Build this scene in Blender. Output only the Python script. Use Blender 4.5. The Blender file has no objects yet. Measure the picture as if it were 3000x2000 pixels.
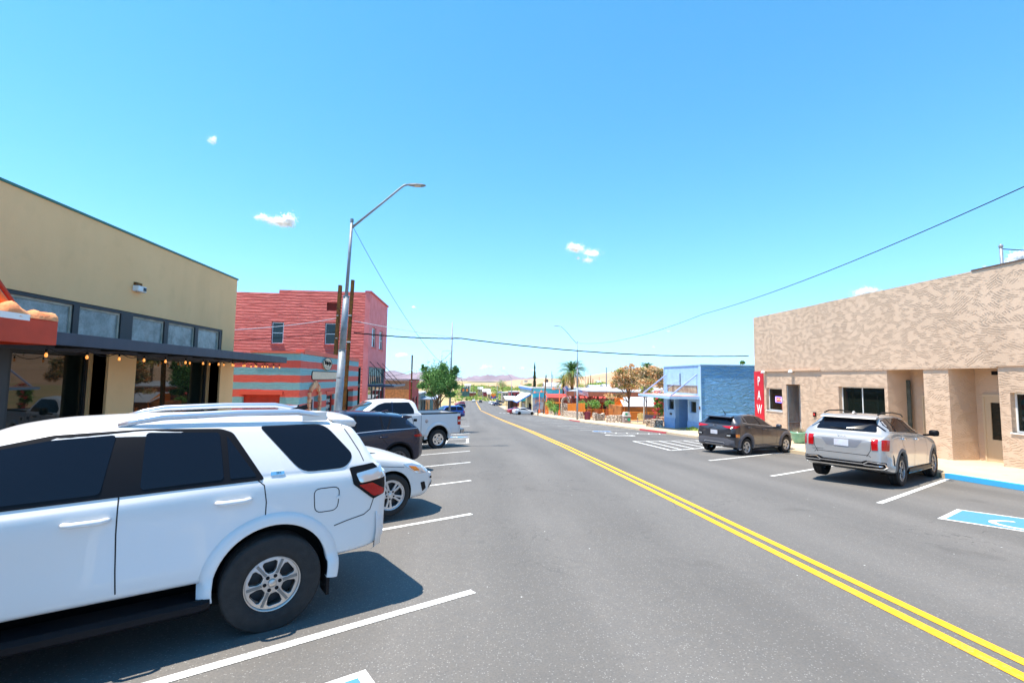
import bpy, bmesh, math, random
from math import sin, cos, pi, radians
from mathutils import Vector, Matrix, noise
from mathutils.bvhtree import BVHTree
from mathutils.geometry import delaunay_2d_cdt, intersect_line_plane
scene = bpy.context.scene
COL = scene.collection
random.seed(7)
# ------------------------------------------------------------------ camera
FPX = 1400.0; PITCH = radians(4.4); YAW = radians(5.0); ROLL = radians(0.77); EYE = Vector((0, 0, 1.94))
fwd = Vector((sin(YAW)*cos(PITCH), cos(YAW)*cos(PITCH), sin(PITCH)))
r0 = Vector((cos(YAW), -sin(YAW), 0)); u0 = r0.cross(fwd)
rgt = r0*cos(ROLL)+u0*sin(ROLL); upv = u0*cos(ROLL)-r0*sin(ROLL)
cam_d = bpy.data.cameras.new('camera'); cam = bpy.data.objects.new('camera', cam_d); COL.objects.link(cam)
cam_d.sensor_width = 36; cam_d.lens = FPX/3000*36; cam_d.clip_start = .05; cam_d.clip_end = 40000
cam.matrix_world = Matrix(((rgt.x, upv.x, -fwd.x, EYE.x), (rgt.y, upv.y, -fwd.y, EYE.y), (rgt.z, upv.z, -fwd.z, EYE.z), (0, 0, 0, 1)))
scene.camera = cam
# survey helpers: turn a sight line of the photograph into a point on a known plane of the place
def sight(px, py): return fwd+rgt*((px-1500)/FPX)-upv*((py-1000)/FPX)
def atx(px, py, x): d = sight(px, py); return EYE+d*(x/d.x)
def aty(px, py, y): d = sight(px, py); return EYE+d*(y/d.y)
YK = [(-60, 2.4), (0, 0), (10, -.43), (20, -.90), (31, -1.5), (55, -2.95), (90, -4.95), (161, -8.95), (280, -12.), (420, -13.5), (4000, -30)]
CK = [(-8, -.14), (-5.5, -.12), (0, 0), (4, .05), (9, -.05), (13.5, -.1), (20, -.1)]
def itp(K, v):
    if v <= K[0][0]: a, b = K[0], K[1]
    elif v >= K[-1][0]: a, b = K[-2], K[-1]
    else:
        for a, b in zip(K, K[1:]):
            if v <= b[0]: break
    return a[1]+(b[1]-a[1])*(v-a[0])/(b[0]-a[0])
def itc(K, v):
    v = min(max(v, K[0][0]), K[-1][0]); return itp(K, v)
def sm(K, v):   # monotone-ish smooth interpolation (cosine free hermite)
    n = len(K)
    if v <= K[0][0]: return K[0][1]
    if v >= K[-1][0]: return K[-1][1]
    for i in range(n-1):
        if v <= K[i+1][0]: break
    x0, y0 = K[i]; x1, y1 = K[i+1]; h = x1-x0; d = (y1-y0)/h
    def slope(j):
        if j <= 0 or j >= n-1: return None
        a = (K[j][1]-K[j-1][1])/(K[j][0]-K[j-1][0]); b = (K[j+1][1]-K[j][1])/(K[j+1][0]-K[j][0])
        if a*b <= 0: return 0
        return 2*a*b/(a+b)
    m0 = slope(i); m1 = slope(i+1)
    if m0 is None: m0 = d
    if m1 is None: m1 = d
    t = (v-x0)/h
    return (2*t**3-3*t*t+1)*y0+(t**3-2*t*t+t)*h*m0+(-2*t**3+3*t*t)*y1+(t**3-t*t)*h*m1
def gz(x, y):
    c = .12 if False else 0
    return itp(YK, y)+itc(CK, x)
def gnd(px, py, dz=0):
    d = sight(px, py); t = .5
    while t < 900:
        p = EYE+d*t
        if p.z < gz(p.x, p.y)+dz: break
        t *= 1.004
    lo, hi = t/1.004, t
    for _ in range(25):
        m = (lo+hi)/2; p = EYE+d*m
        if p.z < gz(p.x, p.y)+dz: hi = m
        else: lo = m
    return EYE+d*hi
# ------------------------------------------------------------------ materials
MATS = {}
def srgb(h):
    h = h.lstrip('#'); r = []
    for i in (0, 2, 4):
        v = int(h[i:i+2], 16)/255; r.append(v/12.92 if v <= .04045 else ((v+.055)/1.055)**2.4)
    return tuple(r)
def mat(name, col, rough=.6, metal=0, spec=.5, var=0, vscale=4, bump=0, bscale=40, coat=0, alpha=1, emit=None, estr=0, col2=None, detail=4, trans=0, ior=1.45, bdist=.01):
    if name in MATS: return MATS[name]
    m = bpy.data.materials.new(name); m.use_nodes = True; nt = m.node_tree; b = nt.nodes['Principled BSDF']
    if isinstance(col, str): col = srgb(col)
    if isinstance(col2, str): col2 = srgb(col2)
    b.inputs['Base Color'].default_value = (*col, 1); b.inputs['Roughness'].default_value = rough
    b.inputs['Metallic'].default_value = metal; b.inputs['Specular IOR Level'].default_value = spec
    b.inputs['Coat Weight'].default_value = coat; b.inputs['Coat Roughness'].default_value = .04
    b.inputs['IOR'].default_value = ior
    if trans: b.inputs['Transmission Weight'].default_value = trans
    if emit: b.inputs['Emission Color'].default_value = (*emit, 1); b.inputs['Emission Strength'].default_value = estr
    if var or bump or col2:
        tc = nt.nodes.new('ShaderNodeTexCoord')
    if var or col2:
        n = nt.nodes.new('ShaderNodeTexNoise'); n.inputs['Scale'].default_value = vscale; n.inputs['Detail'].default_value = detail
        nt.links.new(tc.outputs['Object'], n.inputs['Vector'])
        mx = nt.nodes.new('ShaderNodeMix'); mx.data_type = 'RGBA'
        c2 = col2 or tuple(max(0, c*(1-var)) for c in col); c1 = col if col2 else tuple(min(1, c*(1+var*.6)) for c in col)
        mx.inputs['A'].default_value = (*c1, 1); mx.inputs['B'].default_value = (*c2, 1)
        mr = nt.nodes.new('ShaderNodeMapRange'); mr.inputs['From Min'].default_value = .3; mr.inputs['From Max'].default_value = .7
        nt.links.new(n.outputs['Fac'], mr.inputs['Value']); nt.links.new(mr.outputs['Result'], mx.inputs['Factor'])
        nt.links.new(mx.outputs['Result'], b.inputs['Base Color'])
    if bump:
        n2 = nt.nodes.new('ShaderNodeTexNoise'); n2.inputs['Scale'].default_value = bscale; n2.inputs['Detail'].default_value = 3
        nt.links.new(tc.outputs['Object'], n2.inputs['Vector'])
        bp = nt.nodes.new('ShaderNodeBump'); bp.inputs['Strength'].default_value = bump; bp.inputs['Distance'].default_value = bdist
        nt.links.new(n2.outputs['Fac'], bp.inputs['Height']); nt.links.new(bp.outputs['Normal'], b.inputs['Normal'])
    MATS[name] = m; return m
class NT:
    """small helper to write node materials"""
    def __init__(s, name):
        s.m = bpy.data.materials.new(name); s.m.use_nodes = True; s.t = s.m.node_tree; s.b = s.t.nodes['Principled BSDF']; MATS[name] = s.m
        s.tc = s.t.nodes.new('ShaderNodeTexCoord')
    def n(s, typ, ins=None, **kw):
        nd = s.t.nodes.new('ShaderNode'+typ)
        for k, v in kw.items(): setattr(nd, k, v)
        for k, v in (ins or {}).items():
            i = nd.inputs[k]
            if isinstance(v, bpy.types.NodeSocket): s.t.links.new(v, i)
            else: i.default_value = v
        return nd
    def l(s, a, b): s.t.links.new(a, b)
    def math(s, op, a, b=0.0, c=0.0, clamp=False):
        nd = s.n('Math', {0: a, 1: b, 2: c}, operation=op); nd.use_clamp = clamp; return nd.outputs[0]
    def mix(s, f, a, b):
        nd = s.t.nodes.new('ShaderNodeMix'); nd.data_type = 'RGBA'
        for k, v in (('Factor', f), ('A', a), ('B', b)):
            i = nd.inputs[k]
            if isinstance(v, bpy.types.NodeSocket): s.l(v, i)
            elif k == 'Factor': i.default_value = v
            else: i.default_value = (*v, 1)
        return nd.outputs['Result']
    def noise(s, scale, detail=3, vec=None, rough=.5, dist=0):
        return s.n('TexNoise', {'Vector': vec or s.tc.outputs['Object'], 'Scale': scale, 'Detail': detail, 'Roughness': rough, 'Distortion': dist}).outputs['Fac']
    def rng(s, v, a, b, c=0., d=1.):
        return s.n('MapRange', {'Value': v, 'From Min': a, 'From Max': b, 'To Min': c, 'To Max': d}).outputs['Result']
    def bump(s, h, strength=.5, dist=.02):
        o = s.n('Bump', {'Height': h, 'Strength': strength, 'Distance': dist}).outputs['Normal']; s.l(o, s.b.inputs['Normal'])
    def base(s, c): s.l(c, s.b.inputs['Base Color'])
# ------------------------------------------------------------------ mesh building
def newell(vs, f):
    n = Vector((0, 0, 0))
    for i in range(len(f)):
        a = vs[f[i]]; b = vs[f[(i+1) % len(f)]]
        n += Vector(((a[1]-b[1])*(a[2]+b[2]), (a[2]-b[2])*(a[0]+b[0]), (a[0]-b[0])*(a[1]+b[1])))
    return n
class MB:
    def __init__(s): s.v = []; s.f = []; s.mi = []; s.cur = 0
    def face(s, idx): s.f.append(tuple(idx)); s.mi.append(s.cur)
    def quad(s, a, b, c, d): k = len(s.v); s.v += [tuple(a), tuple(b), tuple(c), tuple(d)]; s.face((k, k+1, k+2, k+3)); return s
    def poly(s, pts): k = len(s.v); s.v += [tuple(p) for p in pts]; s.face(range(k, k+len(pts))); return s
    def box(s, x0, x1, y0, y1, z0, z1):
        if x0 > x1: x0, x1 = x1, x0
        if y0 > y1: y0, y1 = y1, y0
        if z0 > z1: z0, z1 = z1, z0
        k = len(s.v)
        s.v += [(x, y, z) for z in (z0, z1) for y in (y0, y1) for x in (x0, x1)]
        for q in ((0, 2, 3, 1), (4, 5, 7, 6), (0, 1, 5, 4), (2, 6, 7, 3), (0, 4, 6, 2), (1, 3, 7, 5)): s.face([k+i for i in q])
        return s
    def cbox(s, c, size, ax=None, rz=0):
        """box by centre; optional rotation about z"""
        k = len(s.v); hx, hy, hz = [q/2 for q in size]
        for z in (-hz, hz):
            for y in (-hy, hy):
                for x in (-hx, hx):
                    s.v.append((c[0]+x*cos(rz)-y*sin(rz), c[1]+x*sin(rz)+y*cos(rz), c[2]+z))
        for q in ((0, 2, 3, 1), (4, 5, 7, 6), (0, 1, 5, 4), (2, 6, 7, 3), (0, 4, 6, 2), (1, 3, 7, 5)): s.face([k+i for i in q])
        return s
    def bar(s, a, b, w, h=None, up=(0, 0, 1)):
        a = Vector(a); b = Vector(b); d = (b-a).normalized(); h = h or w
        u = Vector(up); r = d.cross(u)
        if r.length < 1e-4: r = d.cross(Vector((0, 1, 0)))
        r.normalize(); u = r.cross(d)
        k = len(s.v)
        for p in (a, b):
            for i, j in ((-1, -1), (1, -1), (1, 1), (-1, 1)): s.v.append(tuple(p+r*(i*w/2)+u*(j*h/2)))
        for q in ((0, 3, 2, 1), (4, 5, 6, 7), (0, 1, 5, 4), (1, 2, 6, 5), (2, 3, 7, 6), (3, 0, 4, 7)): s.face([k+i for i in q])
        return s
    def tube(s, pts, r, seg=8, cap=True):
        pts = [Vector(p) for p in pts]; n = len(pts); rs = r if isinstance(r, (list, tuple)) else [r]*n
        k = len(s.v); prev = None
        for i, p in enumerate(pts):
            d = (pts[min(i+1, n-1)]-pts[max(i-1, 0)]).normalized()
            if prev is None:
                a = d.cross(Vector((0, 0, 1)))
                if a.length < .01: a = d.cross(Vector((1, 0, 0)))
                a.normalize()
            else:
                a = (prev-d*prev.dot(d)).normalized()
            prev = a; b = d.cross(a)
            for j in range(seg):
                t = 2*pi*j/seg; s.v.append(tuple(p+a*(rs[i]*cos(t))+b*(rs[i]*sin(t))))
        for i in range(n-1):
            for j in range(seg):
                s.face((k+i*seg+j, k+i*seg+(j+1) % seg, k+(i+1)*seg+(j+1) % seg, k+(i+1)*seg+j))
        if cap:
            s.face([k+j for j in range(seg)][::-1]); s.face([k+(n-1)*seg+j for j in range(seg)])
        return s
    def lathe(s, prof, c=(0, 0, 0), seg=24, axis='z', close=False):
        k = len(s.v); n = len(prof)
        for (r, h) in prof:
            for j in range(seg):
                t = 2*pi*j/seg
                if axis == 'z': p = (c[0]+r*cos(t), c[1]+r*sin(t), c[2]+h)
                else: p = (c[0]+r*cos(t), c[1]+h, c[2]+r*sin(t))
                s.v.append(p)
        for i in range(n-1):
            for j in range(seg):
                q = (k+i*seg+j, k+i*seg+(j+1) % seg, k+(i+1)*seg+(j+1) % seg, k+(i+1)*seg+j)
                s.face(q if axis == 'z' else q[::-1])
        if close:
            s.face([k+j for j in range(seg)][::-1] if axis == 'z' else [k+j for j in range(seg)])
            e = [k+(n-1)*seg+j for j in range(seg)]; s.face(e if axis == 'z' else e[::-1])
        return s
    def prism(s, poly, axis, a, b):
        """poly: 2d points; extruded along axis from a to b. axis x: poly=(y,z); y: (x,z); z: (x,y)"""
        n = len(poly); k = len(s.v)
        for t in (a, b):
            for (p, q) in poly: s.v.append({'x': (t, p, q), 'y': (p, t, q), 'z': (p, q, t)}[axis])
        s.face([k+i for i in range(n)][::-1]); s.face([k+n+i for i in range(n)])
        for i in range(n): s.face((k+i, k+(i+1) % n, k+n+(i+1) % n, k+n+i))
        return s
    def wall(s, axis, a, b, u0, u1, v0, v1, holes):
        """slab with rectangular openings. axis 'x': slab between x=a..b, u=y, v=z ; 'y': slab y=a..b, u=x"""
        us = sorted(set([u0, u1]+[h[0] for h in holes]+[h[1] for h in holes])); us = [u for u in us if u0 <= u <= u1]
        vs = sorted(set([v0, v1]+[h[2] for h in holes]+[h[3] for h in holes])); vs = [v for v in vs if v0 <= v <= v1]
        def solid(i, j):
            if i < 0 or j < 0 or i >= len(us)-1 or j >= len(vs)-1: return False
            cu = (us[i]+us[i+1])/2; cv = (vs[j]+vs[j+1])/2
            return not any(h[0] < cu < h[1] and h[2] < cv < h[3] for h in holes)
        P = (lambda t, u, v: (t, u, v)) if axis == 'x' else (lambda t, u, v: (u, t, v))
        for i in range(len(us)-1):
            for j in range(len(vs)-1):
                if not solid(i, j): continue
                A, B, Cc, D = us[i], us[i+1], vs[j], vs[j+1]
                for t in (a, b): s.quad(P(t, A, Cc), P(t, B, Cc), P(t, B, D), P(t, A, D))
                if not solid(i-1, j): s.quad(P(a, A, Cc), P(b, A, Cc), P(b, A, D), P(a, A, D))
                if not solid(i+1, j): s.quad(P(a, B, Cc), P(b, B, Cc), P(b, B, D), P(a, B, D))
                if not solid(i, j-1): s.quad(P(a, A, Cc), P(b, A, Cc), P(b, B, Cc), P(a, B, Cc))
                if not solid(i, j+1): s.quad(P(a, A, D), P(b, A, D), P(b, B, D), P(a, B, D))
        return s
    def build(s, name, m, parent=None, world=True, smooth=False, fix=True, bevel=0, weld=False):
        me = bpy.data.meshes.new(name)
        vs = s.v
        if parent is not None and world:
            inv = parent.matrix_basis.inverted()
            if parent.parent: inv = (parent.parent.matrix_basis @ parent.matrix_basis).inverted()
            vs = [tuple(inv @ Vector(p)) for p in vs]
        me.from_pydata(vs, [], s.f); me.update()
        ms = m if isinstance(m, (list, tuple)) else [m]
        for q in ms: me.materials.append(q)
        if len(ms) > 1: me.polygons.foreach_set('material_index', s.mi)
        if fix or weld or bevel:
            bm = bmesh.new(); bm.from_mesh(me)
            if weld or bevel: bmesh.ops.remove_doubles(bm, verts=bm.verts, dist=1e-5)
            bmesh.ops.recalc_face_normals(bm, faces=bm.faces)
            if bevel:
                es = [e for e in bm.edges if len(e.link_faces) == 2 and e.calc_face_angle(0) > .6]
                bmesh.ops.bevel(bm, geom=es, offset=bevel, segments=2, affect='EDGES', profile=.5, clamp_overlap=True)
            bm.to_mesh(me); bm.free()
        if smooth: me.polygons.foreach_set('use_smooth', [True]*len(me.polygons))
        o = bpy.data.objects.new(name, me); COL.objects.link(o)
        if parent is not None: o.parent = parent
        return o
def tag(o, label=None, cat=None, group=None, kind=None):
    if label: o['label'] = label
    if cat: o['category'] = cat
    if group: o['group'] = group
    if kind: o['kind'] = kind
    return o
def thing(name, label, cat, loc=(0, 0, 0), rz=0, group=None):
    o = bpy.data.objects.new(name, None); COL.objects.link(o); o.empty_display_size = .2
    o.matrix_basis = Matrix.Translation(Vector(loc)) @ Matrix.Rotation(rz, 4, 'Z')
    return tag(o, label, cat, group)
def copy_tree(o, parent=None):
    c = o.copy(); COL.objects.link(c)
    if parent is not None: c.parent = parent
    for ch in list(o.children): copy_tree(ch, c)
    return c
def struct(o): o['kind'] = 'structure'; return o
def text_mesh(txt, size, m, name, parent=None, mw=None, extrude=.004, bold=0, sx=1, align='CENTER'):
    c = bpy.data.curves.new('lettering', 'FONT'); c.body = txt; c.size = size; c.extrude = extrude; c.offset = bold
    c.align_x = align; c.align_y = 'CENTER'; c.resolution_u = 3
    t = bpy.data.objects.new('lettering', c); COL.objects.link(t)
    bpy.context.view_layer.update()
    me = bpy.data.meshes.new_from_object(t.evaluated_get(bpy.context.evaluated_depsgraph_get()))
    bpy.data.objects.remove(t)
    me.materials.clear(); me.materials.append(m)
    M = (mw or Matrix.Identity(4)) @ Matrix.Diagonal((sx, 1, 1, 1))
    if parent is not None:
        pm = parent.matrix_basis if not parent.parent else parent.parent.matrix_basis @ parent.matrix_basis
        M = pm.inverted() @ M
    me.transform(M); me.update()
    o = bpy.data.objects.new(name, me); COL.objects.link(o)
    if parent is not None: o.parent = parent
    return o
def frame_mat(org, xdir, ydir):
    x = Vector(xdir).normalized(); y = Vector(ydir).normalized(); z = x.cross(y)
    return Matrix(((x.x, y.x, z.x, org[0]), (x.y, y.y, z.y, org[1]), (x.z, y.z, z.z, org[2]), (0, 0, 0, 1)))
def rpoly(pts, r, seg=4):
    out = []; n = len(pts)
    for i in range(n):
        p = Vector(pts[i][:2]); a = Vector(pts[i-1][:2]); b = Vector(pts[(i+1) % n][:2])
        ri = pts[i][2] if len(pts[i]) > 2 else r
        da = (a-p); db = (b-p); q = min(ri, da.length*.45, db.length*.45)
        A = p+da.normalized()*q; B = p+db.normalized()*q
        for k in range(seg+1):
            t = k/seg; out.append(tuple(A*(1-t)**2+p*2*t*(1-t)+B*t*t))
    return out
# ------------------------------------------------------------------ cars
def glossy_glass(name, col=(.006, .007, .012)): return mat(name, col, rough=.03, spec=.4)
M_GLASS = glossy_glass('tinted_glass'); M_GLASS2 = mat('clear_car_glass', (.03, .06, .07), rough=.03, spec=.9, coat=.6)
M_BLK = mat('black_trim', (.008, .008, .010), rough=.4, spec=.15); M_RUB = mat('tyre_rubber', (.022, .021, .021), rough=.8, var=.25, vscale=20, bump=.3, bscale=120)
M_CHR = mat('chrome', (.75, .76, .78), rough=.08, metal=1); M_WELL = mat('wheel_well_black', (.006, .006, .006), rough=.9)
M_RED = mat('red_lens', (.42, .002, .004), rough=.2, coat=.3, spec=.5); M_AMB = mat('amber_lens', (.9, .22, .01), rough=.12, coat=1)
M_CLR = mat('clear_lens', (.55, .58, .6), rough=.08, coat=1, metal=.5); M_GAP = mat('panel_gap', (.02, .02, .022), rough=.9)
M_SIL = mat('alloy_silver', (.55, .56, .58), rough=.3, metal=.75); M_DSIL = mat('alloy_dark', (.12, .12, .13), rough=.35, metal=.7)
M_DISC = mat('brake_dark', (.05, .05, .055), rough=.5, metal=.4)
def chaikin(p, n=2):
    for _ in range(n):
        q = [p[0]]
        for a, b in zip(p, p[1:]):
            q.append((a[0]*.75+b[0]*.25, a[1]*.75+b[1]*.25)); q.append((a[0]*.25+b[0]*.75, a[1]*.25+b[1]*.75))
        q.append(p[-1]); p = q
    return p
class Car:
    """body in car coordinates: x forward (0 at the rear axle), y left, z up"""
    def __init__(s, name, label, loc, heading, paint, sp, group=None, slope=None, cat='car'):
        s.sp = sp
        s.root = thing(name, label, cat, loc, 0, group)
        # heading: direction of travel measured clockwise from +Y
        h = Vector((sin(heading), cos(heading), 0))
        if slope is None:
            L = sp['wb']; rr = Vector(loc)
            g0 = gz(rr.x, rr.y); g1 = gz(rr.x+h.x*L, rr.y+h.y*L); h.z = (g1-g0)/L
        else: h.z = slope
        h.normalize(); left = Vector((0, 0, 1)).cross(h).normalized(); up = h.cross(left)
        s.root.matrix_basis = Matrix(((h.x, left.x, up.x, loc[0]), (h.y, left.y, up.y, loc[1]), (h.z, left.z, up.z, loc[2]), (0, 0, 0, 1)))
        s.paint = paint; s.body_mesh()
    def section(s, X):
        sp = s.sp; g = lambda k, d=None: sm(sp[k], X) if k in sp else d
        zt = g('zt'); zl = g('zl'); w = g('w'); zb = min(g('zb'), zt-.02); wt = min(g('wt'), w*.97)
        k = max(.01, min(.08, (zt-zb)*.3)); zr = zt-k; zm = sp.get('zm', .62); zm = min(zm, zb-.15)
        bulge = sp.get('bulge', .0)
        th = sp.get('th', .93)   # half width at glass foot relative to w
        pts = [(0, zl+.02), (w*.8, zl+.02), (w*.93, zl+.02), (w*(.985+bulge*1.6), zl+.1), (w*(.985+bulge), (zl+.1+zm)/2), (w, zm), (w*.99, zm+(zb-zm)*.6), (w*.972, zb-.035), (w*.95, zb+.0)]
        if zt-zb > .2:
            a = (w*th, zb+.03); b = (wt, zr)
            pts += [a, ((a[0]*.62+b[0]*.38)+.012, a[1]*.62+b[1]*.38), ((a[0]*.2+b[0]*.8)+.008, a[1]*.2+b[1]*.8), b]
        else:
            f = max(0, min(1, (zt-zb)/.2)); a = (w*th*f+w*.94*(1-f), zb+.03*f+.002); b = (min(wt, w*.9), max(zr, zb+.004))
            pts += [a, (a[0]*.62+b[0]*.38, a[1]*.62+b[1]*.38), (a[0]*.2+b[0]*.8, a[1]*.2+b[1]*.8), b]
        pts += [(b[0]*.9, b[1]+(zt-b[1])*.45), (b[0]*.62, b[1]+(zt-b[1])*.82), (b[0]*.3, zt-.003), (0, zt)]
        return chaikin(pts, 2)
    def body_mesh(s):
        sp = s.sp; x0, x1 = sp['x0'], sp['x1']
        xs = []
        n = sp.get('n', 90)
        for i in range(n+1):
            t = i/n; t = t-.055*sin(2*pi*t)*1.8/1.0*0.8  # denser at both ends
            xs.append(x0+(x1-x0)*t)
        rings = []
        for X in xs:
            h = s.section(X)
            rings.append([(X, y, z) for (y, z) in h]+[(X, -y, z) for (y, z) in h[-2:0:-1]])
        def capring(ring, dx, f, zf):
            zc = sum(p[2] for p in ring)/len(ring)
            return [(p[0]+dx, p[1]*f, zc+(p[2]-zc)*zf) for p in ring]
        e = sp.get('endround', .03)
        a = rings[0]; b = rings[-1]
        pre = [capring(a, -e*1.6, .0, .0), capring(a, -e*1.55, .5, .55), capring(a, -e*1.2, .88, .9), capring(a, -e*.7, .96, .965)]
        post = [capring(b, e*.7, .96, .965), capring(b, e*1.2, .88, .9), capring(b, e*1.55, .5, .55), capring(b, e*1.6, 0., 0.)]
        rings = pre[1:]+rings+post[:-1]; N = len(rings[0])
        m = MB()
        for r in rings: m.v += r
        for i in range(len(rings)-1):
            for j in range(N): m.face((i*N+j, i*N+(j+1) % N, (i+1)*N+(j+1) % N, (i+1)*N+j))
        ca = len(m.v); m.v.append(pre[0][0]); cb = len(m.v); m.v.append(post[-1][0]); last = (len(rings)-1)*N
        for j in range(N): m.face((ca, (j+1) % N, j)); m.face((cb, last+j, last+(j+1) % N))
        o = m.build(sp.get('body_name', 'body'), s.paint, s.root, world=False, smooth=True)
        s.full = BVHTree.FromPolygons([v.co.copy() for v in o.data.vertices], [tuple(p.vertices) for p in o.data.polygons])
        # wheel arches
        wmax = max(k[1] for k in sp['w'])
        cut = MB()
        for ax in (0, sp['wb']):
            R = sp['arch']; zc = sp['rt']+sp.get('archup', .02)
            for sg in (-1, 1):
                ya, yb = sg*(wmax-.36), sg*(wmax+.3)
                prof = [(ax+R*cos(t), max(zc+R*sin(t), -.2)) for t in [2*pi*k/40 for k in range(40)]]
                cut.prism(prof, 'y', min(ya, yb), max(ya, yb))
        for bx in sp.get('cutboxes', []): cut.box(*bx)
        c = cut.build('cut', s.paint, world=False)
        c.matrix_basis = s.root.matrix_basis.copy(); o.matrix_basis = Matrix.Identity(4)
        bpy.context.view_layer.update()
        md = o.modifiers.new('b', 'BOOLEAN'); md.object = c; md.operation = 'DIFFERENCE'; md.solver = 'EXACT'
        bpy.context.view_layer.update()
        me = bpy.data.meshes.new_from_object(o.evaluated_get(bpy.context.evaluated_depsgraph_get()))
        o.modifiers.clear(); old = o.data
        if len(me.polygons) > 50: o.data = me
        bpy.data.objects.remove(c)
        me.name = sp.get('body_name', 'body')
        try: me.set_sharp_from_angle(angle=radians(38))
        except Exception: pass
        s.body = o
        # dark liners of the wheel wells
        w = MB()
        for ax in (0, sp['wb']):
            R = sp['arch']-.004; zc = sp['rt']+sp.get('archup', .02)
            for sg in (-1, 1):
                ya, yb = sg*(wmax-.355), sg*(wmax-.05)
                k = len(w.v); nn = 25
                for t in [(-.12+1.24*i/nn)*pi for i in range(nn+1)]:
                    for y in (ya, yb): w.v.append((ax+R*cos(t), y, zc+R*sin(t)))
                for i in range(nn): w.face((k+2*i, k+2*i+1, k+2*i+3, k+2*i+2))
                w.poly([(ax+R*cos(t), ya, zc+R*sin(t)) for t in [(-.12+1.24*i/nn)*pi for i in range(nn+1)]])
        w.box(.35, sp['wb']-.35, -wmax+.3, wmax-.3, sp['rt']*.55, sp['rt']*.8)
        w.build('wheel_well', M_WELL, s.root, world=False, fix=False)
    # ---- projected patches
    def hit(s, side, a, b):
        if side in 'LR': sg = 1 if side == 'L' else -1; o = Vector((a, sg*3, b)); d = Vector((0, -sg, 0))
        elif side == 'B': o = Vector((-4, a, b)); d = Vector((1, 0, 0))
        elif side == 'F': o = Vector((9, a, b)); d = Vector((-1, 0, 0))
        else: o = Vector((a, b, 4)); d = Vector((0, 0, -1))
        p, n, i, t = s.full.ray_cast(o, d)
        if p is None: return None, None
        if n.dot(d) > 0: n = -n
        return p, n
    def patch(s, name, side, poly, m, off=.004, dens=.06, parent=None, r=0, thick=.012, rad=None):
        if rad is not None: poly = rpoly(poly, rad)
        pts = []
        for i in range(len(poly)):
            a = Vector(poly[i]); b = Vector(poly[(i+1) % len(poly)]); k = max(1, int((b-a).length/dens))
            for j in range(k): pts.append(a.lerp(b, j/k))
        n = len(pts); xs = [p.x for p in pts]; ys = [p.y for p in pts]
        inner = []; x = min(xs)+dens*.7
        while x < max(xs):
            y = min(ys)+dens*.7
            while y < max(ys):
                inside = False; j = n-1
                for i in range(n):
                    if (ys[i] > y) != (ys[j] > y) and x < (xs[j]-xs[i])*(y-ys[i])/(ys[j]-ys[i])+xs[i]: inside = not inside
                    j = i
                if inside and min((Vector((x, y))-p).length for p in pts) > dens*.4: inner.append(Vector((x, y)))
                y += dens
            x += dens
        r2 = delaunay_2d_cdt(pts+inner, [], [list(range(n))], 1, 1e-5)
        V, _, F = r2[0], r2[1], r2[2]
        k = len(V); top = []; bot = []; lastn = None
        for p in V:
            q, nn = s.hit(side, p.x, p.y)
            if q is None:
                if top: q = Vector(top[-1]); nn = lastn or Vector((0, 0, 1))
                else: q = Vector((p.x, 0, p.y)); nn = Vector((0, 1, 0))
            lastn = nn
            top.append(tuple(q+nn*off)); bot.append(tuple(q-nn*thick))
        mb = MB(); mb.v = top+bot
        ed = {}
        for f in F:
            mb.face(tuple(f))
            for i in range(len(f)):
                e = (f[i], f[(i+1) % len(f)]); ed[e] = 1
        for (a, b) in list(ed):
            if (b, a) not in ed: mb.face((b, a, a+k, b+k))
        o = mb.build(name, m, parent or s.root, world=False, smooth=False)
        if parent is not None and parent is not s.root: pass
        o.data.polygons.foreach_set('use_smooth', [True]*len(o.data.polygons))
        try: o.data.set_sharp_from_angle(angle=radians(35))
        except Exception: pass
        return o
    def ribbon(s, name, side, line, m=None, w=.007, off=.0018, parent=None, closed=False, mb=None, dens=.05):
        own = mb is None; mb = mb or MB()
        L = [Vector(p) for p in line]
        if closed: L.append(L[0])
        P = []
        for a, b in zip(L, L[1:]):
            k = max(1, int((b-a).length/dens)); P += [a.lerp(b, j/k) for j in range(k)]
        P.append(L[-1]); prev = None
        for i, p in enumerate(P):
            d = (P[min(i+1, len(P)-1)]-P[max(i-1, 0)]).normalized(); t = Vector((-d.y, d.x))*w/2
            A, na = s.hit(side, p.x+t.x, p.y+t.y); B, nb = s.hit(side, p.x-t.x, p.y-t.y)
            if A is None or B is None: prev = None; continue
            A = A+na*off; B = B+nb*off
            k = len(mb.v); mb.v += [tuple(A), tuple(B)]
            if prev is not None: mb.face((prev, prev+1, k+1, k))
            prev = k
        if own: return mb.build(name, m, parent or s.root, world=False, fix=False)
    def arc_lip(s, name, m, ax, R0, R1, off, side, a0=-.05, a1=1.05, parent=None, drop=0):
        """flared wheel arch moulding"""
        zc = s.sp['rt']+s.sp.get('archup', .02); mb = MB(); n = 36; prof = [(R0, -.05), (R0, off*.9), (R0+.012, off), ((R0+R1)/2, off), (R1-.015, off*.6), (R1, -.002)]
        sg = 1 if side == 'L' else -1
        for i in range(n+1):
            t = pi*(a0+(a1-a0)*i/n)
            base = None
            for (r, o) in prof:
                q, nn = s.hit(side, ax+max(r, s.sp['arch']+.0)*cos(t), max(zc+max(r, s.sp['arch'])*sin(t), .2))
                if q is None: y = base if base is not None else sg*.9
                else: y = q.y; base = y
                mb.v.append((ax+r*cos(t), y+sg*o, zc+r*sin(t)))
        P = len(prof)
        for i in range(n):
            for j in range(P-1): mb.face((i*P+j, i*P+j+1, (i+1)*P+j+1, (i+1)*P+j))
        return mb.build(name, m, parent or s.root, world=False, smooth=True)
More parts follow.
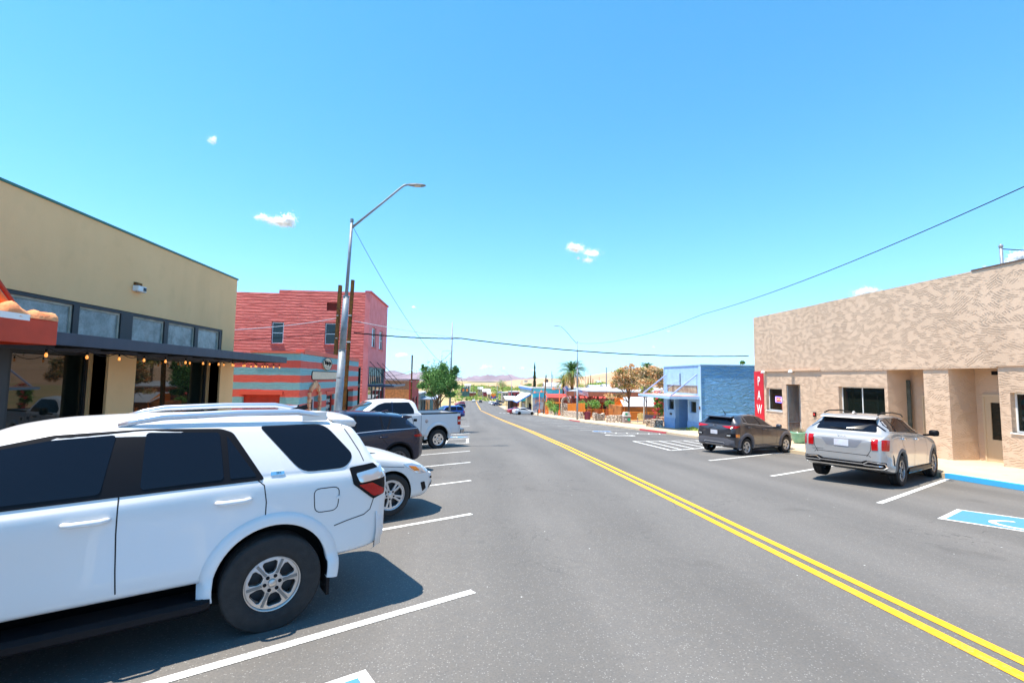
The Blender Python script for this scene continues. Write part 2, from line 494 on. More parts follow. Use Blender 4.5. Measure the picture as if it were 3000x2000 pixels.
def rim_mesh(r, style, depth=.03):
    """spoked face as a filled 2d curve with holes, in the xz plane facing -y -> returns mesh (axis along +y outward)"""
    cu = bpy.data.curves.new('rimc', 'CURVE'); cu.dimensions = '2D'; cu.fill_mode = 'BOTH'; cu.extrude = depth/2; cu.bevel_depth = .004; cu.bevel_resolution = 1
    def add(pts):
        sp = cu.splines.new('POLY'); sp.points.add(len(pts)-1); sp.use_cyclic_u = True
        for i, p in enumerate(pts): sp.points[i].co = (p[0], p[1], 0, 1)
    add([(r*.985*cos(2*pi*i/64), r*.985*sin(2*pi*i/64)) for i in range(64)])
    kind, n = style
    for k in range(n):
        a = 2*pi*(k+.5)/n
        def pol(rr, da): return (rr*cos(a+da), rr*sin(a+da))
        if kind == 'hex':
            q = rpoly([pol(r*.40, -.26), pol(r*.40, .26), pol(r*.56, .40), pol(r*.84, .36), pol(r*.91, .24), pol(r*.91, -.24), pol(r*.84, -.36), pol(r*.56, -.40)], r*.03, 2)
            add(q[::-1])
        elif kind == 'round':
            q = rpoly([pol(r*.52, -.2), pol(r*.52, .2), pol(r*.8, .3), pol(r*.86, 0), pol(r*.8, -.3)], r*.09, 3); add(q[::-1])
        elif kind == 'twin':     # paired spokes: big window + thin slot
            h = pi/n
            q = rpoly([pol(r*.30, -h*.45), pol(r*.30, h*.45), pol(r*.88, h*.60), pol(r*.91, 0), pol(r*.88, -h*.60)], r*.05, 3); add(q[::-1])
            b = 2*pi*k/n
            def pb(rr, da): return (rr*cos(b+da), rr*sin(b+da))
            q = rpoly([pb(r*.38, -.03), pb(r*.38, .03), pb(r*.88, h*.17), pb(r*.88, -h*.17)], r*.02, 3); add(q[::-1])
        else:
            h = pi/n
            q = rpoly([pol(r*.28, -h*.5), pol(r*.28, h*.5), pol(r*.88, h*.72), pol(r*.91, 0), pol(r*.88, -h*.72)], r*.05, 3); add(q[::-1])
    t = bpy.data.objects.new('rimt', cu); COL.objects.link(t); bpy.context.view_layer.update()
    me = bpy.data.meshes.new_from_object(t.evaluated_get(bpy.context.evaluated_depsgraph_get())); bpy.data.objects.remove(t)
    return me
def add_wheel(car, ax, side, rt, rr, wd, style, m_rim, track, detail=2, cap=None, spin=0):
    sg = 1 if side == 'L' else -1
    wname = 'wheel'
    e = bpy.data.objects.new(wname, None); COL.objects.link(e); e.parent = car.root
    e.matrix_basis = Matrix.Translation((ax, sg*track, rt)) @ Matrix.Rotation(0 if sg > 0 else pi, 4, 'Z')
    seg = 48 if detail > 1 else 24
    # local: +y outward face
    h = wd/2
    prof = [(rr*.97, -h*.6), (rr, -h*.8), (rr+(rt-rr)*.5, -h), (rt*.975, -h*.86), (rt, -h*.7), (rt, -h*.32), (rt*.985, -h*.3), (rt*.985, -h*.24), (rt, -h*.22), (rt, h*.22), (rt*.985, h*.24), (rt*.985, h*.3), (rt, h*.32), (rt, h*.7), (rt*.975, h*.86), (rt*.95, h*.94), (rt*.93, h*.93), (rr+(rt-rr)*.5, h), (rr+(rt-rr)*.18, h*.95), (rr+(rt-rr)*.12, h*.9), (rr, h*.82), (rr*.97, h*.6)]
    MB().lathe(prof, seg=seg, axis='y').build('tyre', M_RUB, e, world=False, smooth=True)
    m = MB().lathe([(rr*.9, -h*.7), (rr*.93, h*.4), (rr*.955, h*.7), (rr*1.0, h*.86), (rr*1.012, h*.84), (rr*1.01, h*.7)], seg=seg, axis='y')
    o = m.build('rim', m_rim, e, world=False, smooth=True)
    if detail:
        me = rim_mesh(rr*.96, style); me.materials.clear(); me.materials.append(m_rim)
        # curve lies in xy facing z -> turn to face +y
        me.transform(Matrix.Rotation(spin, 4, 'Y') @ Matrix.Translation((0, h*.52, 0)) @ Matrix.Rotation(-pi/2, 4, 'X'))
        sp = bpy.data.objects.new('spokes', me); COL.objects.link(sp); sp.parent = e
        MB().lathe([(.001, -h*.1), (rr*.86, -h*.1)], seg=seg, axis='y').build('brake_disc', M_DISC, e, world=False, fix=False)
        cp = MB().lathe([(rr*.16, h*.5), (rr*.155, h*.72), (rr*.12, h*.76), (.001, h*.77)], seg=20, axis='y')
        cp.build('hub_cap', cap or m_rim, e, world=False, smooth=True)
        if style[0] == 'hex':
            for k in range(6):
                a = 2*pi*k/6-spin; d = Vector((cos(a), 0, sin(a))); gq = MB().bar(d*rr*.37+Vector((0, h*.685, 0)), d*rr*.90+Vector((0, h*.685, 0)), .022, .006, up=(0, 1, 0)); gq.build('spoke_groove', mat('groove_grey', (.2, .19, .18), rough=.5, metal=.5), e, world=False)
        if detail > 1:
            nb = style[1] if style[1] in (5, 6) else 5
            for k in range(nb):
                a = 2*pi*k/nb-spin; MB().lathe([(.016, h*.45), (.016, h*.70), (.008, h*.73), (.001, h*.73)], c=(rr*.27*cos(a), 0, rr*.27*sin(a)), seg=8, axis='y').build('lug_nut', M_BLK, e, world=False, smooth=True)
    else:
        MB().lathe([(.001, h*.45), (rr*.95, h*.5)], seg=seg, axis='y').build('hub_cap', m_rim, e, world=False, fix=False)
    return e
def mirror_part(car, side, x, y, z, m, size=(.16, .22, .17)):
    sg = 1 if side == 'L' else -1
    b = MB(); n = 10; k = 0
    import itertools
    prof = [(-.5, .0, .0), (-.48, .55, .6), (-.3, .9, .92), (.0, 1, 1), (.35, .8, .8), (.5, .3, .4), (.52, 0, 0)]
    for (t, fy, fz) in prof:
        for j in range(12):
            a = 2*pi*j/12; cy = abs(cos(a))**.6*(1 if cos(a) >= 0 else -1); cz = abs(sin(a))**.6*(1 if sin(a) >= 0 else -1)
            b.v.append((x+t*size[0], y+sg*size[1]/2+sg*cy*size[1]/2*fy, z+cz*size[2]/2*fz))
    for i in range(len(prof)-1):
        for j in range(12): b.face((i*12+j, i*12+(j+1) % 12, (i+1)*12+(j+1) % 12, (i+1)*12+j))
    o = b.build('side_mirror', m, car.root, world=False, smooth=True)
    MB().bar((x+.02, y-sg*.12, z-size[2]*.4), (x+.02, y+sg*.05, z-size[2]*.3), .05, .05).build('mirror_stalk', M_BLK, car.root, world=False)
    return o
def handle(car, side, x, z, m, L=.22):
    sg = 1 if side == 'L' else -1
    q, n = car.hit(side, x, z)
    b = MB(); pts = []; rs = []
    for t in (-1, -.9, -.6, 0, .6, .9, 1):
        p, nn = car.hit(side, x+t*L/2, z+abs(0)*.01)
        o = .044 if abs(t) < .8 else (.02 if abs(t) < .95 else -.005)
        pts.append(p+nn*o); rs.append(.021 if abs(t) < .95 else .014)
    b.tube(pts, rs, 8)
    return b.build('door_handle', m, car.root, world=False, smooth=True)
# ------------------------------------------------------------------ surfaces
def asphalt():
    n = NT('asphalt'); o = n.tc.outputs['Object']
    f1 = n.noise(.35, 4); f2 = n.noise(60, 3); f3 = n.noise(9, 4)
    st = n.n('Mapping', {'Vector': o, 'Scale': (1.1, .05, 1)}).outputs['Vector']
    tr = n.noise(1.0, 3, vec=st)
    c = n.mix(n.rng(f1, .35, .65), (.132, .122, .110), (.160, .149, .135))
    c = n.mix(n.math('MULTIPLY', n.rng(tr, .4, .68), .55), c, (.198, .184, .168))
    c = n.mix(n.rng(f3, .3, .75, 0, .35), c, (.12, .12, .122))
    c = n.mix(n.rng(f2, .4, .7, 0, .4), c, (.08, .08, .08))
    vo = n.n('TexVoronoi', {'Vector': o, 'Scale': 75}); vc = n.n('SeparateColor', {'Color': vo.outputs['Color']}).outputs['Red']
    spk = n.math('MULTIPLY', n.math('GREATER_THAN', vc, .90), n.math('LESS_THAN', vo.outputs['Distance'], .42))
    c = n.mix(n.math('MULTIPLY', spk, .55), c, (.36, .35, .33))
    v2 = n.n('TexVoronoi', {'Vector': o, 'Scale': 7}); vc2 = n.n('SeparateColor', {'Color': v2.outputs['Color']}).outputs['Green']
    s2 = n.math('MULTIPLY', n.math('GREATER_THAN', vc2, .93), n.math('LESS_THAN', v2.outputs['Distance'], .07))
    c = n.mix(s2, c, (.6, .6, .58))
    dn = n.noise(.9, 5, dist=1.5); dk = n.math('MULTIPLY', n.math('LESS_THAN', n.math('ABSOLUTE', n.math('SUBTRACT', dn, .5)), .006), n.rng(n.noise(.12), .5, .6))
    c = n.mix(n.math('MULTIPLY', dk, .55), c, (.03, .03, .03))
    st2 = n.rng(n.noise(.55, 3, dist=.4), .66, .76, 0, .45); c = n.mix(st2, c, (.06, .055, .05))
    sx = n.n('SeparateXYZ', {0: o}).outputs['X']; wt = n.math('ABSOLUTE', n.math('SUBTRACT', n.math('PINGPONG', n.math('ADD', sx, n.math('MULTIPLY', n.noise(.15, 2), .5)), 1.9), .9)); c = n.mix(n.rng(wt, .15, .6, .16, 0), c, (.07, .068, .066))
    n.base(c); n.b.inputs['Roughness'].default_value = .82; n.b.inputs['Specular IOR Level'].default_value = .3
    n.bump(n.math('ADD', f2, n.math('MULTIPLY', vo.outputs['Distance'], .5)), .35, .006); return n.m
def concrete(name, a, b):
    n = NT(name); f = n.noise(.8, 5); g = n.noise(45, 3); s = n.noise(3.2, 5)
    c = n.mix(n.rng(f, .3, .7), a, b); c = n.mix(n.rng(g, .35, .75, 0, .35), c, tuple(q*.6 for q in a)); c = n.mix(n.rng(s, .58, .75, 0, .5), c, tuple(q*.55 for q in a))
    y = n.n('SeparateXYZ', {0: n.tc.outputs['Object']}).outputs['Y']
    j = n.math('LESS_THAN', n.math('FRACT', n.math('DIVIDE', y, 1.55)), .012); c = n.mix(n.math('MULTIPLY', j, .6), c, (.1, .08, .06))
    n.base(c); n.b.inputs['Roughness'].default_value = .85; n.bump(g, .3, .005); return n.m
def paint(name, col, wear=.6):
    n = NT(name); a = n.noise(38, 5, rough=.7); b = n.noise(2.5, 4)
    w = n.math('MULTIPLY', n.rng(a, .48, .66), n.rng(b, .35, .65, .15, 1.)); n.base(n.mix(n.math('MULTIPLY', w, wear*2), col, (.14, .14, .14)))
    n.b.inputs['Roughness'].default_value = .65; n.bump(a, .2, .004); return n.m
A = asphalt(); CONC = concrete('sidewalk_concrete', (.56, .43, .28), (.66, .53, .36)); CONCL = concrete('grey_concrete', (.50, .43, .33), (.58, .50, .38))
P_W = paint('white_road_paint', (.78, .78, .75)); P_Y = paint('yellow_road_paint', (.95, .46, .002), .3); P_B = paint('blue_road_paint', (.07, .26, .60), .3); P_R = paint('red_curb_paint', (.6, .08, .09), .6)
P_C = paint('blue_curb_paint', (.05, .42, .80), .15)
DIRT = NT('desert_dirt')
_c = DIRT.mix(DIRT.rng(DIRT.noise(.02, 6), .35, .65), (.52, .33, .16), (.36, .30, .12)); _c = DIRT.mix(DIRT.rng(DIRT.noise(.3, 6), .45, .7, 0, .5), _c, (.2, .18, .07)); DIRT.base(_c); DIRT.b.inputs['Roughness'].default_value = .95; DIRT.bump(DIRT.noise(3, 5), .5, .1); DIRT = DIRT.m
TANSOIL = mat('patio_soil', (.55, .36, .20), rough=.95, var=.3, vscale=2.5, bump=.5, bscale=30, bdist=.02)
XL, XR = -5.2, 13.05   # kerb lines
def frange(a, b, s):
    r = []; v = a
    while v < b-1e-6: r.append(v); v += s
    r.append(b); return r
def sheet(name, xs, ys, zf, m, parent=None):
    mb = MB(); n = len(xs)
    for y in ys:
        for x in xs: mb.v.append((x, y, zf(x, y)))
    for j in range(len(ys)-1):
        for i in range(n-1): mb.face((j*n+i, j*n+i+1, (j+1)*n+i+1, (j+1)*n+i))
    return mb.build(name, m, fix=False, smooth=True)
YS = frange(-14, 60, 1.0)+frange(62, 300, 4)[0:]
def terr(x, y):
    z = gz(max(-8.7, min(x, 18)), y)-.05
    if y < 0: z = min(z, 3)
    if x > 22: z += -1.2*min(1, (x-22)/20)*(1 if y > 30 else 0)+max(0, x-90)*.012
    if x < -14: z += -max(0, -14-x)*.012
    z += (noise.noise(Vector((x*.03, y*.03, 0)))*1.2)*min(1, max(0, abs(x-4)-25)/60)
    if -9 <= x <= 22: z -= .06
    return z
far = [-3000, -1500, -800, -400, -250, -160, -110, -80, -60, -45, -34, -26, -20, -14, -9, -5.2, 0, 5, 9, 13.05, 17, 22, 28, 36, 46, 60, 80, 100, 130, 170, 230, 320, 500, 900, 1600, 3500]
fy = [-60, -40, -20]+frange(-14, 60, 2)[1:]+frange(64, 300, 5)+[330, 370, 420, 500, 650, 900, 1300, 2000, 3500, 6000, 9500]
struct(sheet('ground', far, fy, terr, DIRT))
struct(sheet('road', [XL, -4, -2.6, -1.3, 0, 1.3, 2.6, 4, 5.3, 6.6, 7.9, 9, 10, 11, 12, XR], YS, gz, A))
def walkz(x, y): return gz(x, y)+.13
def sidewalk(name, x0, x1, edge, ys, m):
    n = 5; xs = [x0+(x1-x0)*i/n for i in range(n+1)]; mb = MB()
    for y in ys:
        for x in xs: mb.v.append((x, y, walkz(x, y)))
    k = len(xs)
    for j in range(len(ys)-1):
        for i in range(k-1): mb.face((j*k+i, j*k+i+1, (j+1)*k+i+1, (j+1)*k+i))
    # kerb face
    e = 0 if edge == x0 else k-1; b = len(mb.v)
    for y in ys: mb.v.append((edge, y, gz(edge, y)-.1))
    for j in range(len(ys)-1): mb.face((j*k+e, (j+1)*k+e, b+j+1, b+j))
    return struct(mb.build(name, m, fix=True))
sidewalk('sidewalk_left', -8.75, XL, XL, [y for y in YS if y <= 210], CONCL)
sidewalk('sidewalk_right', XR, 18.2, XR, [y for y in YS if y <= 210], CONC)
# kerb tops (a separate pour, 15 cm wide) painted where the photo shows it
def kerb(name, y0, y1, m, x0=XR-.012, x1=XR+.16, dz=.008):
    mb = MB(); ys = frange(y0, y1, .8)
    for y in ys:
        for (x, z) in ((x0, gz(XR, y)+.006), (x0, gz(XR, y)+.13+dz), (x1, gz(x1, y)+.13+dz)): mb.v.append((x, y, z))
    for j in range(len(ys)-1):
        for i in range(2): mb.face((j*3+i, j*3+i+1, (j+1)*3+i+1, (j+1)*3+i))
    return struct(mb.build(name, m))
kerb('blue_kerb', 5, 12.25, P_C); kerb('red_kerb', 31, 36, P_R); kerb('red_kerb', 56, 62, P_R)
# painted markings: sheets 4 mm above the asphalt
def strip(name, pts, w, m, dz=.005, ends=0):
    mb = MB()
    P = [Vector(p) for p in pts]; Q = []
    for a, b in zip(P, P[1:]):
        k = max(1, int((b-a).length/.7)); Q += [a.lerp(b, j/k) for j in range(k)]
    Q.append(P[-1])
    for i, p in enumerate(Q):
        d = (Q[min(i+1, len(Q)-1)]-Q[max(0, i-1)]).normalized(); t = Vector((-d.y, d.x))*w/2
        j = random.uniform(-.004, .004)
        for q in (p+t*(1+j*8), p-t*(1-j*8)): mb.v.append((q.x, q.y, gz(q.x, q.y)+dz))
    for i in range(len(Q)-1): mb.face((2*i, 2*i+1, 2*i+3, 2*i+2))
    return struct(mb.build(name, m, fix=False))
for dx in (-.115, .115): strip('centre_line', [(4.0+dx, y) for y in frange(-6, 158, 1)], .115, P_Y)
for dx in (-.115, .115): strip('centre_line', [(4.0+dx, y) for y in (166, 180, 200, 230, 262, 285)], .14, P_Y)
L60 = Vector((.857, .515)); LR = Vector((.84, .543))
for y in (5.03, 8.31, 11.69, 15.1, 18.44):
    e = Vector((.08, y)); strip('stall_line', [e, e-L60*6.1], .105, P_W)
for y in (8.95, 12.34, 15.68):
    e = Vector((8.08, y)); strip('stall_line', [e, e+LR*5.75], .105, P_W)
# left access aisle with ladder bars
for y in (22.17, 24.95): e = Vector((.06, y)); strip('aisle_line', [e, e-L60*3.2], .11, P_W)
strip('aisle_bar', [(-.04, 22.2), (-.04, 24.9)], .13, P_W)
for k in (1, 2): e = Vector((-.06-1.05*k, 22.17-.6*k)); strip('aisle_bar', [e, e+Vector((.0, 2.75))], .25, P_W)
for y, w in ((29.2, .5), (39.6, .5), (41.6, .25), (44.6, .25), (49.2, .2), (54.5, .2), (61, .2), (69, .2)): strip('stall_line', [(.06, y), (-3.4, y-2.0)], w*.55, P_W)
# right hatched area
Ah, Bh = Vector((8.29, 23.79)), Vector((8.17, 18.99)); Cc = Bh+LR*5.7; Dd = Vector((12.9, 25.3))
strip('hatch_line', [Ah, Bh], .13, P_W); strip('hatch_line', [Bh, Cc], .12, P_W); strip('hatch_line', [Ah, Dd], .12, P_W)
for k in range(1, 6):
    t = k/6; a = Ah.lerp(Dd, t); b = Bh.lerp(Cc, t-.03); strip('hatch_line', [a, b], .11, P_W)
for a, b, w in (((8.28, 31.97), (12.73, 31.2), .12), ((8.6, 31.0), (12.73, 30.3), .12), ((8.1, 34.8), (12.8, 37.0), .12), ((8.05, 38.2), (12.8, 40.6), .12), ((7.7, 41.4), (12.8, 44.0), .14), ((7.7, 45.5), (12.8, 48.0), .14), ((7.7, 50.5), (12.8, 53), .16), ((7.7, 56.6), (12.6, 58), .2), ((7.7, 63), (12.6, 64), .3), ((7.5, 71), (12.6, 72), .25), ((7.4, 79), (12.6, 80), .25)): strip('stall_line', [a, b], w, P_W)
for k in range(6): strip('hatch_line', [(8.9+k*.7, 31.0-.1*k), (9.2+k*.7, 31.9-.13*k)], .09, P_W)
for k in range(5): strip('crosswalk_bar', [(7.6+k*1.0, 118+k*.2), (8.0+k*1.0, 121)], .5, P_W)
strip('stop_line', [(-3, 160.5), (12.5, 160.5)], 1.1, P_W)
mb = MB(); n_ = 40
for i in range(n_):
    t = 2*pi*i/n_
    for r in (1, .72): p = (9.15+.93*r*cos(t)-.1*sin(t), 28.6+.62*r*sin(t)+.05*cos(t)); mb.v.append((p[0], p[1], gz(*p)+.005))
for i in range(n_): mb.face((2*i, 2*((i+1) % n_), 2*((i+1) % n_)+1, 2*i+1))
struct(mb.build('ring_marking', P_W, fix=False))
def flat(name, polys, m, dz, T):
    mb = MB()
    for pl in polys:
        r = delaunay_2d_cdt([Vector(p) for p in pl], [], [list(range(len(pl)))], 1, 1e-5); k = len(mb.v)
        for p in r[0]: q = T(p.x, p.y); mb.v.append((q[0], q[1], gz(q[0], q[1])+dz))
        for f in r[2]: mb.face([k+i for i in f])
    return struct(mb.build(name, m, fix=False))
def access_symbol(org, u, v, s):
    """blue panel with the white wheelchair figure; u = reading direction, v = up"""
    T = lambda a, b: (org[0]+(u[0]*a+v[0]*b)*s, org[1]+(u[1]*a+v[1]*b)*s)
    flat('access_symbol_border', [[(-.04, -.04), (1.54, -.04), (1.54, 1.04), (-.04, 1.04)]], P_W, .005, T)
    flat('access_symbol_panel', [[(.03, .03), (1.47, .03), (1.47, .97), (.03, .97)]], P_B, .009, T)
    def stroke(pts, w):
        P = [Vector(p) for p in pts]; Lf, Rt = [], []
        for i, p in enumerate(P):
            d = (P[min(i+1, len(P)-1)]-P[max(0, i-1)]).normalized(); t = Vector((-d.y, d.x))*w/2; Lf.append(tuple(p+t)); Rt.append(tuple(p-t))
        return Lf+Rt[::-1]
    arc = [(.72+.30*cos(t), .36+.25*sin(t)) for t in [radians(115+a) for a in range(0, 225, 12)]]
    head = [(.72+.075*cos(t), .87+.07*sin(t)) for t in [2*pi*i/14 for i in range(14)]]
    flat('access_symbol_figure', [stroke(arc, .075), head, stroke([(.72, .80), (.76, .46), (1.0, .44), (1.12, .18), (1.24, .2)], .085), stroke([(.75, .64), (.97, .62)], .06)], P_W, .013, T)
access_symbol((8.12, 7.72), Vector((.60, -.80)), Vector((.85, .53)), 1.30)
access_symbol((-.15, 2.645), Vector((-.87, -.5)), Vector((-.5, .866)), 1.15)
access_symbol((-1.7, 25.9), Vector((.9, -.2)), Vector((.4, .8)), 1.0); access_symbol((8.6, 32.6), Vector((.95, .1)), Vector((.1, .95)), .9)
# left kerb extension that carries the young tree and a lamp pole
mb = MB(); pl = rpoly([(-5.3, 28.0), (-2.2, 29.0), (-1.0, 30.4), (-1.05, 31.6), (-5.3, 31.6)], .6)
mb.v = [(x, y, gz(x, y)+.14) for x, y in pl]+[(x, y, gz(x, y)-.1) for x, y in pl]; k = len(pl); mb.face(range(k))
for i in range(k): mb.face((i, (i+1) % k, k+(i+1) % k, k+i))
struct(mb.build('kerb_extension', CONCL))
struct(sheet('patio_ground', [16.6, 19, 22, 26, 30, 36], frange(34, 92, 2), lambda x, y: gz(x, y)+.16, TANSOIL))
# ------------------------------------------------------------------ hills and mountains
def ridge(name, prof, D, depth, m, amp=.0, base=-30, rough=.02, nx=160):
    mb = MB(); rows = 14; x0 = prof[0][0]; x1 = prof[-1][0]
    for j in range(rows+1):
        t = j/rows
        for i in range(nx+1):
            px = x0+(x1-x0)*i/nx; py = sm(prof, px)
            p = aty(px, py, D); h = p.z
            f = (1-t)**.8 if t < 1 else 0
            y = D-depth*t; x = p.x*(1-.15*t*depth/D)
            z = base+(h-base)*f
            z += amp*noise.fractal(Vector((x*rough, y*rough, 3)), .6, 2.1, 5)*(f*(1-f)*4+(.12 if t == 0 else 0))
            mb.v.append((x, y, z))
    n = nx+1
    # back slope
    for i in range(nx+1):
        px = x0+(x1-x0)*i/nx; p = aty(px, sm(prof, px), D); mb.v.append((p.x, D+depth*.5, base))
    for j in range(rows):
        for i in range(nx): mb.face((j*n+i, j*n+i+1, (j+1)*n+i+1, (j+1)*n+i))
    b = (rows+1)*n
    for i in range(nx): mb.face((i, b+i, b+i+1, i+1))
    return struct(mb.build(name, m, fix=True, smooth=True))
ROCK = mat('mountain_rock', (.26, .19, .21), rough=.95, var=.35, vscale=.002, detail=8); ROCK2 = mat('basalt_scrub', (.08, .075, .07), rough=.95, col2=(.15, .14, .1), vscale=.01, detail=8)
n = NT('dry_grass_hill'); c_ = n.mix(n.rng(n.noise(.004, 7), .35, .65), (.55, .34, .20), (.42, .25, .14)); c_ = n.mix(n.rng(n.noise(.06, 6, rough=.7), .56, .66, 0, .7), c_, (.16, .16, .07)); n.base(c_); n.b.inputs['Roughness'].default_value = .95; TANH = n.m
ridge('mountains', [(900, 1092), (1060, 1096), (1112, 1090), (1135, 1088), (1153, 1083.5), (1180, 1091), (1224, 1101), (1232, 1099), (1270, 1100), (1310, 1106), (1351, 1107), (1370, 1109), (1391, 1111.5), (1402, 1108), (1420, 1104.5), (1431, 1107), (1446, 1104.3), (1464, 1109), (1485, 1109.4), (1506, 1110.8), (1560, 1112), (1700, 1113)], 9000, 2500, ROCK, amp=130, base=-60, rough=.0011)
ridge('dark_hill', [(1300, 1127), (1345, 1122), (1380, 1117), (1437, 1116.5), (1462, 1118.5), (1500, 1121), (1560, 1127)], 3200, 700, ROCK2, amp=15, base=-45, rough=.005)
ridge('dry_hill', [(1425, 1128), (1462, 1121), (1485, 1115.5), (1507, 1112), (1546, 1110.5), (1584, 1107.3), (1632, 1108), (1714, 1099.5), (1756, 1094), (1800, 1088), (1850, 1085.5), (1943, 1078.6), (2100, 1072), (2400, 1075), (3200, 1085)], 1300, 900, TANH, amp=16, base=-22, rough=.004)
# ------------------------------------------------------------------ wall finishes
def stucco(name, a, b, stroke=0, sc=1.0, bmp=.6):
    n = NT(name); o = n.tc.outputs['Object']
    f = n.noise(.45, 4); g = n.noise(30*sc, 4)
    c = n.mix(n.rng(f, .3, .7), a, b); c = n.mix(n.rng(n.noise(2.2, 5), .55, .8, 0, .25), c, tuple(q*.7 for q in a)); c = n.mix(n.rng(n.noise(1., 5, vec=n.n('Mapping', {'Vector': o, 'Scale': (1, 1, .3)}).outputs['Vector']), .52, .72, 0, .18), c, tuple(q*.65 for q in a))
    n.b.inputs['Roughness'].default_value = .9; n.b.inputs['Specular IOR Level'].default_value = .2
    if stroke:   # hand-trowelled plaster: short crescent strokes whose direction wanders
        s = n.n('SeparateXYZ', {0: o}); y, z = s.outputs['Y'], s.outputs['Z']; xx = s.outputs['X']
        u = n.math('ADD', y, xx)
        vm = n.n('Mapping', {'Vector': n.n('VectorMath', {0: o, 1: n.n('TexNoise', {'Vector': o, 'Scale': 2.5}).outputs['Color']}, operation='ADD').outputs[0], 'Scale': (1.1, 1.1, 2.4)}).outputs['Vector']
        vc = n.n('SeparateColor', {'Color': n.n('TexVoronoi', {'Vector': vm, 'Scale': 1.0}, feature='F1').outputs['Color']}).outputs['Red']
        th = n.math('MULTIPLY', n.math('SUBTRACT', vc, .5), 1.5)
        wob = n.math('MULTIPLY', n.noise(5.5, 3), .10)
        ph = n.math('MULTIPLY', n.math('ADD', n.math('ADD', n.math('MULTIPLY', z, n.math('COSINE', th)), n.math('MULTIPLY', u, n.math('SINE', th))), wob), 13.5)
        fr = n.math('FRACT', ph); saw = n.math('POWER', fr, 4.0)
        m4 = n.n('Mapping', {'Vector': o, 'Scale': (3.4, 3.4, 6)}).outputs['Vector']
        gate = n.rng(n.noise(1.0, 2, vec=m4), .42, .55)
        h = n.math('MULTIPLY', saw, gate)
        lin = n.math('MULTIPLY', n.math('GREATER_THAN', fr, .88), gate)
        c = n.mix(n.math('MULTIPLY', lin, .07*stroke), c, tuple(q*.5 for q in a)); c = n.mix(n.rng(n.noise(.5, 5, vec=n.n('Mapping', {'Vector': o, 'Scale': (1.5, 1.5, .35)}).outputs['Vector']), .55, .75, 0, .22), c, tuple(q*.6 for q in a))
        n.base(c); n.bump(n.math('ADD', h, n.math('MULTIPLY', g, .25)), min(1, bmp), .014*stroke)
    else:
        n.base(c); n.bump(g, bmp, .012)
    return n.m
def brickpaint(name, a, rows=True, b=None, dep=.03, sz=6.5):
    """painted rough masonry: horizontal courses showing through thick paint"""
    n = NT(name); o = n.tc.outputs['Object']
    m1 = n.n('Mapping', {'Vector': o, 'Scale': (.45, .45, 3.2)}).outputs['Vector']
    f = n.noise(2.2, 4, vec=m1, dist=.6); g = n.noise(22, 3)
    z = n.n('SeparateXYZ', {0: o}).outputs['Z']; wv = n.math('SINE', n.math('MULTIPLY', n.math('ADD', z, n.math('MULTIPLY', f, .25)), 6.28*sz/1.6))
    c = n.mix(n.rng(n.noise(.7, 4), .3, .7), a, b or tuple(q*.82 for q in a)); n.base(c); n.b.inputs['Roughness'].default_value = .75
    h = n.math('ADD', n.math('MULTIPLY', n.rng(f, .35, .7), 1.0), n.math('MULTIPLY', wv, .25)); n.bump(n.math('ADD', h, n.math('MULTIPLY', g, .15)), 1.0, dep); return n.m
TAN = stucco('tan_stucco', (.88, .55, .27), (.82, .50, .24)); BEIGE = stucco('trowelled_beige_plaster', (.64, .47, .34), (.58, .42, .30), stroke=1.0, bmp=1.0)
BEIGE2 = stucco('smooth_beige_plaster', (.62, .44, .31), (.56, .39, .27), sc=.6, bmp=.8)
NAVY = mat('dark_blue_grey_metal', (.035, .042, .065), rough=.5, var=.2); DKF = mat('charcoal_frame', (.022, .024, .027), rough=.5)
GREEN = mat('green_flashing', (.035, .16, .12), rough=.5)
M_WIN = mat('shop_glass', (.008, .012, .010), rough=.02, spec=.5, ior=1.5); M_DIRTY = NT('dusty_glass')
_c = M_DIRTY.mix(M_DIRTY.rng(M_DIRTY.noise(2.6, 7, rough=.7), .35, .68), (.12, .14, .13), (.38, .40, .37)); M_DIRTY.base(_c); M_DIRTY.b.inputs['Roughness'].default_value = .25; M_DIRTY = M_DIRTY.m
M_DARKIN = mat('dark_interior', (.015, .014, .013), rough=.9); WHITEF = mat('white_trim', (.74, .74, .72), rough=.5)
REDP = mat('red_canopy_paint', (.50, .045, .012), rough=.6, var=.15, vscale=3, bump=.2, bscale=50); ORGP = mat('orange_red_paint', (.85, .17, .03), rough=.5, var=.1)
WPOST = mat('galvanised_steel', (.24, .27, .30), rough=.5, metal=.25, var=.2, vscale=6); RUST = mat('rusty_steel', (.26, .11, .015), rough=.8, col2=(.09, .035, .012), vscale=5, metal=.2)
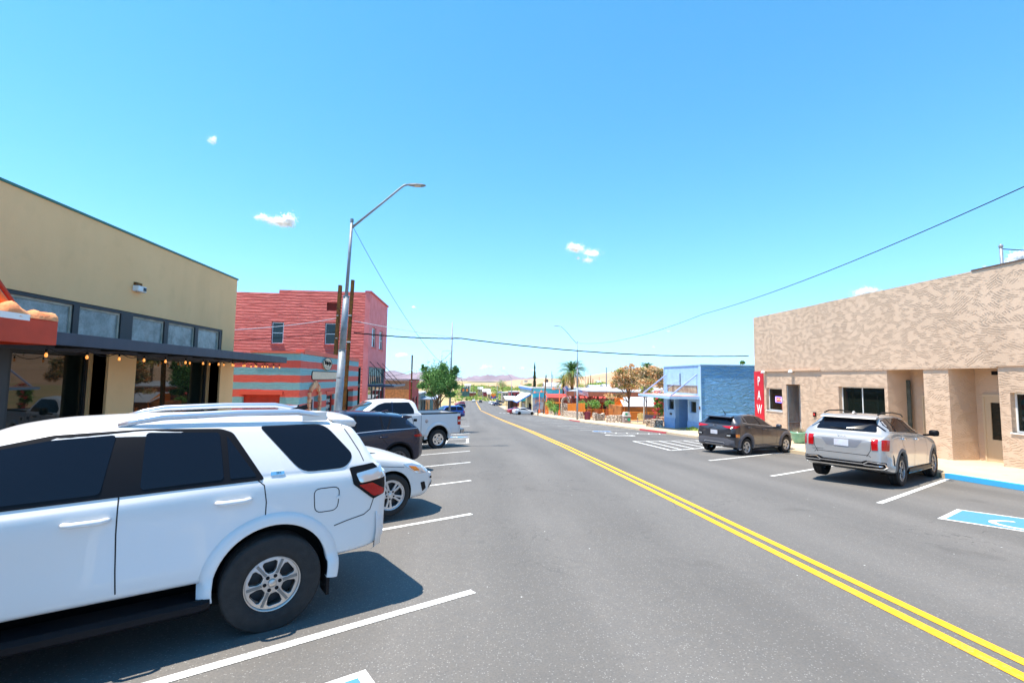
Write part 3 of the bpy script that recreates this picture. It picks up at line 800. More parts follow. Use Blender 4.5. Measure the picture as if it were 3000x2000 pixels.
# ------------------------------------------------------------------ tan shop on the left
def tan_shop():
    X = -8.7; y0, y1 = 7.6, 18.45; G = lambda y: gz(X, y)
    t = thing('tan_shop', 'tan stucco shop with dusty clerestory windows and dark canopy left of the parked white SUV', 'shop', (X, 13, gz(X, 13)))
    holes = [(9.72, 11.30, 2.6, 3.46), (11.38, 12.72, 2.6, 3.46), (13.10, 14.44, 2.6, 3.46), (14.60, 15.96, 2.6, 3.46), (16.12, 17.46, 2.6, 3.46), (8.1, 9.62, 2.6, 3.46)]
    big = [(7.9, 12.30, -1.0, 2.40), (13.25, 17.50, -1.0, 2.40)]
    hs = [(8.0, 17.6, 2.60, 3.50)]+big
    MB().wall('x', X-.5, X, y0, y1, -1.6, 5.45, hs).build('wall', TAN, t)
    m = MB().box(X-13, X-.5, y1-.35, y1, -1.6, 5.45).box(X-13, X-.5, y0, y0+.3, -1.6, 5.45).box(X-13, X-.5, y0, y1, 4.9, 5.0); m.build('side_wall', TAN, t)
    MB().box(X-.55, X+.03, y0, y1+.03, 5.45, 5.50).box(X-13, X-.55, y1-.4, y1+.03, 5.45, 5.50).build('roof_flashing', GREEN, t)
    # transom band
    m = MB(); b0, b1 = 2.60, 3.50
    m.box(X-.12, X-.02, 8.0, 17.6, 3.42, 3.5).box(X-.12, X-.02, 8.0, 17.6, 2.6, 2.66)
    for a, b in ((8.0, 8.1), (9.62, 9.76), (11.26, 11.42), (12.70, 13.12), (14.42, 14.60), (15.95, 16.13), (17.44, 17.6)): m.box(X-.13, X-.015, a, b, 2.66, 3.42)
    m.build('window_frame', DKF, t)
    for a, b in ((8.1, 9.62), (9.76, 11.26), (11.42, 12.70), (13.12, 14.42), (14.60, 15.95), (16.13, 17.44)):
        w = MB().wall('x', X-.10, X-.055, a, b, 2.66, 3.42, [(a+.05, b-.05, 2.70, 3.37)]).build('clerestory_window', mat('grimy_cream', (.45, .42, .33), rough=.8, var=.3), t)
        MB().box(X-.09, X-.08, a+.05, b-.05, 2.70, 3.37).build('pane', M_DIRTY, w)
    # storefront
    Xg = X-.42
    for a, b, rails in ((10.30, 12.30, ()), (13.25, 17.50, ())):
        f = MB().wall('x', Xg-.06, Xg+.02, a, b, -1.0, 2.40, [(a+.07, b-.07, -.55, 2.33)]).build('shop_window', DKF, t)
        MB().box(Xg-.03, Xg-.02, a+.07, b-.07, -.55, 2.33).build('pane', M_WIN, f)
    for a, b in ((12.30, 13.25), (17.50, 18.43)): MB().box(X-.30, X+.06, a, b, -1.2, 2.40).build('pillar', TAN, t)
    d = MB().wall('x', Xg-.06, Xg+.04, 7.9, 10.30, -1.0, 2.40, [(8.0, 8.9, -.5, 2.2), (9.05, 9.55, -.5, 2.2), (9.72, 10.1, -.5, 2.2)]).build('shop_door', mat('door_charcoal', (.03, .034, .04), rough=.4), t)
    MB().box(Xg-.03, Xg-.02, 8.0, 8.9, -.5, 2.2).box(Xg-.03, Xg-.02, 9.05, 9.55, -.5, 2.2).box(Xg-.03, Xg-.02, 9.72, 10.1, -.5, 2.2).build('pane', M_WIN, d)
    text_mesh('143', .34, WHITEF, 'house_number', d, frame_mat((Xg-.012, 9.05, 1.95), (0, 1, 0), (0, 0, 1)), extrude=.002)
    # interior shell
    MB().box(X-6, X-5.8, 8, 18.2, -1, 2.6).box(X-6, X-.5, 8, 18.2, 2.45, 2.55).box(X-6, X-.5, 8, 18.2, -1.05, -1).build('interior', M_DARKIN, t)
    # canopy
    Xc = -6.95
    c = MB().box(Xc-.05, Xc, 7.7, 18.9, 2.40, 2.62).box(X-.02, Xc-.05, 18.85, 18.9, 2.40, 2.62).box(X, Xc-.05, 7.7, 18.85, 2.54, 2.60).box(X+.0, X+.06, 7.7, 18.85, 2.38, 2.54)
    c.build('canopy', NAVY, t, bevel=.004)
    for y in frange(8.3, 18.3, 1.25): MB().box(X+.06, Xc-.05, y-.03, y+.03, 2.44, 2.54).build('canopy_beam', DKF, t)
    l = MB().box(X, X+.16, 12.98, 13.30, 4.05, 4.20).build('security_light', WHITEF, t, bevel=.02)
    MB().box(X+.16, X+.175, 13.16, 13.26, 4.08, 4.17).build('lens', M_GLASS, l); MB().box(X+.0, X+.06, 13.02, 13.26, 4.2, 4.29).build('bracket', RUST, l)
    return t
tan_shop()
# string lights under the canopy: bulbs hang on their own short leads
M_BULB = mat('amber_bulb', (.9, .45, .12), rough=.05, emit=(1, .32, .05), estr=.45, coat=1)
def string_lights():
    t = thing('string_lights', 'string of amber filament bulbs hanging under the dark canopy edge', 'string lights', (-7.15, 13, 2.4))
    ys = [8.75, 9.62, 10.45, 11.2, 11.95, 12.75, 13.55, 14.35, 15.15, 15.95, 16.7, 17.45, 18.2, 18.75]
    pts = []
    for a, b in zip(ys, ys[1:]):
        for k in range(6): q = k/6; pts.append((-7.15, a+(b-a)*q, 2.36-.10*sin(pi*q)))
    pts.append((-7.15, ys[-1], 2.36)); MB().tube(pts, .008, 5).build('cable', M_BLK, t)
    pts2 = [(-8.4, y, 2.42-.07*abs(sin(y*2.1))) for y in frange(12.8, 18.7, .3)]; MB().tube(pts2, .008, 5).build('cable', M_BLK, t)
    for (x, y, z) in [(-7.15, y, 2.36) for y in ys]+[(-8.4, y, 2.40) for y in (15.2, 16.3, 17.2, 17.9, 18.6)]+[(-7.6-.2*k, 18.8, 2.38) for k in range(4)]:
        MB().lathe([(.001, 0), (.016, -.005), (.018, -.06), (.012, -.065)], (x, y, z-.03), 8).build('socket', M_BLK, t, smooth=True)
        MB().lathe([(.011, 0), (.022, -.03), (.025, -.052), (.019, -.074), (.001, -.082)], (x, y, z-.09), 10).build('bulb', M_BULB, t, smooth=True)
string_lights()
# ------------------------------------------------------------------ neighbour with the red canopy at the frame edge
def red_neighbour():
    t = thing('red_canopy_building', 'red building whose lumpy-edged canopy with orange brace juts in at the left frame edge', 'shop', (-8.7, 2, .1))
    MB().box(-20, -8.7, -6, 7.6, -.8, 6.4).build('wall', REDP, t)
    MB().box(-6.55, -6.5, -5, 8.12, 2.36, 2.73).box(-8.7, -6.55, 8.07, 8.12, 2.36, 2.73).box(-8.7, -6.55, -5, 8.07, 2.5, 2.56).build('canopy', REDP, t, bevel=.006)
    MB().box(-6.5, -6.49, -5, 7.62, 2.69, 2.78).build('white_fascia_strip', WHITEF, t)
    b = MB(); ys = frange(4.5, 8.12, .09); k = 7
    for i, y in enumerate(ys):
        h = .07+.03*noise.noise(Vector((y*2.6, 0, 0)))+.02*noise.noise(Vector((y*8, 3, 0)))+(.045 if y > 7.8 else 0)
        h += .12*math.exp(-((y-7.45)/.15)**2)
        for j in range(k):
            a = pi*j/(k-1); b.v.append((-6.63+.14*cos(a)*(1+.15*noise.noise(Vector((y*5, j, 0)))), y, 2.735+h*sin(a)*1.2))
    for i in range(len(ys)-1):
        for j in range(k-1): b.face((i*k+j, i*k+j+1, (i+1)*k+j+1, (i+1)*k+j))
    b.face([j for j in range(k)]); b.face([(len(ys)-1)*k+j for j in range(k)])
    b.build('foam_edge', mat('orange_foam', (.85, .40, .17), rough=.9, col2=(.75, .2, .07), vscale=6, bump=.8, bscale=20, bdist=.02), t, smooth=True)
    MB().tube([(-6.62, 7.47, 2.80), (-8.68, 7.50, 5.4)], .055, 10).build('brace', ORGP, t, smooth=True)
    MB().tube([(-6.66, 7.66, 2.80), (-8.68, 7.58, 5.7)], .028, 8).build('brace', mat('dark_red_rod', (.45, .05, .02), rough=.6), t, smooth=True)
red_neighbour()
# ------------------------------------------------------------------ beige building on the right
def beige():
    X = 16.5; y1 = 26.48; G = lambda y: gz(16.5, y)+.13
    t = thing('beige_plaster_building', 'long beige trowel-textured plaster building with recessed entries on the right side of the street', 'building', (X, 18, G(18)))
    holes = [(24.08, 25.44, .38, 1.60), (22.67, 23.74, -1.3, 1.82), (17.78, 20.17, .40, 1.78), (16.10, 17.63, -1.3, 2.49), (13.62, 15.18, -1.3, 2.49), (11.2, 13.32, .50, 1.71), (6.0, 8.8, .5, 1.7)]
    MB().wall('x', X, X+.35, -6, y1, -1.8, 2.52, holes).build('wall', BEIGE, t)
    MB().box(X-.06, X+.35, -6, 21.16, 2.52, 5.66).box(X, X+.35, 21.16, y1, 2.52, 5.66).build('upper_wall', BEIGE, t)
    MB().box(X-.055, X+.0, 13.60, 21.16, 2.47, 2.52).build('ledge', BEIGE, t)
    MB().box(X+.35, X+14, y1-.35, y1, -1.8, 5.64).box(X+.35, X+14, -6, y1-.35, 5.2, 5.3).build('side_wall', BEIGE2, t)
    MB().box(X-.09, X+.35, -6, 14.16, 5.66, 5.70).build('roof_flashing', mat('brown_flashing', (.10, .06, .04), rough=.5), t)
    # projecting sign box (painted beige) above the pawn door throws the band of shade
    MB().box(X-.10, X, 21.17, 25.55, 2.28 if False else 2.50, 2.56).build('drip_ledge', BEIGE2, t)
    # recesses
    for (a, b, zt, dep, dw, da) in ((16.10, 17.63, 2.49, 1.0, .85, 16.25), (13.62, 15.18, 2.49, 1.0, 1.1, 13.80)):
        g = G((a+b)/2)
        m = MB().box(X+.35, X+dep, a-.1, a, g-.3, zt).box(X+.35, X+dep, b, b+.1, g-.3, zt).box(X+.35, X+dep, a-.1, b+.1, zt, zt+.05)
        m.wall('x', X+dep, X+dep+.1, a-.1, b+.1, g-.3, zt+.05, [(da, da+dw, g-.3, g+2.15)]); m.build('recess', BEIGE, t)
        f = MB().wall('x', X+dep-.02, X+dep+.06, da, da+dw, g-.02, g+2.15, [(da+.2, da+dw-.18, g+.72, g+1.95)]).build('door', mat('cream_door', (.56, .42, .27), rough=.55), t)
        MB().box(X+dep+.01, X+dep+.02, da+.2, da+dw-.18, g+.72, g+1.95).build('pane', M_WIN, f)
        MB().wall('x', X+dep-.04, X+dep-.02, da-.06, da+dw+.06, g-.02, g+2.23, [(da, da+dw, g-.02, g+2.15)]).build('door_frame', mat('cream_frame', (.60, .46, .30), rough=.6), f)
        MB().box(X+dep-.07, X+dep-.02, da+.06, da+.10, g+1.0, g+1.12).build('handle', M_CHR, f)
        if a < 15: MB().box(X+dep-.03, X+dep-.005, 14.35, 14.62, zt-.22, zt-.10).build('vent', M_BLK, t)
    # windows
    def win(a, b, z0, z1, mull=(), bars=(), dep=.16):
        f = MB().wall('x', X+dep, X+dep+.06, a, b, z0, z1, [(p+.05 if i == 0 else p+.02, q-.02 if i < len(mull) else q-.05, z0+.05, z1-.05) for i, (p, q) in enumerate(zip([a]+list(mull), list(mull)+[b]))]).build('window', WHITEF, t)
        MB().box(X+dep+.02, X+dep+.03, a+.04, b-.04, z0+.04, z1-.04).build('pane', M_WIN, f)
        MB().box(X-.04, X+dep, a-.03, b+.03, z0-.04, z0).build('sill', WHITEF, f)
        MB().box(X+.8, X+.85, a-.3, b+.3, z0-.5, z1+.3).build('blind', mat('dull_blind', (.10, .11, .09), rough=.9, var=.5, vscale=3), f); return f
    w = win(24.08, 25.44, .38, 1.60); win(17.78, 20.17, .40, 1.78, mull=(19.05,)); win(11.2, 13.32, .50, 1.71)
    neon = thing('open_sign', 'small neon OPEN sign with blue border in the window beside the red PAWN panel', 'neon sign', (X+.12, 24.5, .98))
    MB().box(X+.13, X+.15, 24.30, 24.80, .84, 1.14).build('backing', M_BLK, neon)
    mb = MB()
    for a, b in (((24.31, .85), (24.79, .85)), ((24.79, .85), (24.79, 1.13)), ((24.79, 1.13), (24.31, 1.13)), ((24.31, 1.13), (24.31, .85))): mb.tube([(X+.11, *a), (X+.11, *b)], .014, 6)
    mb.build('border_tube', mat('blue_neon', (.1, .1, .8), emit=(.22, .16, 1), estr=2.2), neon)
    text_mesh('OPEN', .20, mat('red_neon', (.8, .1, .05), emit=(1, .12, .08), estr=2.2), 'lettering', neon, frame_mat((X+.105, 24.55, .99), (0, -1, 0), (0, 0, 1)), extrude=.004, bold=.004, sx=.85)
    nt = tag(MB().box(X+.13, X+.14, 24.12, 24.32, .50, .86).build('window_poster', mat('red_poster', (.55, .12, .08), rough=.6, var=.3, vscale=20), None), 'small red printed poster taped in the pawn shop window corner', 'poster')
    # pawn shop door
    g = G(23.2)
    m = MB().box(X+.35, X+.75, 22.57, 22.67, g-.3, 1.9).box(X+.35, X+.75, 23.74, 23.84, g-.3, 1.9).box(X+.35, X+.8, 22.57, 23.84, 1.82, 1.9); m.build('recess', BEIGE2, t)
    f = MB().wall('x', X+.68, X+.75, 22.67, 23.74, g-.02, 1.82, [(22.78, 23.62, g+.15, 1.66)]).build('shop_door', WHITEF, t)
    MB().box(X+.71, X+.72, 22.78, 23.62, g+.15, 1.66).build('pane', M_WIN, f)
    MB().box(X+.69, X+.70, 22.80, 23.60, g+.75, g+1.35).build('door_notice', mat('red_notice', (.62, .05, .03), rough=.5), f, fix=False)
    text_mesh('PAWN\nSHOP\nOPEN', .17, WHITEF, 'notice_lettering', f, frame_mat((X+.685, 23.2, g+1.05), (0, -1, 0), (0, 0, 1)), extrude=.002)
    MB().box(X+.62, X+.68, 22.8, 23.6, g+1.0, g+1.03).build('push_bar', M_CHR, f)
    gt = MB()
    for k in range(5): gt.box(X+.06, X+.085, 23.70-.001*k, 23.73, g+.05, 1.75)
    for k in range(9): gt.box(X+.03+k*.07, X+.045+k*.07, 23.66, 23.70, g+.05, 1.75)
    for z in (g+.05, g+.9, 1.7): gt.box(X+.02, X+.62, 23.65, 23.71, z, z+.04)
    tag(gt.build('security_gate', WPOST), 'folded grey metal security gate inside the pawn shop doorway', 'gate')
    # flood lamps
    for y in (25.45, 23.15):
        l = MB().lathe([(.001, .12), (.06, .10), (.10, .02), (.13, -.04), (.10, -.03), (.001, .02)], (X-.16, y, 2.45), 16).build('flood_lamp', WHITEF, t, smooth=True)
        MB().tube([(X, y, 2.48), (X-.1, y, 2.5)], .025, 8).build('bracket', WHITEF, l)
    c = MB().box(X-.05, X, 21.60, 21.78, .30, .52).build('card_reader_box', M_BLK, t, bevel=.01); MB().box(X-.055, X-.05, 21.63, 21.75, .36, .47).build('label', mat('redlabel', (.5, .03, .02)), c)
    # vertical red panel with white letters
    p = thing('pawn_sign', 'tall red painted panel reading PAWN at the far corner of the beige plaster building', 'sign', (X, 26, G(26)))
    MB().box(X-.035, X+0.0, 25.64, y1+.02, G(26)-.1, 2.52).build('panel', mat('pawn_red', (.58, .008, .02), rough=.5, var=.15, vscale=1.5), p)
    for ch, z in (('P', 1.94), ('A', 1.14), ('W', .36), ('N', -.42)):
        text_mesh(ch, .72, WHITEF, 'letter', p, frame_mat((X-.04, 26.05, z), (0, -1, 0), (0, 0, 1)), extrude=.003, bold=.012, sx=.62)
    # rooftop mast
    mpos = aty(2936, 780, 17.5)
    q = thing('rooftop_mast', 'grey service mast with cables standing on the beige building roof', 'mast', (mpos.x, 17.5, 5.3))
    MB().tube([(mpos.x, 17.5, 5.25), (mpos.x, 17.5, atx(2933, 722, mpos.x).z)], .055, 10).build('pole', WPOST, q, smooth=True)
    zt = atx(2933, 722, mpos.x).z
    MB().lathe([(.001, .12), (.07, .05), (.08, 0), (.06, -.05)], (mpos.x, 17.5, zt), 12).build('weather_head', WPOST, q, smooth=True)
    MB().tube([(mpos.x, 17.5, zt-.1), (mpos.x+.5, 16.9, zt-.32), (mpos.x+1.4, 15.5, zt-.4)], .02, 6).tube([(mpos.x, 17.5, zt-.75), (mpos.x+.5, 16.9, zt-.95), (mpos.x+1.4, 15.5, zt-1.0)], .015, 6).build('cable', M_BLK, q)
    # planter
    P = aty(2341, 1296, 1).xyz; pg = gnd(2342, 1298, .13); pg = Vector((15.4, 22.1, G(22.1)))
    d = (2342-1500)/FPX; pp = sight(2342, 1297); tt = 1
    s = (EYE.z-G(21.6))/(-pp.z); pg = EYE+pp*s
    q = thing('planter_pot', 'round green glazed pot of dry succulents outside the pawn shop door', 'planter', (pg.x, pg.y, pg.z))
    c0 = (pg.x, pg.y, pg.z)
    MB().lathe([(.001, 0), (.20, 0), (.26, .05), (.33, .2), (.36, .36), (.375, .44), (.40, .46), (.40, .52), (.36, .52), (.34, .44), (.001, .42)], c0, 32).build('pot', mat('green_glaze', (.10, .30, .20), rough=.25, coat=.5, col2=(.18, .38, .26), vscale=5), q, smooth=True)
    mb = MB()
    for k in range(70):
        a = random.uniform(0, 6.28); r = random.uniform(0, .28); h = random.uniform(.12, .34); l = random.uniform(.02, .14)
        mb.tube([(c0[0]+r*cos(a), c0[1]+r*sin(a), c0[2]+.42), (c0[0]+(r+l)*cos(a), c0[1]+(r+l)*sin(a), c0[2]+.42+h)], [.012, .004], 5)
    mb.build('succulents', mat('dry_succulent', (.45, .28, .22), rough=.8, col2=(.25, .22, .1), vscale=15), q)
beige()
# ------------------------------------------------------------------ striped shop, red two-storey block and what follows on the left
def striped_mat():
    n = NT('striped_paint'); o = n.tc.outputs['Object']; s = n.n('SeparateXYZ', {0: o}); z = s.outputs['Z']
    # bands .375 m tall, counted down from the parapet
    k = n.math('FRACT', n.math('DIVIDE', n.math('SUBTRACT', 3.07-gz(-8.7, 30)+20*.75, n.math('ADD', z, n.math('MULTIPLY', n.math('SUBTRACT', n.noise(1.3, 3), .5), .10))), .75)); blue = n.math('LESS_THAN', k, .5)
    red = n.mix(n.noise(2, 3), (.70, .11, .07), (.58, .07, .05)); bl = n.mix(n.noise(3, 3), (.15, .36, .40), (.22, .44, .47))
    n.base(n.mix(blue, red, bl)); n.b.inputs['Roughness'].default_value = .7
    u = n.math('ADD', s.outputs['X'], s.outputs['Y']); cv = n.n('CombineXYZ', {'X': u, 'Y': z, 'Z': 0.0}).outputs[0]
    b = n.n('TexBrick', {'Vector': cv, 'Scale': 1.0, 'Brick Width': .55, 'Row Height': .125, 'Mortar Size': .012, 'Color1': (1, 1, 1, 1), 'Color2': (.35, .35, .35, 1), 'Mortar': (0, 0, 0, 1)}); b.offset = .37
    bw = n.n('RGBToBW', {0: b.outputs['Color']}).outputs[0]
    n.bump(n.math('ADD', bw, n.math('MULTIPLY', n.noise(9, 4), .6)), .9, .035); return n.m
TIN = mat('white_tin_roof', (.50, .51, .53), rough=.6, var=.15, vscale=.6); STRIPE = striped_mat(); REDM = brickpaint('coral_red_masonry', (.78, .15, .125), b=(.68, .11, .09), dep=.07); REDS = mat('skylit_pink_red_plaster', (.80, .25, .25), rough=.8, col2=(.72, .18, .17), vscale=1.2, bump=.3, bscale=12)  # REDS: pinkish cast of sky-lit shade put into the front wall colour
TEALF = mat('teal_grey_frame', (.10, .17, .17), rough=.5); CREAM = mat('cream_sign_board', (.62, .52, .38), rough=.7, var=.08); WOOD = mat('weathered_boards', (.62, .25, .08), rough=.8, var=.35, vscale=3, bump=.4, bscale=9)
WOODB = mat('brown_boards', (.30, .16, .09), rough=.85, var=.3, vscale=3, bump=.4, bscale=9)
def sash(t, axis, pos, u0, u1, z0, z1, sgn, name='window'):
    """double-hung window set in an opening; axis x: wall normal along x"""
    fr = MB(); W = lambda a, b, *r: fr.wall(axis, min(a, b), max(a, b), *r)
    zm = (z0+z1)/2; W(pos-sgn*.16, pos-sgn*.10, u0, u1, z0, z1, [(u0+.06, u1-.06, z0+.06, zm-.03), (u0+.06, u1-.06, zm+.03, z1-.06)])
    f = fr.build(name, WHITEF, t); p = MB(); a, b = sorted((pos-sgn*.14, pos-sgn*.13))
    (p.box(a, b, u0+.04, u1-.04, z0+.04, z1-.04) if axis == 'x' else p.box(u0+.04, u1-.04, a, b, z0+.04, z1-.04)).build('pane', M_WIN, f)
    s = MB(); a, b = sorted((pos, pos+sgn*.06))
    (s.box(a, b, u0-.08, u1+.08, z0-.09, z0) if axis == 'x' else s.box(u0-.08, u1+.08, a, b, z0-.09, z0)).build('sill', mat('red_sill', (.62, .10, .07), rough=.7), f); return f
def striped_shop():
    X = -8.7; Y0, Y1 = 25.55, 38.5
    t = thing('striped_shop', 'one-storey stone barber shop painted in red and teal stripes beside the tall red building', 'shop', (X, 30, gz(X, 30)))
    # front with openings
    MB().wall('x', X-.35, X, Y0, Y1, -2.4, 3.07, [(27.15, 28.65, -2.4, 1.10), (30.3, 31.9, -.75, .80), (34, 37, -1.2, 1.0)]).build('wall', STRIPE, t)
    gx0, gx1 = -11.47, -9.65
    MB().wall('y', Y0-.004, Y0+.35, -22, X-.35, -2.4, 3.07, [(gx0, gx1, -2.0, .94)]).build('side_wall', STRIPE, t)
    MB().box(gx0-.15, gx1+.15, Y0-.10, Y0-.004, .94, 1.14).build('lintel', mat('orange_red_lintel', (.68, .09, .05), rough=.7, bump=.5, bscale=8), t)
    MB().box(gx0, gx1, Y0+.12, Y0+.2, -2.0, .94).build('garage_door', mat('deep_red_door', (.36, .025, .015), rough=.6, var=.2), t)
    MB().box(-11.2, X-.0, Y0-.07, Y0+.4, 3.07, 3.17).box(X-.4, X+.05, Y0+.4, Y1, 3.07, 3.30).build('parapet_cap', mat('coral_cap', (.66, .13, .08), rough=.7, bump=.4, bscale=10), t)
    MB().box(-22, X-.4, Y0+.4, Y1, 2.7, 2.8).build('roof', M_DARKIN, t)
    MB().box(-8.73, -8.66, Y0-.03, Y0+.02, -.02, .26).build('meter_box', mat('meter_red', (.28, .03, .02), rough=.5), t)
    # pointed stone door surround
    st = MB(); random.seed(3)
    for sgn, y in ((-1, 27.12), (1, 28.68)):
        for k in range(9): z = -1.35+k*.28; st.cbox((X+.04, y+sgn*.14, z), (.16, .28+.06*(k % 2), .25))
    for k in range(9):
        a = radians(22+17*k); st.bar((X+.04, 27.9+.62*cos(a), 1.02+.22*sin(a)), (X+.04, 27.9+(.95)*cos(a), 1.02+(.50+.14*math.exp(-((a-pi/2)/.4)**2))*sin(a)), .17, .15, up=(1, 0, 0))
    st.build('door_surround', mat('orange_stone', (.58, .20, .10), rough=.8, col2=(.70, .48, .28), vscale=3.5, bump=.5, bscale=12), t, bevel=.015)
    MB().box(X-.12, X-.06, 27.2, 28.6, .78, 1.15).build('tympanum', mat('coral_paint', (.6, .10, .06), rough=.7), t)
    d = MB().wall('x', X-.30, X-.22, 27.15, 28.65, -1.7, .78, [(27.95, 28.5, -1.2, .6)]).build('door', mat('pale_lilac_door', (.55, .55, .62), rough=.5), t)
    MB().box(X-.27, X-.26, 27.95, 28.5, -1.2, .6).build('pane', M_WIN, d); MB().box(X-.22, X-.18, 27.8, 27.86, -.5, -.3).build('handle', M_CHR, d)
    w = MB().wall('x', X-.22, X-.12, 30.3, 31.9, -.75, .80, [(30.4, 31.8, -.66, .70)]).build('window', mat('brick_red_frame', (.42, .04, .03), rough=.6), t)
    MB().box(X-.18, X-.17, 30.4, 31.8, -.66, .70).build('pane', M_WIN, w)
    MB().box(X-.0, X+.05, 30.15, 32.1, .80, 1.0).build('lintel', mat('coral_paint', (.6, .1, .06)), t)
    for i, tx in enumerate(('MARTINEZ', 'BARBER', 'SHOP')): text_mesh(tx, .30 if i else .27, WHITEF, 'window_lettering', w, frame_mat((X-.155, 31.05, .38-.36*i), (0, 1, 0), (0, 0, 1)), extrude=.002, sx=.95 if i else .85)
    sg = thing('round_sign', 'round cream shop sign with dark script high on the striped shop front', 'sign', (X, 30, 2.65))
    MB().lathe([(.001, .0), (.44, 0), (.46, .02), (.46, .06), (.44, .08), (.001, .08)], (0, 0, 0), 36).build('board', CREAM, None)
    o = bpy.data.objects['board']; o.parent = sg
    o.matrix_basis = Matrix.Translation((0, .03, 0)) @ Matrix.Rotation(pi/2, 4, 'Y') @ Matrix.Diagonal((.8, 1.9, 1, 1))
    o.data.transform(o.matrix_basis); o.matrix_basis = Matrix.Identity(4)
    rim = MB(); nn = 40
    for i in range(nn):
        a, b = 2*pi*i/nn, 2*pi*(i+1)/nn; rim.bar((X+.085, 30.03+.87*cos(a), 2.65+.365*sin(a)), (X+.085, 30.03+.87*cos(b), 2.65+.365*sin(b)), .03, .02, up=(1, 0, 0))
    rim.build('rim', M_BLK, sg)
    sc = MB(); random.seed(5)
    for k in range(15):
        y = 29.40+k*.09; h = random.uniform(.05, .16); z = 2.70+random.uniform(-.05, .05); sc.tube([(X+.09, y, z-h), (X+.09, y+.03, z+h), (X+.09, y+.08, z-h*.4)], .010, 4)
    sc.tube([(X+.09, 29.6, 2.46), (X+.09, 30.05, 2.42), (X+.09, 30.45, 2.46)], .012, 4); sc.build('script', M_BLK, sg)
    b = thing('blank_sign', 'long blank cream board with rounded ends on the striped shop front', 'sign', (X, 29.9, 1.95))
    pl = rpoly([(27.37, 1.74), (32.5, 1.74), (32.5, 2.16), (27.37, 2.16)], .16)
    MB().prism(pl, 'x', X, X+.05).build('board', CREAM, b)
    pl2 = rpoly([(27.33, 1.70), (32.54, 1.70), (32.54, 2.20), (27.33, 2.20)], .18); MB().prism(pl2, 'x', X, X+.035).build('frame', M_BLK, b)
striped_shop()
def red_block():
    X = -8.7; Y0, Y1 = 41.8, 50.65
    t = thing('red_brick_block', 'two-storey coral red painted building with white sash windows on the left side of the street', 'building', (X, 45, gz(X, 45)))
    hs = [(-16.75, -15.75, 4.55, 6.45), (-12.38, -11.28, 4.55, 6.45), (-12.3, -11.2, 7.5, 8.2), (-11.9, -9.25, -3, 2.73)]
    MB().wall('y', Y0, Y0+.4, -16.27, X-.4, -3.6, 9.17, hs[1:]+[]).wall('y', Y0, Y0+.4, -24, -16.27, -3.6, 8.89, [(-16.75, -16.27, 4.55, 6.45)]).build('side_wall', REDM, t) if False else None
    MB().wall('y', Y0, Y0+.4, -24, X-.4, -3.6, 8.89, hs).box(-16.27, X-.4, Y0, Y0+.4, 8.89, 9.17).build('side_wall', REDM, t)
    fh = [(43.2, 45.0, 4.5, 6.35), (46.7, 48.6, 4.5, 6.35), (42.3, 50.2, -3, 2.78)]
    MB().wall('x', X-.4, X, Y0, Y1, -3.6, 9.17, fh).build('front_wall', REDS, t)
    MB().box(X-.42, X+.12, Y0-.05, Y1, 9.17, 9.3).box(-24, X-.42, Y0+.4, Y1, 8.2, 8.3).build('cornice', mat('coral_cornice', (.6, .12, .11), rough=.7), t)
    MB().wall('y', Y1-.4, Y1, -24, X-.4, -3.6, 8.8, []).build('rear_wall', REDM, t)
    for (a, b, z0, z1) in hs[:2]: sash(t, 'y', Y0, a+.03, b-.03, z0+.05, z1-.05, -1)
    for (a, b, z0, z1) in fh[:2]: sash(t, 'x', X, a+.03, b-.03, z0+.05, z1-.05, 1)
    v = MB()
    for k in range(5): v.box(-12.3, -11.2, Y0+.1, Y0+.16, 7.52+k*.14, 7.60+k*.14)
    v.box(-12.3, -11.2, Y0+.2, Y0+.22, 7.5, 8.2).build('louvre_vent', mat('vent_red', (.25, .03, .02), rough=.8), t)
    # corner shopfront
    f = MB().wall('y', Y0+.12, Y0+.2, -11.9, -9.25, -3.2, 2.73, [(-11.8, -10.62, 1.3, 2.62), (-10.5, -9.85, 1.3, 2.62), (-9.75, -9.33, 1.3, 2.62), (-11.8, -10.6, -2.9, 1.0), (-10.5, -9.85, -2.9, 1.0), (-9.75, -9.33, -2.9, 1.0)]).build('side_shopfront', TEALF, t)
    MB().box(-11.85, -9.3, Y0+.15, Y0+.16, -3, 2.68).build('pane', M_WIN, f)
    hl = [(42.45+i*.86, 42.45+i*.86+.70, 1.25, 2.68) for i in range(9)]+[(42.45, 44.6, -2.6, 1.0), (44.8, 46.2, -2.8, 1.0), (46.4, 48.2, -2.6, 1.0), (48.4, 50.1, -2.6, 1.0)]
    f = MB().wall('x', X-.2, X-.1, 42.3, 50.2, -3.2, 2.78, hl).build('shopfront', TEALF, t)
    MB().box(X-.16, X-.15, 42.35, 50.15, -3, 2.72).build('pane', M_WIN, f)
    a = MB().box(X, -6.6, 42.2, 49.5, 1.12, 1.17).box(-6.62, -6.5, 42.2, 49.5, 1.03, 1.22).box(X, -6.6, 42.2, 42.28, 1.03, 1.22).build('awning', mat('navy_awning', (.04, .06, .10), rough=.4), t, bevel=.02)
    for y in (42.9, 46.2, 48.9): MB().tube([(-6.8, y, 1.2), (X, y-.3, 3.25)], .03, 6).build('awning_rod', M_BLK, t)
    MB().tube([(-12, 47, 9.2), (-12, 47, 9.7), (-12.2, 47, 9.95), (-12.5, 47, 9.9)], .08, 8).build('roof_vent_pipe', WHITEF, t)
    MB().box(X-.02, X+.02, 46.9, 47.25, -.9, .3).build('blue_poster', mat('blue_poster', (.12, .35, .75), rough=.6), t) if False else None
red_block()
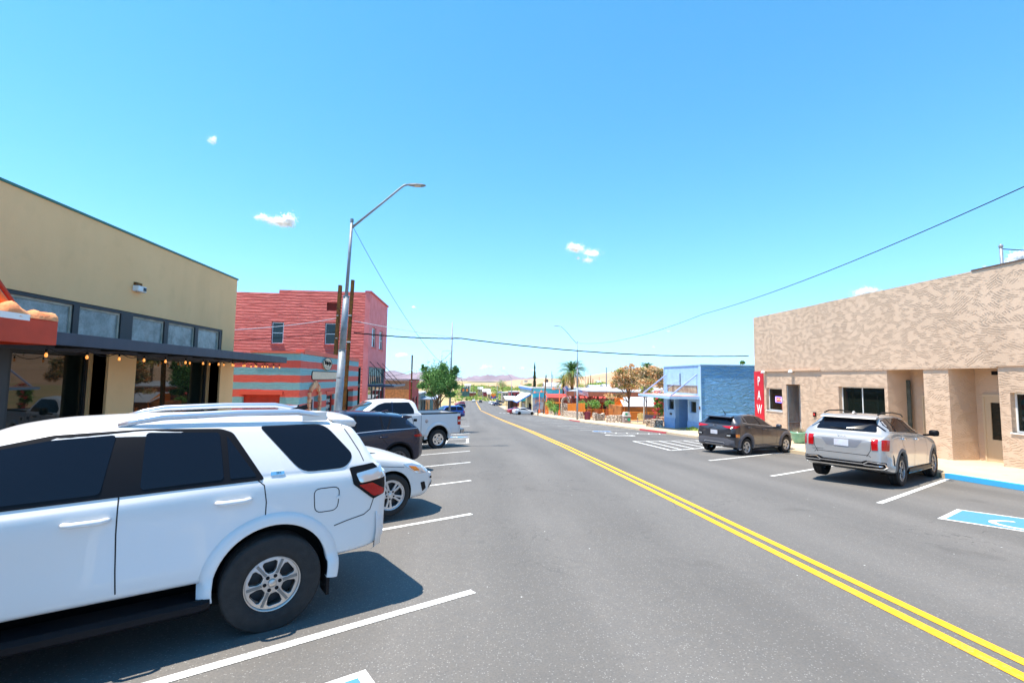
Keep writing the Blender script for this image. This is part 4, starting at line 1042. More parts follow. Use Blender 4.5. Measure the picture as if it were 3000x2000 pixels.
def simple_building(name, label, x0, x1, y0, y1, zt, m, front=None, roof=None, wins=(), fwins=(), cat='building', roofm=None, slope=0, zb=None):
    zb = min(gz(0, y0), gz(0, y1))-1.5 if zb is None else zb
    t = thing(name, label, cat, ((x0+x1)/2, (y0+y1)/2, zb+1.5))
    hs = [(a, b, c, d) for a, b, c, d in wins]
    xf = x1 if x1 < 4 else x0; sg = 1 if x1 < 4 else -1
    b = MB().wall('y', y0, y0+.3, x0, x1, zb, zt, hs); b.wall('x', *sorted((xf, xf-sg*.3)), y0+.3, y1, zb, zt, fwins); xo = x0 if x1 < 4 else x1
    b.box(*sorted((xo, xo+sg*.3)), y0+.3, y1, zb, zt).box(x0+.3, x1-.3, y1-.3, y1, zb, zt); b.build('wall', m, t)
    r = MB()
    if slope:   # shed/gable roof
        ov = .4; r.quad((x0-ov, y0-ov, zt+.02), (x1+ov, y0-ov, zt+.02), (x1+ov, (y0+y1)/2, zt+slope), (x0-ov, (y0+y1)/2, zt+slope)); r.quad((x0-ov, (y0+y1)/2, zt+slope), (x1+ov, (y0+y1)/2, zt+slope), (x1+ov, y1+ov, zt), (x0-ov, y1+ov, zt))
        for x in (x0, x1): r.poly([(x, y0, zt), (x, y1, zt), (x, (y0+y1)/2, zt+slope-.05)])
        r.quad((x0-ov, y0-ov, zt-.2), (x1+ov, y0-ov, zt-.2), (x1+ov, y0-ov, zt+.02), (x0-ov, y0-ov, zt+.02))
    else: r.box(x0-.12, x1+.12, y0-.12, y1+.12, zt, zt+.22)
    r.build('roof', roofm or TIN, t, fix=False)
    for i, (a, b_, c, d) in enumerate(wins):
        w = MB().wall('y', y0+.1, y0+.18, a, b_, c, d, [(a+.08, b_-.08, c+.08, d-.08)]).build('window', TEALF, t); MB().box(a+.05, b_-.05, y0+.13, y0+.14, c+.05, d-.05).build('pane', M_WIN, w)
    for (a, b_, c, d) in fwins:
        xx = xf-sg*.18; w = MB().wall('x', *sorted((xx, xx+sg*.08)), a, b_, c, d, [(a+.08, b_-.08, c+.08, d-.08)]).build('window', TEALF, t); MB().box(*sorted((xx+sg*.03, xx+sg*.04)), a+.05, b_-.05, c+.05, d-.05).build('pane', M_WIN, w)
    return t
# board-clad building after the red block
t = thing('board_clad_building', 'low building with orange board lower wall and red street front behind the parked white pickup', 'building', (-8.7, 78, gz(-8.7, 78)))
MB().wall('y', 73, 73.3, -22, -9.0, -6, .04, []).build('lower_wall', WOOD, t); MB().box(-22, -9.0, 73.02, 73.3, .04, 1.39).build('upper_wall', WOODB, t)
MB().wall('x', -9.0, -8.7, 73, 84, -6.5, 1.45, [(75, 77.5, -4.2, -1.2), (79, 82, -4.4, -1.2)]).build('front_wall', mat('dusty_red', (.42, .05, .04), rough=.8, var=.2), t)
f = MB().wall('x', -8.9, -8.8, 75, 77.5, -4.2, -1.2, [(75.15, 77.35, -4, -1.35)]).wall('x', -8.9, -8.8, 79, 82, -4.4, -1.2, [(79.15, 81.85, -4.2, -1.35)]).build('window', DKF, t); MB().box(-8.86, -8.85, 75.1, 81.9, -4.1, -1.3).build('pane', M_WIN, f)
MB().box(-22, -8.6, 72.95, 84, 1.45, 1.55).build('roof', M_DARKIN, t)
lb = MB()
for z in frange(-5, 1.3, .3): lb.box(-22, -9.0, 72.97, 73.0, z, z+.03)
lb.build('board_battens', WOODB, t)
bl = simple_building('grey_porch_shop', 'grey shop with dark porch posts beyond the young street tree', -20, -9, 90, 101, -1.2, mat('grey_green', (.20, .22, .20), rough=.8, var=.4, vscale=1), fwins=((92, 95, -5.2, -2.6), (97, 100, -5.4, -2.8)))
for y in (90, 93.5, 97, 100.5): MB().box(-6.6, -6.4, y, y+.2, gz(-6, y), -2.2).build('porch_post', WOODB, bl)
MB().box(-9, -6.3, 90, 101, -2.2, -2.05).build('porch_roof', mat('blue_grey_tin', (.25, .3, .4), rough=.5), bl)
simple_building('orange_shop', 'small orange timber shop beyond the grey porch shop', -18, -9, 104, 112, -2.4, WOOD, fwins=((105, 107, -6, -3.4),))
mu = simple_building('teal_mural_shop', 'dark teal shop with a painted round mural behind the young tree', -22, -9.5, 122, 136, -2.6, mat('dark_teal', (.05, .13, .13), rough=.8, var=.4, vscale=.8), wins=((-14, -12.6, -6.3, -4.6),))
MB().lathe([(.001, 0), (.9, 0), (.9, -.02), (.62, -.02), (.62, -.0), (.3, 0), (.3, -.02), (.001, -.02)], (-11.0, 121.98, -5.0), 24, axis='y').build('mural', mat('mural_blue', (.25, .42, .5), rough=.8), mu)
simple_building('cream_cottage', 'cream cottage with pale roof far down the left side', -20, -10, 150, 165, -5.0, mat('cream_wall', (.55, .45, .28), rough=.8), slope=1.3, wins=((-13, -12, -8, -6.8),))
# ------------------------------------------------------------------ poles and lamps on the left
def lamp_post(name, label, base, top_z, arm, lean=0, r=.16, segs=True):
    bx, by, bz = base
    t = thing(name, label, 'street lamp', base)
    p = MB()
    L = top_z-bz; X = lambda z: bx+lean*(z-bz)
    h1, h2 = bz+L*.42, bz+L*.66
    if segs: p.tube([(X(bz), by, bz-.2), (X(h1), by, h1)], [r, r*.86], 20).tube([(X(h1), by, h1-.02), (X(h2), by, h2)], [r*.80, r*.72], 20).tube([(X(h2), by, h2-.02), (X(top_z), by, top_z)], [r*.42, r*.36], 16)
    else: p.tube([(X(bz), by, bz-.2), (X(top_z), by, top_z)], [r, r*.55], 14)
    p.build('pole', WPOST, t, smooth=True)
    c = MB()
    if segs:
        for z in (h1, h2, bz+L*.30, bz+L*.53): c.tube([(X(z), by, z-.03), (X(z), by, z+.03)], (r*.9 if z <= h1 else r*.8), 20)
        c.tube([(X(top_z), by, top_z), (X(top_z), by, top_z+.12)], r*.45, 12); c.build('collar', WPOST, t)
    a0 = Vector((X(top_z), by, top_z-.25)); pts = [a0]+[a0+Vector(q) for q in arm]
    MB().tube(pts, [r*.30]+[r*.26]*(len(pts)-1), 10).build('arm', WPOST, t, smooth=True)
    e = pts[-1]; d = (pts[-1]-pts[-2]); d.z = 0; d.normalize()
    h = MB(); L_ = .75; prof = [(0, .05, .035), (.12, .11, .045), (.35, .15, .05), (.62, .14, .035), (.75, .05, .02)]
    s = Vector((-d.y, d.x, 0)); k = len(prof)
    for (u, w, hh) in prof:
        for (a, b) in ((-1, -.6), (-.9, .5), (0, 1), (.9, .5), (1, -.6), (0, -.7)): h.v.append(tuple(e+d*u+s*(w*a)+Vector((0, 0, hh*b))))
    for i in range(k-1):
        for j in range(6): h.face((i*6+j, i*6+(j+1) % 6, (i+1)*6+(j+1) % 6, (i+1)*6+j))
    h.face(range(6)); h.face(range((k-1)*6, k*6)); hd = h.build('lamp_head', WPOST, t, smooth=False)
    q = e+d*.42; MB().box(q.x-.13, q.x+.13, q.y-.09, q.y+.09, q.z-.062, q.z-.03).build('lens', mat('lamp_lens', (.5, .45, .38), rough=.3), hd)
    return t
lamp_post('street_lamp', 'tall grey steel street lamp in front of the red building with arm over the road', (-5.27, 19.8, gz(-5.27, 19.8)+.12), 8.28, [(1.2, 0, 1.1), (1.95, 0, 1.80), (2.08, 0, 1.90), (2.22, 0, 1.94)], lean=.033, r=.165)
def hbeam(name, label, base, top, w, lean=0):
    t = thing(name, label, 'steel post', base); b = MB(); x, y, z = base
    for (dx, dy, sx, sy) in ((-.0, -w*.45, w, w*.12), (0, w*.45, w, w*.12), (0, 0, w*.12, w*.85)):
        b.bar((x+dx, y+dy, z-.3), (x+dx+lean, y+dy, top), sy if False else sy, sx, up=(1, 0, 0))
    b.build('beam', RUST, t)
    k = MB()
    for zz in (z+(top-z)*.62, z+(top-z)*.78): k.tube([(x+lean*.7-.08, y-w*.6, zz), (x+lean*.7+.08, y-w*.6, zz)], .035, 8)
    k.build('insulator', WPOST, t); return t
hbeam('rusty_post', 'dark rusty steel post right behind the tall grey street lamp', (-5.45, 21.5, gz(-5.2, 21.5)), 6.19, .13, lean=.20)
hbeam('rusty_post', 'rust-brown steel post rising behind the striped shop roof', (-10.95, 39.6, gz(-9, 39)), 9.3, .26, lean=.30)
p = gnd(1204, 1200); hbeam('rusty_post', 'slim rusty post in front of the board-clad building', (-5.4, 45.5, gz(-5.4, 45.5)), aty(1209.5, 1040, 45.5).z, .13)
MB_ = MB(); t = thing('steel_pole', 'plain slim grey pole rising through the young green street tree', 'pole', (-1.24, 31.0, gz(-1.2, 31)+.14))
MB().tube([(-1.24, 31, gz(-1.2, 31)), (-1.17, 31, aty(1324, 944, 31).z)], [.07, .045], 12).build('pole', WPOST, t, smooth=True); MB().lathe([(.001, .04), (.12, .04), (.12, 0), (.001, 0)], (-1.24, 31, gz(-1.2, 31)+.14), 12).build('base_plate', WPOST, t)
# right hand lamps
lamp_post('street_lamp', 'slender grey street lamp before the orange railing, arm bending left over the road', (14.0, 61.5, gz(14, 61.5)+.12), aty(1693, 1003, 61.5).z, [(-.7, 0, .75), (-1.55, 0, 1.75), (-2.15, 0, 2.3), (-2.45, 0, 2.35)], r=.13, segs=True)
b = gnd(1506, 1193, .13); lamp_post('street_lamp', 'distant street lamp beside the small white-roofed porch', (13.9, 158, gz(13.9, 158)), aty(1506, 1107, 158).z, [(-.8, 0, 1.0), (-1.9, 0, 2.2), (-2.5, 0, 2.55), (-2.9, 0, 2.55)], r=.16, segs=False)
lamp_post('street_lamp', 'thin far grey lamp beyond the steel pole on the left kerb', (-5.4, 92, gz(-5.4, 92)), aty(1320, 1032, 92).z+.3, [(.5, 0, .2), (1.5, 0, .25)], r=.12, segs=False)
# ------------------------------------------------------------------ overhead wires
def wire(name, label, pts, r=.012, sag=0, twist=False, m=None, cat='cable'):
    P = []
    for (a, b, s) in zip(pts, pts[1:], sag if isinstance(sag, (list, tuple)) else [sag]*len(pts)):
        a = Vector(a); b = Vector(b)
        for k in range(14): q = k/14; p = a.lerp(b, q); p.z -= 4*s*q*(1-q); P.append(p)
    P.append(Vector(pts[-1])); mb = MB()
    if twist:
        for ph in (0, 2.1, 4.2):
            Q = []
            for i in range(len(P)-1):
                for k in range(4):
                    p = P[i].lerp(P[i+1], k/4); a = (i*4+k)*.55+ph; Q.append(p+Vector((0, cos(a)*r*1.2, sin(a)*r*1.2)))
            mb.tube(Q, r, 5)
    else: mb.tube(P, r, 6)
    return tag(mb.build(name, m or M_BLK, smooth=True), label, cat)
BPx = (-5.1, 21.5)
A1 = (-8.7, 18.3, aty(690, 962, 18.3).z)
M_WC = mat('white_cable', (.6, .6, .62), rough=.5)
pb = aty(985, 932, 39.4); pr = Vector((-5.12, 21.5, aty(1028, 940, 21.5).z)); pr2 = Vector((-5.12, 21.5, aty(1028, 974, 21.5).z)); pb2 = aty(983, 972, 39.4)
wire('service_cable', 'pale service cable from the tan shop to the rust-brown post', [aty(686, 966, 30), tuple(pb)], .022, .12, m=M_WC)
wire('service_cable', 'dark service cable crossing in front of the red block windows', [aty(684, 996, 30), tuple(pb2)], .02, .1)
right = aty(2206, 1042, 27.2); mid = aty(1240, 985, 23.5)
wire('street_cable', 'twisted dark cable bundle spanning the street to the beige building', [tuple(pr2), tuple(aty(1350, 991, 24.3)), tuple(right)], .014, [.08, .32], twist=True)
wire('street_cable', 'pale cable from the dark rusty post joining the twisted bundle', [tuple(pr), tuple(aty(1350, 990, 24.3))], .015, .05, m=M_WC)
wire('guy_wire', 'thin wire dropping from the top of the tall grey street lamp', [tuple(aty(1036, 668, 19.8)), tuple(aty(1289, 1061, 31.5))], .010, .45)
wire('guy_wire', 'thin wire between the steel pole and the pole behind the tree', [tuple(aty(1289, 1061, 31.5)), tuple(aty(1321, 1032, 31))], .010, .03)
wire('street_cable', 'thin cable rising from the slender right lamp to the upper right', [tuple(aty(1694, 1005, 61.4)), tuple(aty(2060, 920, 33)), tuple(aty(3060, 520, 12.8))], .017, [.7, .35])
wire('service_cable', 'thin cable sagging from the slim rusty post to the red block', [tuple(aty(1206, 1086, 45.5)), tuple(aty(1128, 1100, 50))], .015, .15)
# ------------------------------------------------------------------ blue shop with tin awning
BLUE = NT('blue_paint_rough'); c_ = BLUE.mix(BLUE.rng(BLUE.noise(.8, 4), .3, .7), (.15, .40, .70), (.12, .34, .62)); BLUE.base(c_); BLUE.b.inputs['Roughness'].default_value = .65
h_ = BLUE.math('ADD', BLUE.rng(BLUE.noise(2.6, 5, vec=BLUE.n('Mapping', {'Vector': BLUE.tc.outputs['Object'], 'Scale': (.7, .7, 2.2)}).outputs['Vector'], dist=1.0), .35, .7), BLUE.math('MULTIPLY', BLUE.noise(9, 3), .3)); BLUE.bump(h_, 1.0, .10); BLUE = BLUE.m
BLUE2 = mat('pale_blue_stucco', (.34, .54, .80), rough=.7, var=.12, vscale=2, bump=.9, bscale=7, bdist=.03); BLUE3 = mat('blue_smooth', (.22, .42, .74), rough=.6, var=.08)
def blue_shop():
    X = 16.5; Y0, Y1 = 33.0, 39.5; g = -1.95
    t = thing('blue_shop', 'small bright blue shop with rough side wall and tin awning beside the red PAWN panel', 'shop', (X, 36, gz(X, 36)))
    MB().wall('x', X, X+.3, Y0+.3, Y1, -2.8, 3.05, [(33.53, 38.95, .99, 1.58), (35.15, 37.35, -2.8, .78), (33.72, 34.84, -.45, .45), (37.56, 38.76, -.45, .45)]).build('front_wall', BLUE2, t)
    MB().wall('y', Y0, Y0+.3, X, X+14, -2.8, 3.05, []).build('side_wall', BLUE, t); MB().box(X+.3, X+14, Y1-.3, Y1, -2.8, 3.05).build('rear_wall', BLUE, t)
    MB().box(X-.06, X+14, Y0-.06, Y1+.06, 3.05, 3.13).build('roof_edge', mat('pale_blue_trim', (.36, .55, .78), rough=.5), t)
    for a, b in ((Y0-.05, Y0+.28), (Y1-.12, Y1+.02)): MB().box(X-.04, X, a, b, -2.6, 3.05).build('corner_trim', mat('pale_blue_trim', (.36, .55, .78)), t)
    MB().box(X-.05, X, 33.3, 35.15, -2.6, -1.08).box(X-.05, X, 37.35, 39.4, -2.6, -1.10).build('lower_panel', BLUE3, t)
    MB().box(X+.3, X+1.6, 35.05, 35.15, -2.8, .8).box(X+.3, X+1.6, 37.35, 37.45, -2.8, .8).box(X+1.6, X+1.7, 35.05, 37.45, -2.8, .8).box(X+.3, X+1.6, 35.05, 37.45, .78, .86).build('recess', BLUE3, t)
    d = MB().wall('x', X+1.52, X+1.59, 35.7, 36.8, -2, .3, [(35.85, 36.65, -1.1, .15)]).build('door', BLUE3, t); MB().box(X+1.55, X+1.56, 35.85, 36.65, -1.1, .15).build('pane', M_WIN, d)
    for a, b in ((33.72, 34.84), (37.56, 38.76)):
        w = MB().wall('x', X+.08, X+.16, a, b, -.45, .45, [(a+.06, b-.06, -.39, .39)]).build('window', BLUE3, t); MB().box(X+.11, X+.12, a+.04, b-.04, -.41, .41).build('pane', M_WIN, w)
        MB().wall('x', X-.03, X, a-.08, b+.08, -.53, .53, [(a, b, -.45, .45)]).build('frame', mat('pale_blue_trim', (.36, .55, .78)), w)
    gb = MB(); n1 = 26; n2 = 4
    for i in range(n1):
        for j in range(n2):
            a = 33.53+(38.95-33.53)*i/n1; c = .99+.59*j/n2; gb.box(X+.06, X+.2, a+.012, a+(38.95-33.53)/n1-.012, c+.010, c+.59/n2-.010)
    gb.build('glass_block_band', NTglass(), t); MB().box(X+.1, X+.16, 33.53, 38.95, .99, 1.58).build('mortar', mat('mortar', (.55, .5, .42)), t)
    a = MB().box(14.3, X, Y0+.25, Y1-.1, .80, .84).build('awning', mat('faded_red_tin', (.62, .36, .32), rough=.7, var=.25, vscale=2), t)
    MB().box(14.22, 14.3, Y0+.15, Y1, .62, .80).box(14.3, X, Y0+.17, Y0+.25, .62, .80).box(14.3, X, Y1-.1, Y1-.02, .62, .80).box(14.3, X, Y0+.25, Y1-.1, .70, .78).build('fascia', mat('pale_blue_trim', (.36, .55, .78)), a)
    for y in (33.6, 39.1): MB().bar((14.5, y, .84), (X, y, 2.4), .09, .09).build('awning_brace', mat('lilac_blue', (.40, .50, .72), rough=.5), a)
    MB().bar((14.6, 36.4, .84), (X, 36.4, 1.95), .03).build('awning_brace', mat('lilac_blue', (.40, .50, .72)), a)
    MB().tube([(X-.03, 36.35, 1.6), (X-.03, 36.35, 2.5)], .03, 6).build('conduit', M_BLK, t)
    MB().box(X-.09, X-.04, 33.05, 33.2, -.1, .12).build('meter_box', mat('brown_box', (.12, .07, .05)), t); MB().box(X-.03, X, 38.0, 38.4, -.85, -.7).build('mail_slot', M_BLK, t)
    MB().lathe([(.001, 0), (.3, 0), (.28, -.07), (.12, -.1), (.001, -.1)], (15.6, 37.8, .68), 16).build('soffit_light', WHITEF, t)
def NTglass():
    if 'glass_block' in MATS: return MATS['glass_block']
    n = NT('glass_block'); n.base(n.mix(n.rng(n.noise(1.3, 3), .35, .65), (.20, .11, .07), (.50, .42, .30))); n.b.inputs['Roughness'].default_value = .15; return n.m
blue_shop()
# ------------------------------------------------------------------ vegetation
def leafmat(name, c, c2):
    m = mat(name, c, rough=.6, col2=c2, vscale=1.3, detail=5, spec=.3); return m
LG = [leafmat('leaf_green', (.11, .28, .06), (.06, .16, .04)), leafmat('leaf_light', (.24, .44, .11), (.14, .30, .08)), leafmat('leaf_dark', (.035, .10, .03), (.05, .13, .045))]
LM = [leafmat('mesquite_green', (.28, .48, .07), (.18, .32, .05)), leafmat('mesquite_yellow', (.45, .55, .10), (.28, .38, .08)), leafmat('mesquite_dark', (.10, .20, .04), (.07, .14, .04))]
LB = [leafmat('dry_leaf_orange', (.78, .42, .18), (.62, .32, .13)), leafmat('dry_leaf_tan', (.82, .62, .36), (.66, .46, .25)), leafmat('leaf_olive', (.26, .32, .08), (.18, .22, .06))]
BARK = mat('bark', (.16, .09, .05), rough=.9, var=.4, vscale=12, bump=.6, bscale=25); BARKP = mat('pale_bark', (.42, .36, .28), rough=.9, var=.4, vscale=8)
def crown(name, parent, blobs, n, ls, mats, seed=1, flat=.0, droop=0):
    """leaf-sized faces scattered through lumpy volumes: blobs = [(centre, radii, weight)]"""
    rd = random.Random(seed); mb = MB(); tw = sum(b[2] for b in blobs)
    for (c, r, w) in blobs:
        cl = []
        for _ in range(max(8, int(26*w/tw*len(blobs)))):
            a = rd.uniform(0, 6.28); u = rd.uniform(-.8, 1); rr = rd.uniform(.25, 1.0); s = math.sqrt(1-u*u)
            cl.append((Vector((c[0]+r[0]*rr*s*cos(a), c[1]+r[1]*rr*s*sin(a), c[2]+r[2]*rr*u)), rd.uniform(.22, .42), rd.choice((0, 0, 1, 1, 2))))
        for _ in range(int(n*w/tw)):
            q, f, mi = rd.choice(cl); p = q+Vector((rd.gauss(0, r[0]*f*.8), rd.gauss(0, r[1]*f*.8), rd.gauss(0, r[2]*f*.7)))
            mb.cur = mi if rd.random() < .75 else rd.randrange(3)
            d = Vector((rd.gauss(0, 1), rd.gauss(0, 1), rd.gauss(0, .6)-droop)).normalized(); e = d.cross(Vector((rd.gauss(0, 1), rd.gauss(0, 1), rd.gauss(0, 1)))).normalized()
            s = ls*rd.uniform(.6, 1.4); a = p-d*s; b = p+d*s; m = p+e*s*.45; k = p-e*s*.45
            mb.quad(a, m, b, k)
    return mb.build(name, mats, parent, fix=False)
def limbs(name, parent, base, top, r, targets, m, seed=1, n2=3):
    rd = random.Random(seed); mb = MB(); base = Vector(base); top = Vector(top)
    mid = base.lerp(top, .5)+Vector((rd.uniform(-.05, .05), rd.uniform(-.05, .05), 0))*r*6
    mb.tube([base-Vector((0, 0, .2)), base.lerp(mid, .3), mid, top], [r*1.35, r, r*.85, r*.6], 10)
    for c in targets:
        c = Vector(c); s = base.lerp(top, rd.uniform(.62, 1)); k = s.lerp(c, .5)+Vector((0, 0, rd.uniform(0, .25)))*(c-s).length
        mb.tube([s, k, c], [r*.5, r*.3, r*.1], 6)
        for _ in range(n2):
            e = c+Vector((rd.gauss(0, .4), rd.gauss(0, .4), rd.gauss(.1, .3)))*(c-s).length*.6; mb.tube([k, k.lerp(e, .6), e], [r*.22, r*.12, r*.04], 4)
    return mb.build(name, m, parent, smooth=True)
def tree(name, label, base, h, w, mats, n=1500, ls=.08, seed=1, trunk=.35, group=None, bark=None, blobs=None, r=None, droop=0, cat='tree'):
    t = thing(name, label, cat, base, 0, group); rd = random.Random(seed*7+3); bx, by, bz = base
    if blobs is None:
        blobs = []
        for k in range(5 if n > 400 else 3):
            a = k*2.4+rd.random(); rr = .45*w/2
            blobs.append(((bx+rr*cos(a), by+rr*sin(a), bz+h*(trunk+(1-trunk)*rd.uniform(.3, .68))), (w*.30, w*.30, h*(1-trunk)*.32), 1))
        blobs.append(((bx, by, bz+h*(trunk+(1-trunk)*.62)), (w*.34, w*.34, h*(1-trunk)*.36), 1.2))
    limbs('trunk', t, base, (bx, by, bz+h*max(.25, trunk)), r or max(.06, h*.018), [b[0] for b in blobs], bark or BARK, seed)
    crown('crown', t, blobs, n, ls, mats, seed, droop=droop); return t
def palm(label, base, h, cr, nf=70, seed=1, r=.35, lf=2.4, group=None, trunk=True, mats=None):
    t = thing('palm_tree', label, 'palm tree', base, 0, group); rd = random.Random(seed); b = Vector(base); top = b+Vector((0, 0, h))
    p = []; rs = []; n = 26
    for i in range(n+1): p.append(b+Vector((0, 0, h*i/n))); rs.append(r*(1-.18*i/n)*(1.06 if i % 2 else .96)+(.12*r if i > n-4 else 0))
    MB().tube(p, rs, 14).build('trunk', mat('palm_bark', (.17, .075, .035), rough=.95, col2=(.08, .04, .02), vscale=6, bump=1, bscale=14, bdist=.04), t, smooth=True)
    mb = MB()
    for k in range(nf):
        a = rd.uniform(0, 6.28); e = rd.uniform(-.85, 1.35) if k > nf*.15 else rd.uniform(1.0, 1.5); L = lf*rd.uniform(.85, 1.1); d = Vector((cos(a), sin(a), 0))
        mb.cur = 0 if e > .35 else (1 if e > -.15 else (2 if rd.random() < .6 else 1))
        pts = []
        for i in range(9):
            q = i/8; ang = e-(1.25+.25*max(0, e))*q*q*.95; 
            pts.append((pts[-1]+(d*cos(ang)+Vector((0, 0, sin(ang))))*L/8) if pts else top+d*r*.4+Vector((0, 0, .1)))
        s = Vector((-d.y, d.x, 0))
        for i in range(8):
            p0, p1 = pts[i], pts[i+1]; dd = (p1-p0).normalized(); up = s.cross(dd)
            mb.quad(p0-s*.02, p0+s*.02, p1+s*.015, p1-s*.015)
            for j in range(5):
                u = p0.lerp(p1, j/5); w = .32*cr*(sin(pi*min(1, (i+j/5)/8*.93+.06))**.6)
                for sg in (-1, 1):
                    tip = u+s*sg*w*.85+dd*w*.75-Vector((0, 0, w*rd.uniform(.15, .5))); mb.poly([u, u+dd*.05, tip])
    mb.build('fronds', mats or [leafmat('palm_green', (.10, .24, .05), (.05, .13, .035)), leafmat('palm_olive', (.22, .26, .05), (.12, .16, .04)), leafmat('palm_yellow', (.55, .38, .08), (.38, .25, .06))], t, fix=False)
    return t
# young street tree in the kerb extension
B = Vector((-1.9, 30.0, gz(-1.9, 30)+.14))
def P_(px, py, y): p = aty(px, py, y); return (p.x, p.y, p.z)
bl = []
for (px, py, rx, rz, w) in ((1285, 1110, 22, 22, 2), (1255, 1105, 18, 20, 1.3), (1315, 1108, 18, 20, 1.3), (1302, 1082, 12, 14, .7), (1333, 1090, 10, 14, .5), (1243, 1078, 9, 11, .35), (1298, 1070, 6, 7, .25), (1240, 1130, 14, 12, .8), (1330, 1130, 14, 14, .9), (1290, 1140, 26, 16, 1.5), (1260, 1155, 14, 9, .5), (1318, 1156, 16, 10, .6), (1237, 1072, 4, 6, .12), (1334, 1076, 4, 6, .12)):
    s = 30/FPX; bl.append((P_(px, py, 30+random.uniform(-.3, .3)), (rx*s, rx*s*1.1, rz*s), w))
t = thing('street_tree', 'young bushy green street tree in the kerb extension behind the white pickup bed', 'tree', B)
limbs('trunk', t, B, (B.x, B.y, P_(1287, 1165, 30)[2]), .055, [b[0] for b in bl], BARK, 4)
crown('crown', t, bl+[((B.x, 30, B.z+3.1), (1.0, 1.0, .95), 4)], 46000, .042, LG, 5)
# ------------------------------------------------------------------ flags, stone, posts
STONE = NT('rubble_stone'); v_ = STONE.n('TexVoronoi', {'Vector': STONE.tc.outputs['Object'], 'Scale': 4.2}, feature='DISTANCE_TO_EDGE').outputs['Distance']; v2_ = STONE.n('TexVoronoi', {'Vector': STONE.tc.outputs['Object'], 'Scale': 4.2}).outputs['Color']
sb_ = STONE.n('SeparateColor', {'Color': v2_}); c_ = STONE.mix(sb_.outputs['Red'], (.62, .46, .32), (.76, .68, .58)); c_ = STONE.mix(STONE.math('MULTIPLY', sb_.outputs['Green'], .6), c_, (.20, .13, .09)); c_ = STONE.mix(STONE.math('LESS_THAN', v_, .05), c_, (.07, .05, .04)); STONE.base(c_); STONE.bump(STONE.rng(v_, 0, .15), .8, .04); STONE.b.inputs['Roughness'].default_value = .9; STONE = STONE.m
ORANGE = mat('orange_rail_paint', (.85, .26, .02), rough=.5); LORG = mat('orange_lamp_paint', (.75, .12, .02), rough=.5); MAR = mat('maroon_timber', (.20, .04, .025), rough=.7, var=.3, vscale=2); BRN = mat('brown_fascia', (.24, .07, .035), rough=.7, var=.3, vscale=1.5)
def lumpy_wall(name, label, pts, h, th, cap=True, cat='wall', seed=0):
    """rubble wall following pts (x,y), ragged top"""
    rd = random.Random(seed); z0 = gz(*pts[0])+.13; t = thing(name, label, cat, (pts[0][0], pts[0][1], z0)); mb = MB(); cb = MB()
    for a, b in zip(pts, pts[1:]):
        A, B_ = Vector(a), Vector(b); L = (B_-A).length; k = max(2, int(L/.35)); d = (B_-A)/L; s = Vector((-d.y, d.x))*th/2
        hh = [h*rd.uniform(.86, 1.08) for _ in range(k+1)]
        for i in range(k):
            p, q = A+d*L*i/k, A+d*L*(i+1)/k; zg = gz(p.x, p.y); n0 = len(mb.v); w = 1+rd.uniform(-.1, .15)
            for (u, hz) in ((p, hh[i]), (q, hh[i+1])):
                g = gz(u.x, u.y)+.13
                for (sg, z) in ((-1, g-.3), (1, g-.3), (1, g+hz), (-1, g+hz)): mb.v.append((u.x+s.x*sg*w, u.y+s.y*sg*w, z))
            for f in ((0, 1, 2, 3), (7, 6, 5, 4), (0, 4, 5, 1), (1, 5, 6, 2), (2, 6, 7, 3), (3, 7, 4, 0)): mb.face([n0+j for j in f])
    mb.build('masonry', STONE, t, bevel=.03); return t
def us_flag(label, pole_base, pole_top, org, u, v, W, H, wave=.12):
    t = thing('flag', label, 'flag', pole_base)
    MB().tube([pole_base, pole_top], .03, 8).build('flagpole', WPOST, t)
    mb = MB(); nx, ny = 26, 13; org = Vector(org); u = Vector(u).normalized(); v = Vector(v).normalized(); nrm = u.cross(v)
    for j in range(ny+1):
        for i in range(nx+1):
            a, b = i/nx, j/ny; p = org+u*(W*a)+v*(H*b)+nrm*(wave*sin(a*7+b*2)*a)+Vector((0, 0, -.18*W*a*a)); mb.v.append(tuple(p))
    for j in range(ny):
        for i in range(nx):
            mb.cur = 2 if (i < nx*.4 and j >= 6) else (0 if j % 2 == 0 else 1)
            if mb.cur == 2 and (i % 2 == 1 and j % 2 == 0): mb.cur = 1
            k = j*(nx+1)+i; mb.face((k, k+1, k+nx+2, k+nx+1))
    mb.build('cloth', [mat('flag_red', (.65, .02, .04), rough=.8), mat('flag_white', (.75, .75, .77), rough=.8), mat('flag_blue', (.06, .10, .35), rough=.8)], t, fix=False, smooth=True); return t
def gooseneck(label, x, y, h, group='orange gooseneck lamps by the restaurant'):
    g = gz(x, y)+.13; t = thing('orange_lamp', label, 'street lamp', (x, y, g), 0, group)
    MB().tube([(x, y, g), (x, y, g+.35), (x, y, g+.4), (x, y, g+1.0), (x, y, g+1.05), (x, y, g+h)], [.26, .24, .17, .12, .07, .055], 12).build('pole', LORG, t, smooth=True)
    MB().tube([(x, y, g+h-.05), (x-.2, y, g+h+.05), (x-.9, y, g+h+.05), (x-1.1, y, g+h-.02)], .045, 8).build('arm', LORG, t, smooth=True)
    MB().lathe([(.001, .35), (.10, .34), (.12, .15), (.38, -.02), (.40, -.10), (.30, -.10), (.001, -.02)], (x-1.15, y, g+h), 16).build('lamp_shade', LORG, t, smooth=True); return t
gooseneck('orange gooseneck lamp nearest the stone archway', 16.95, 89.5, 4.9)
gooseneck('orange gooseneck lamp between the leaning black post and the painted mural', 16.4, 101, 4.7)
gooseneck('orange gooseneck lamp beside the cream wall with white awnings', 16.9, 115, 4.9)
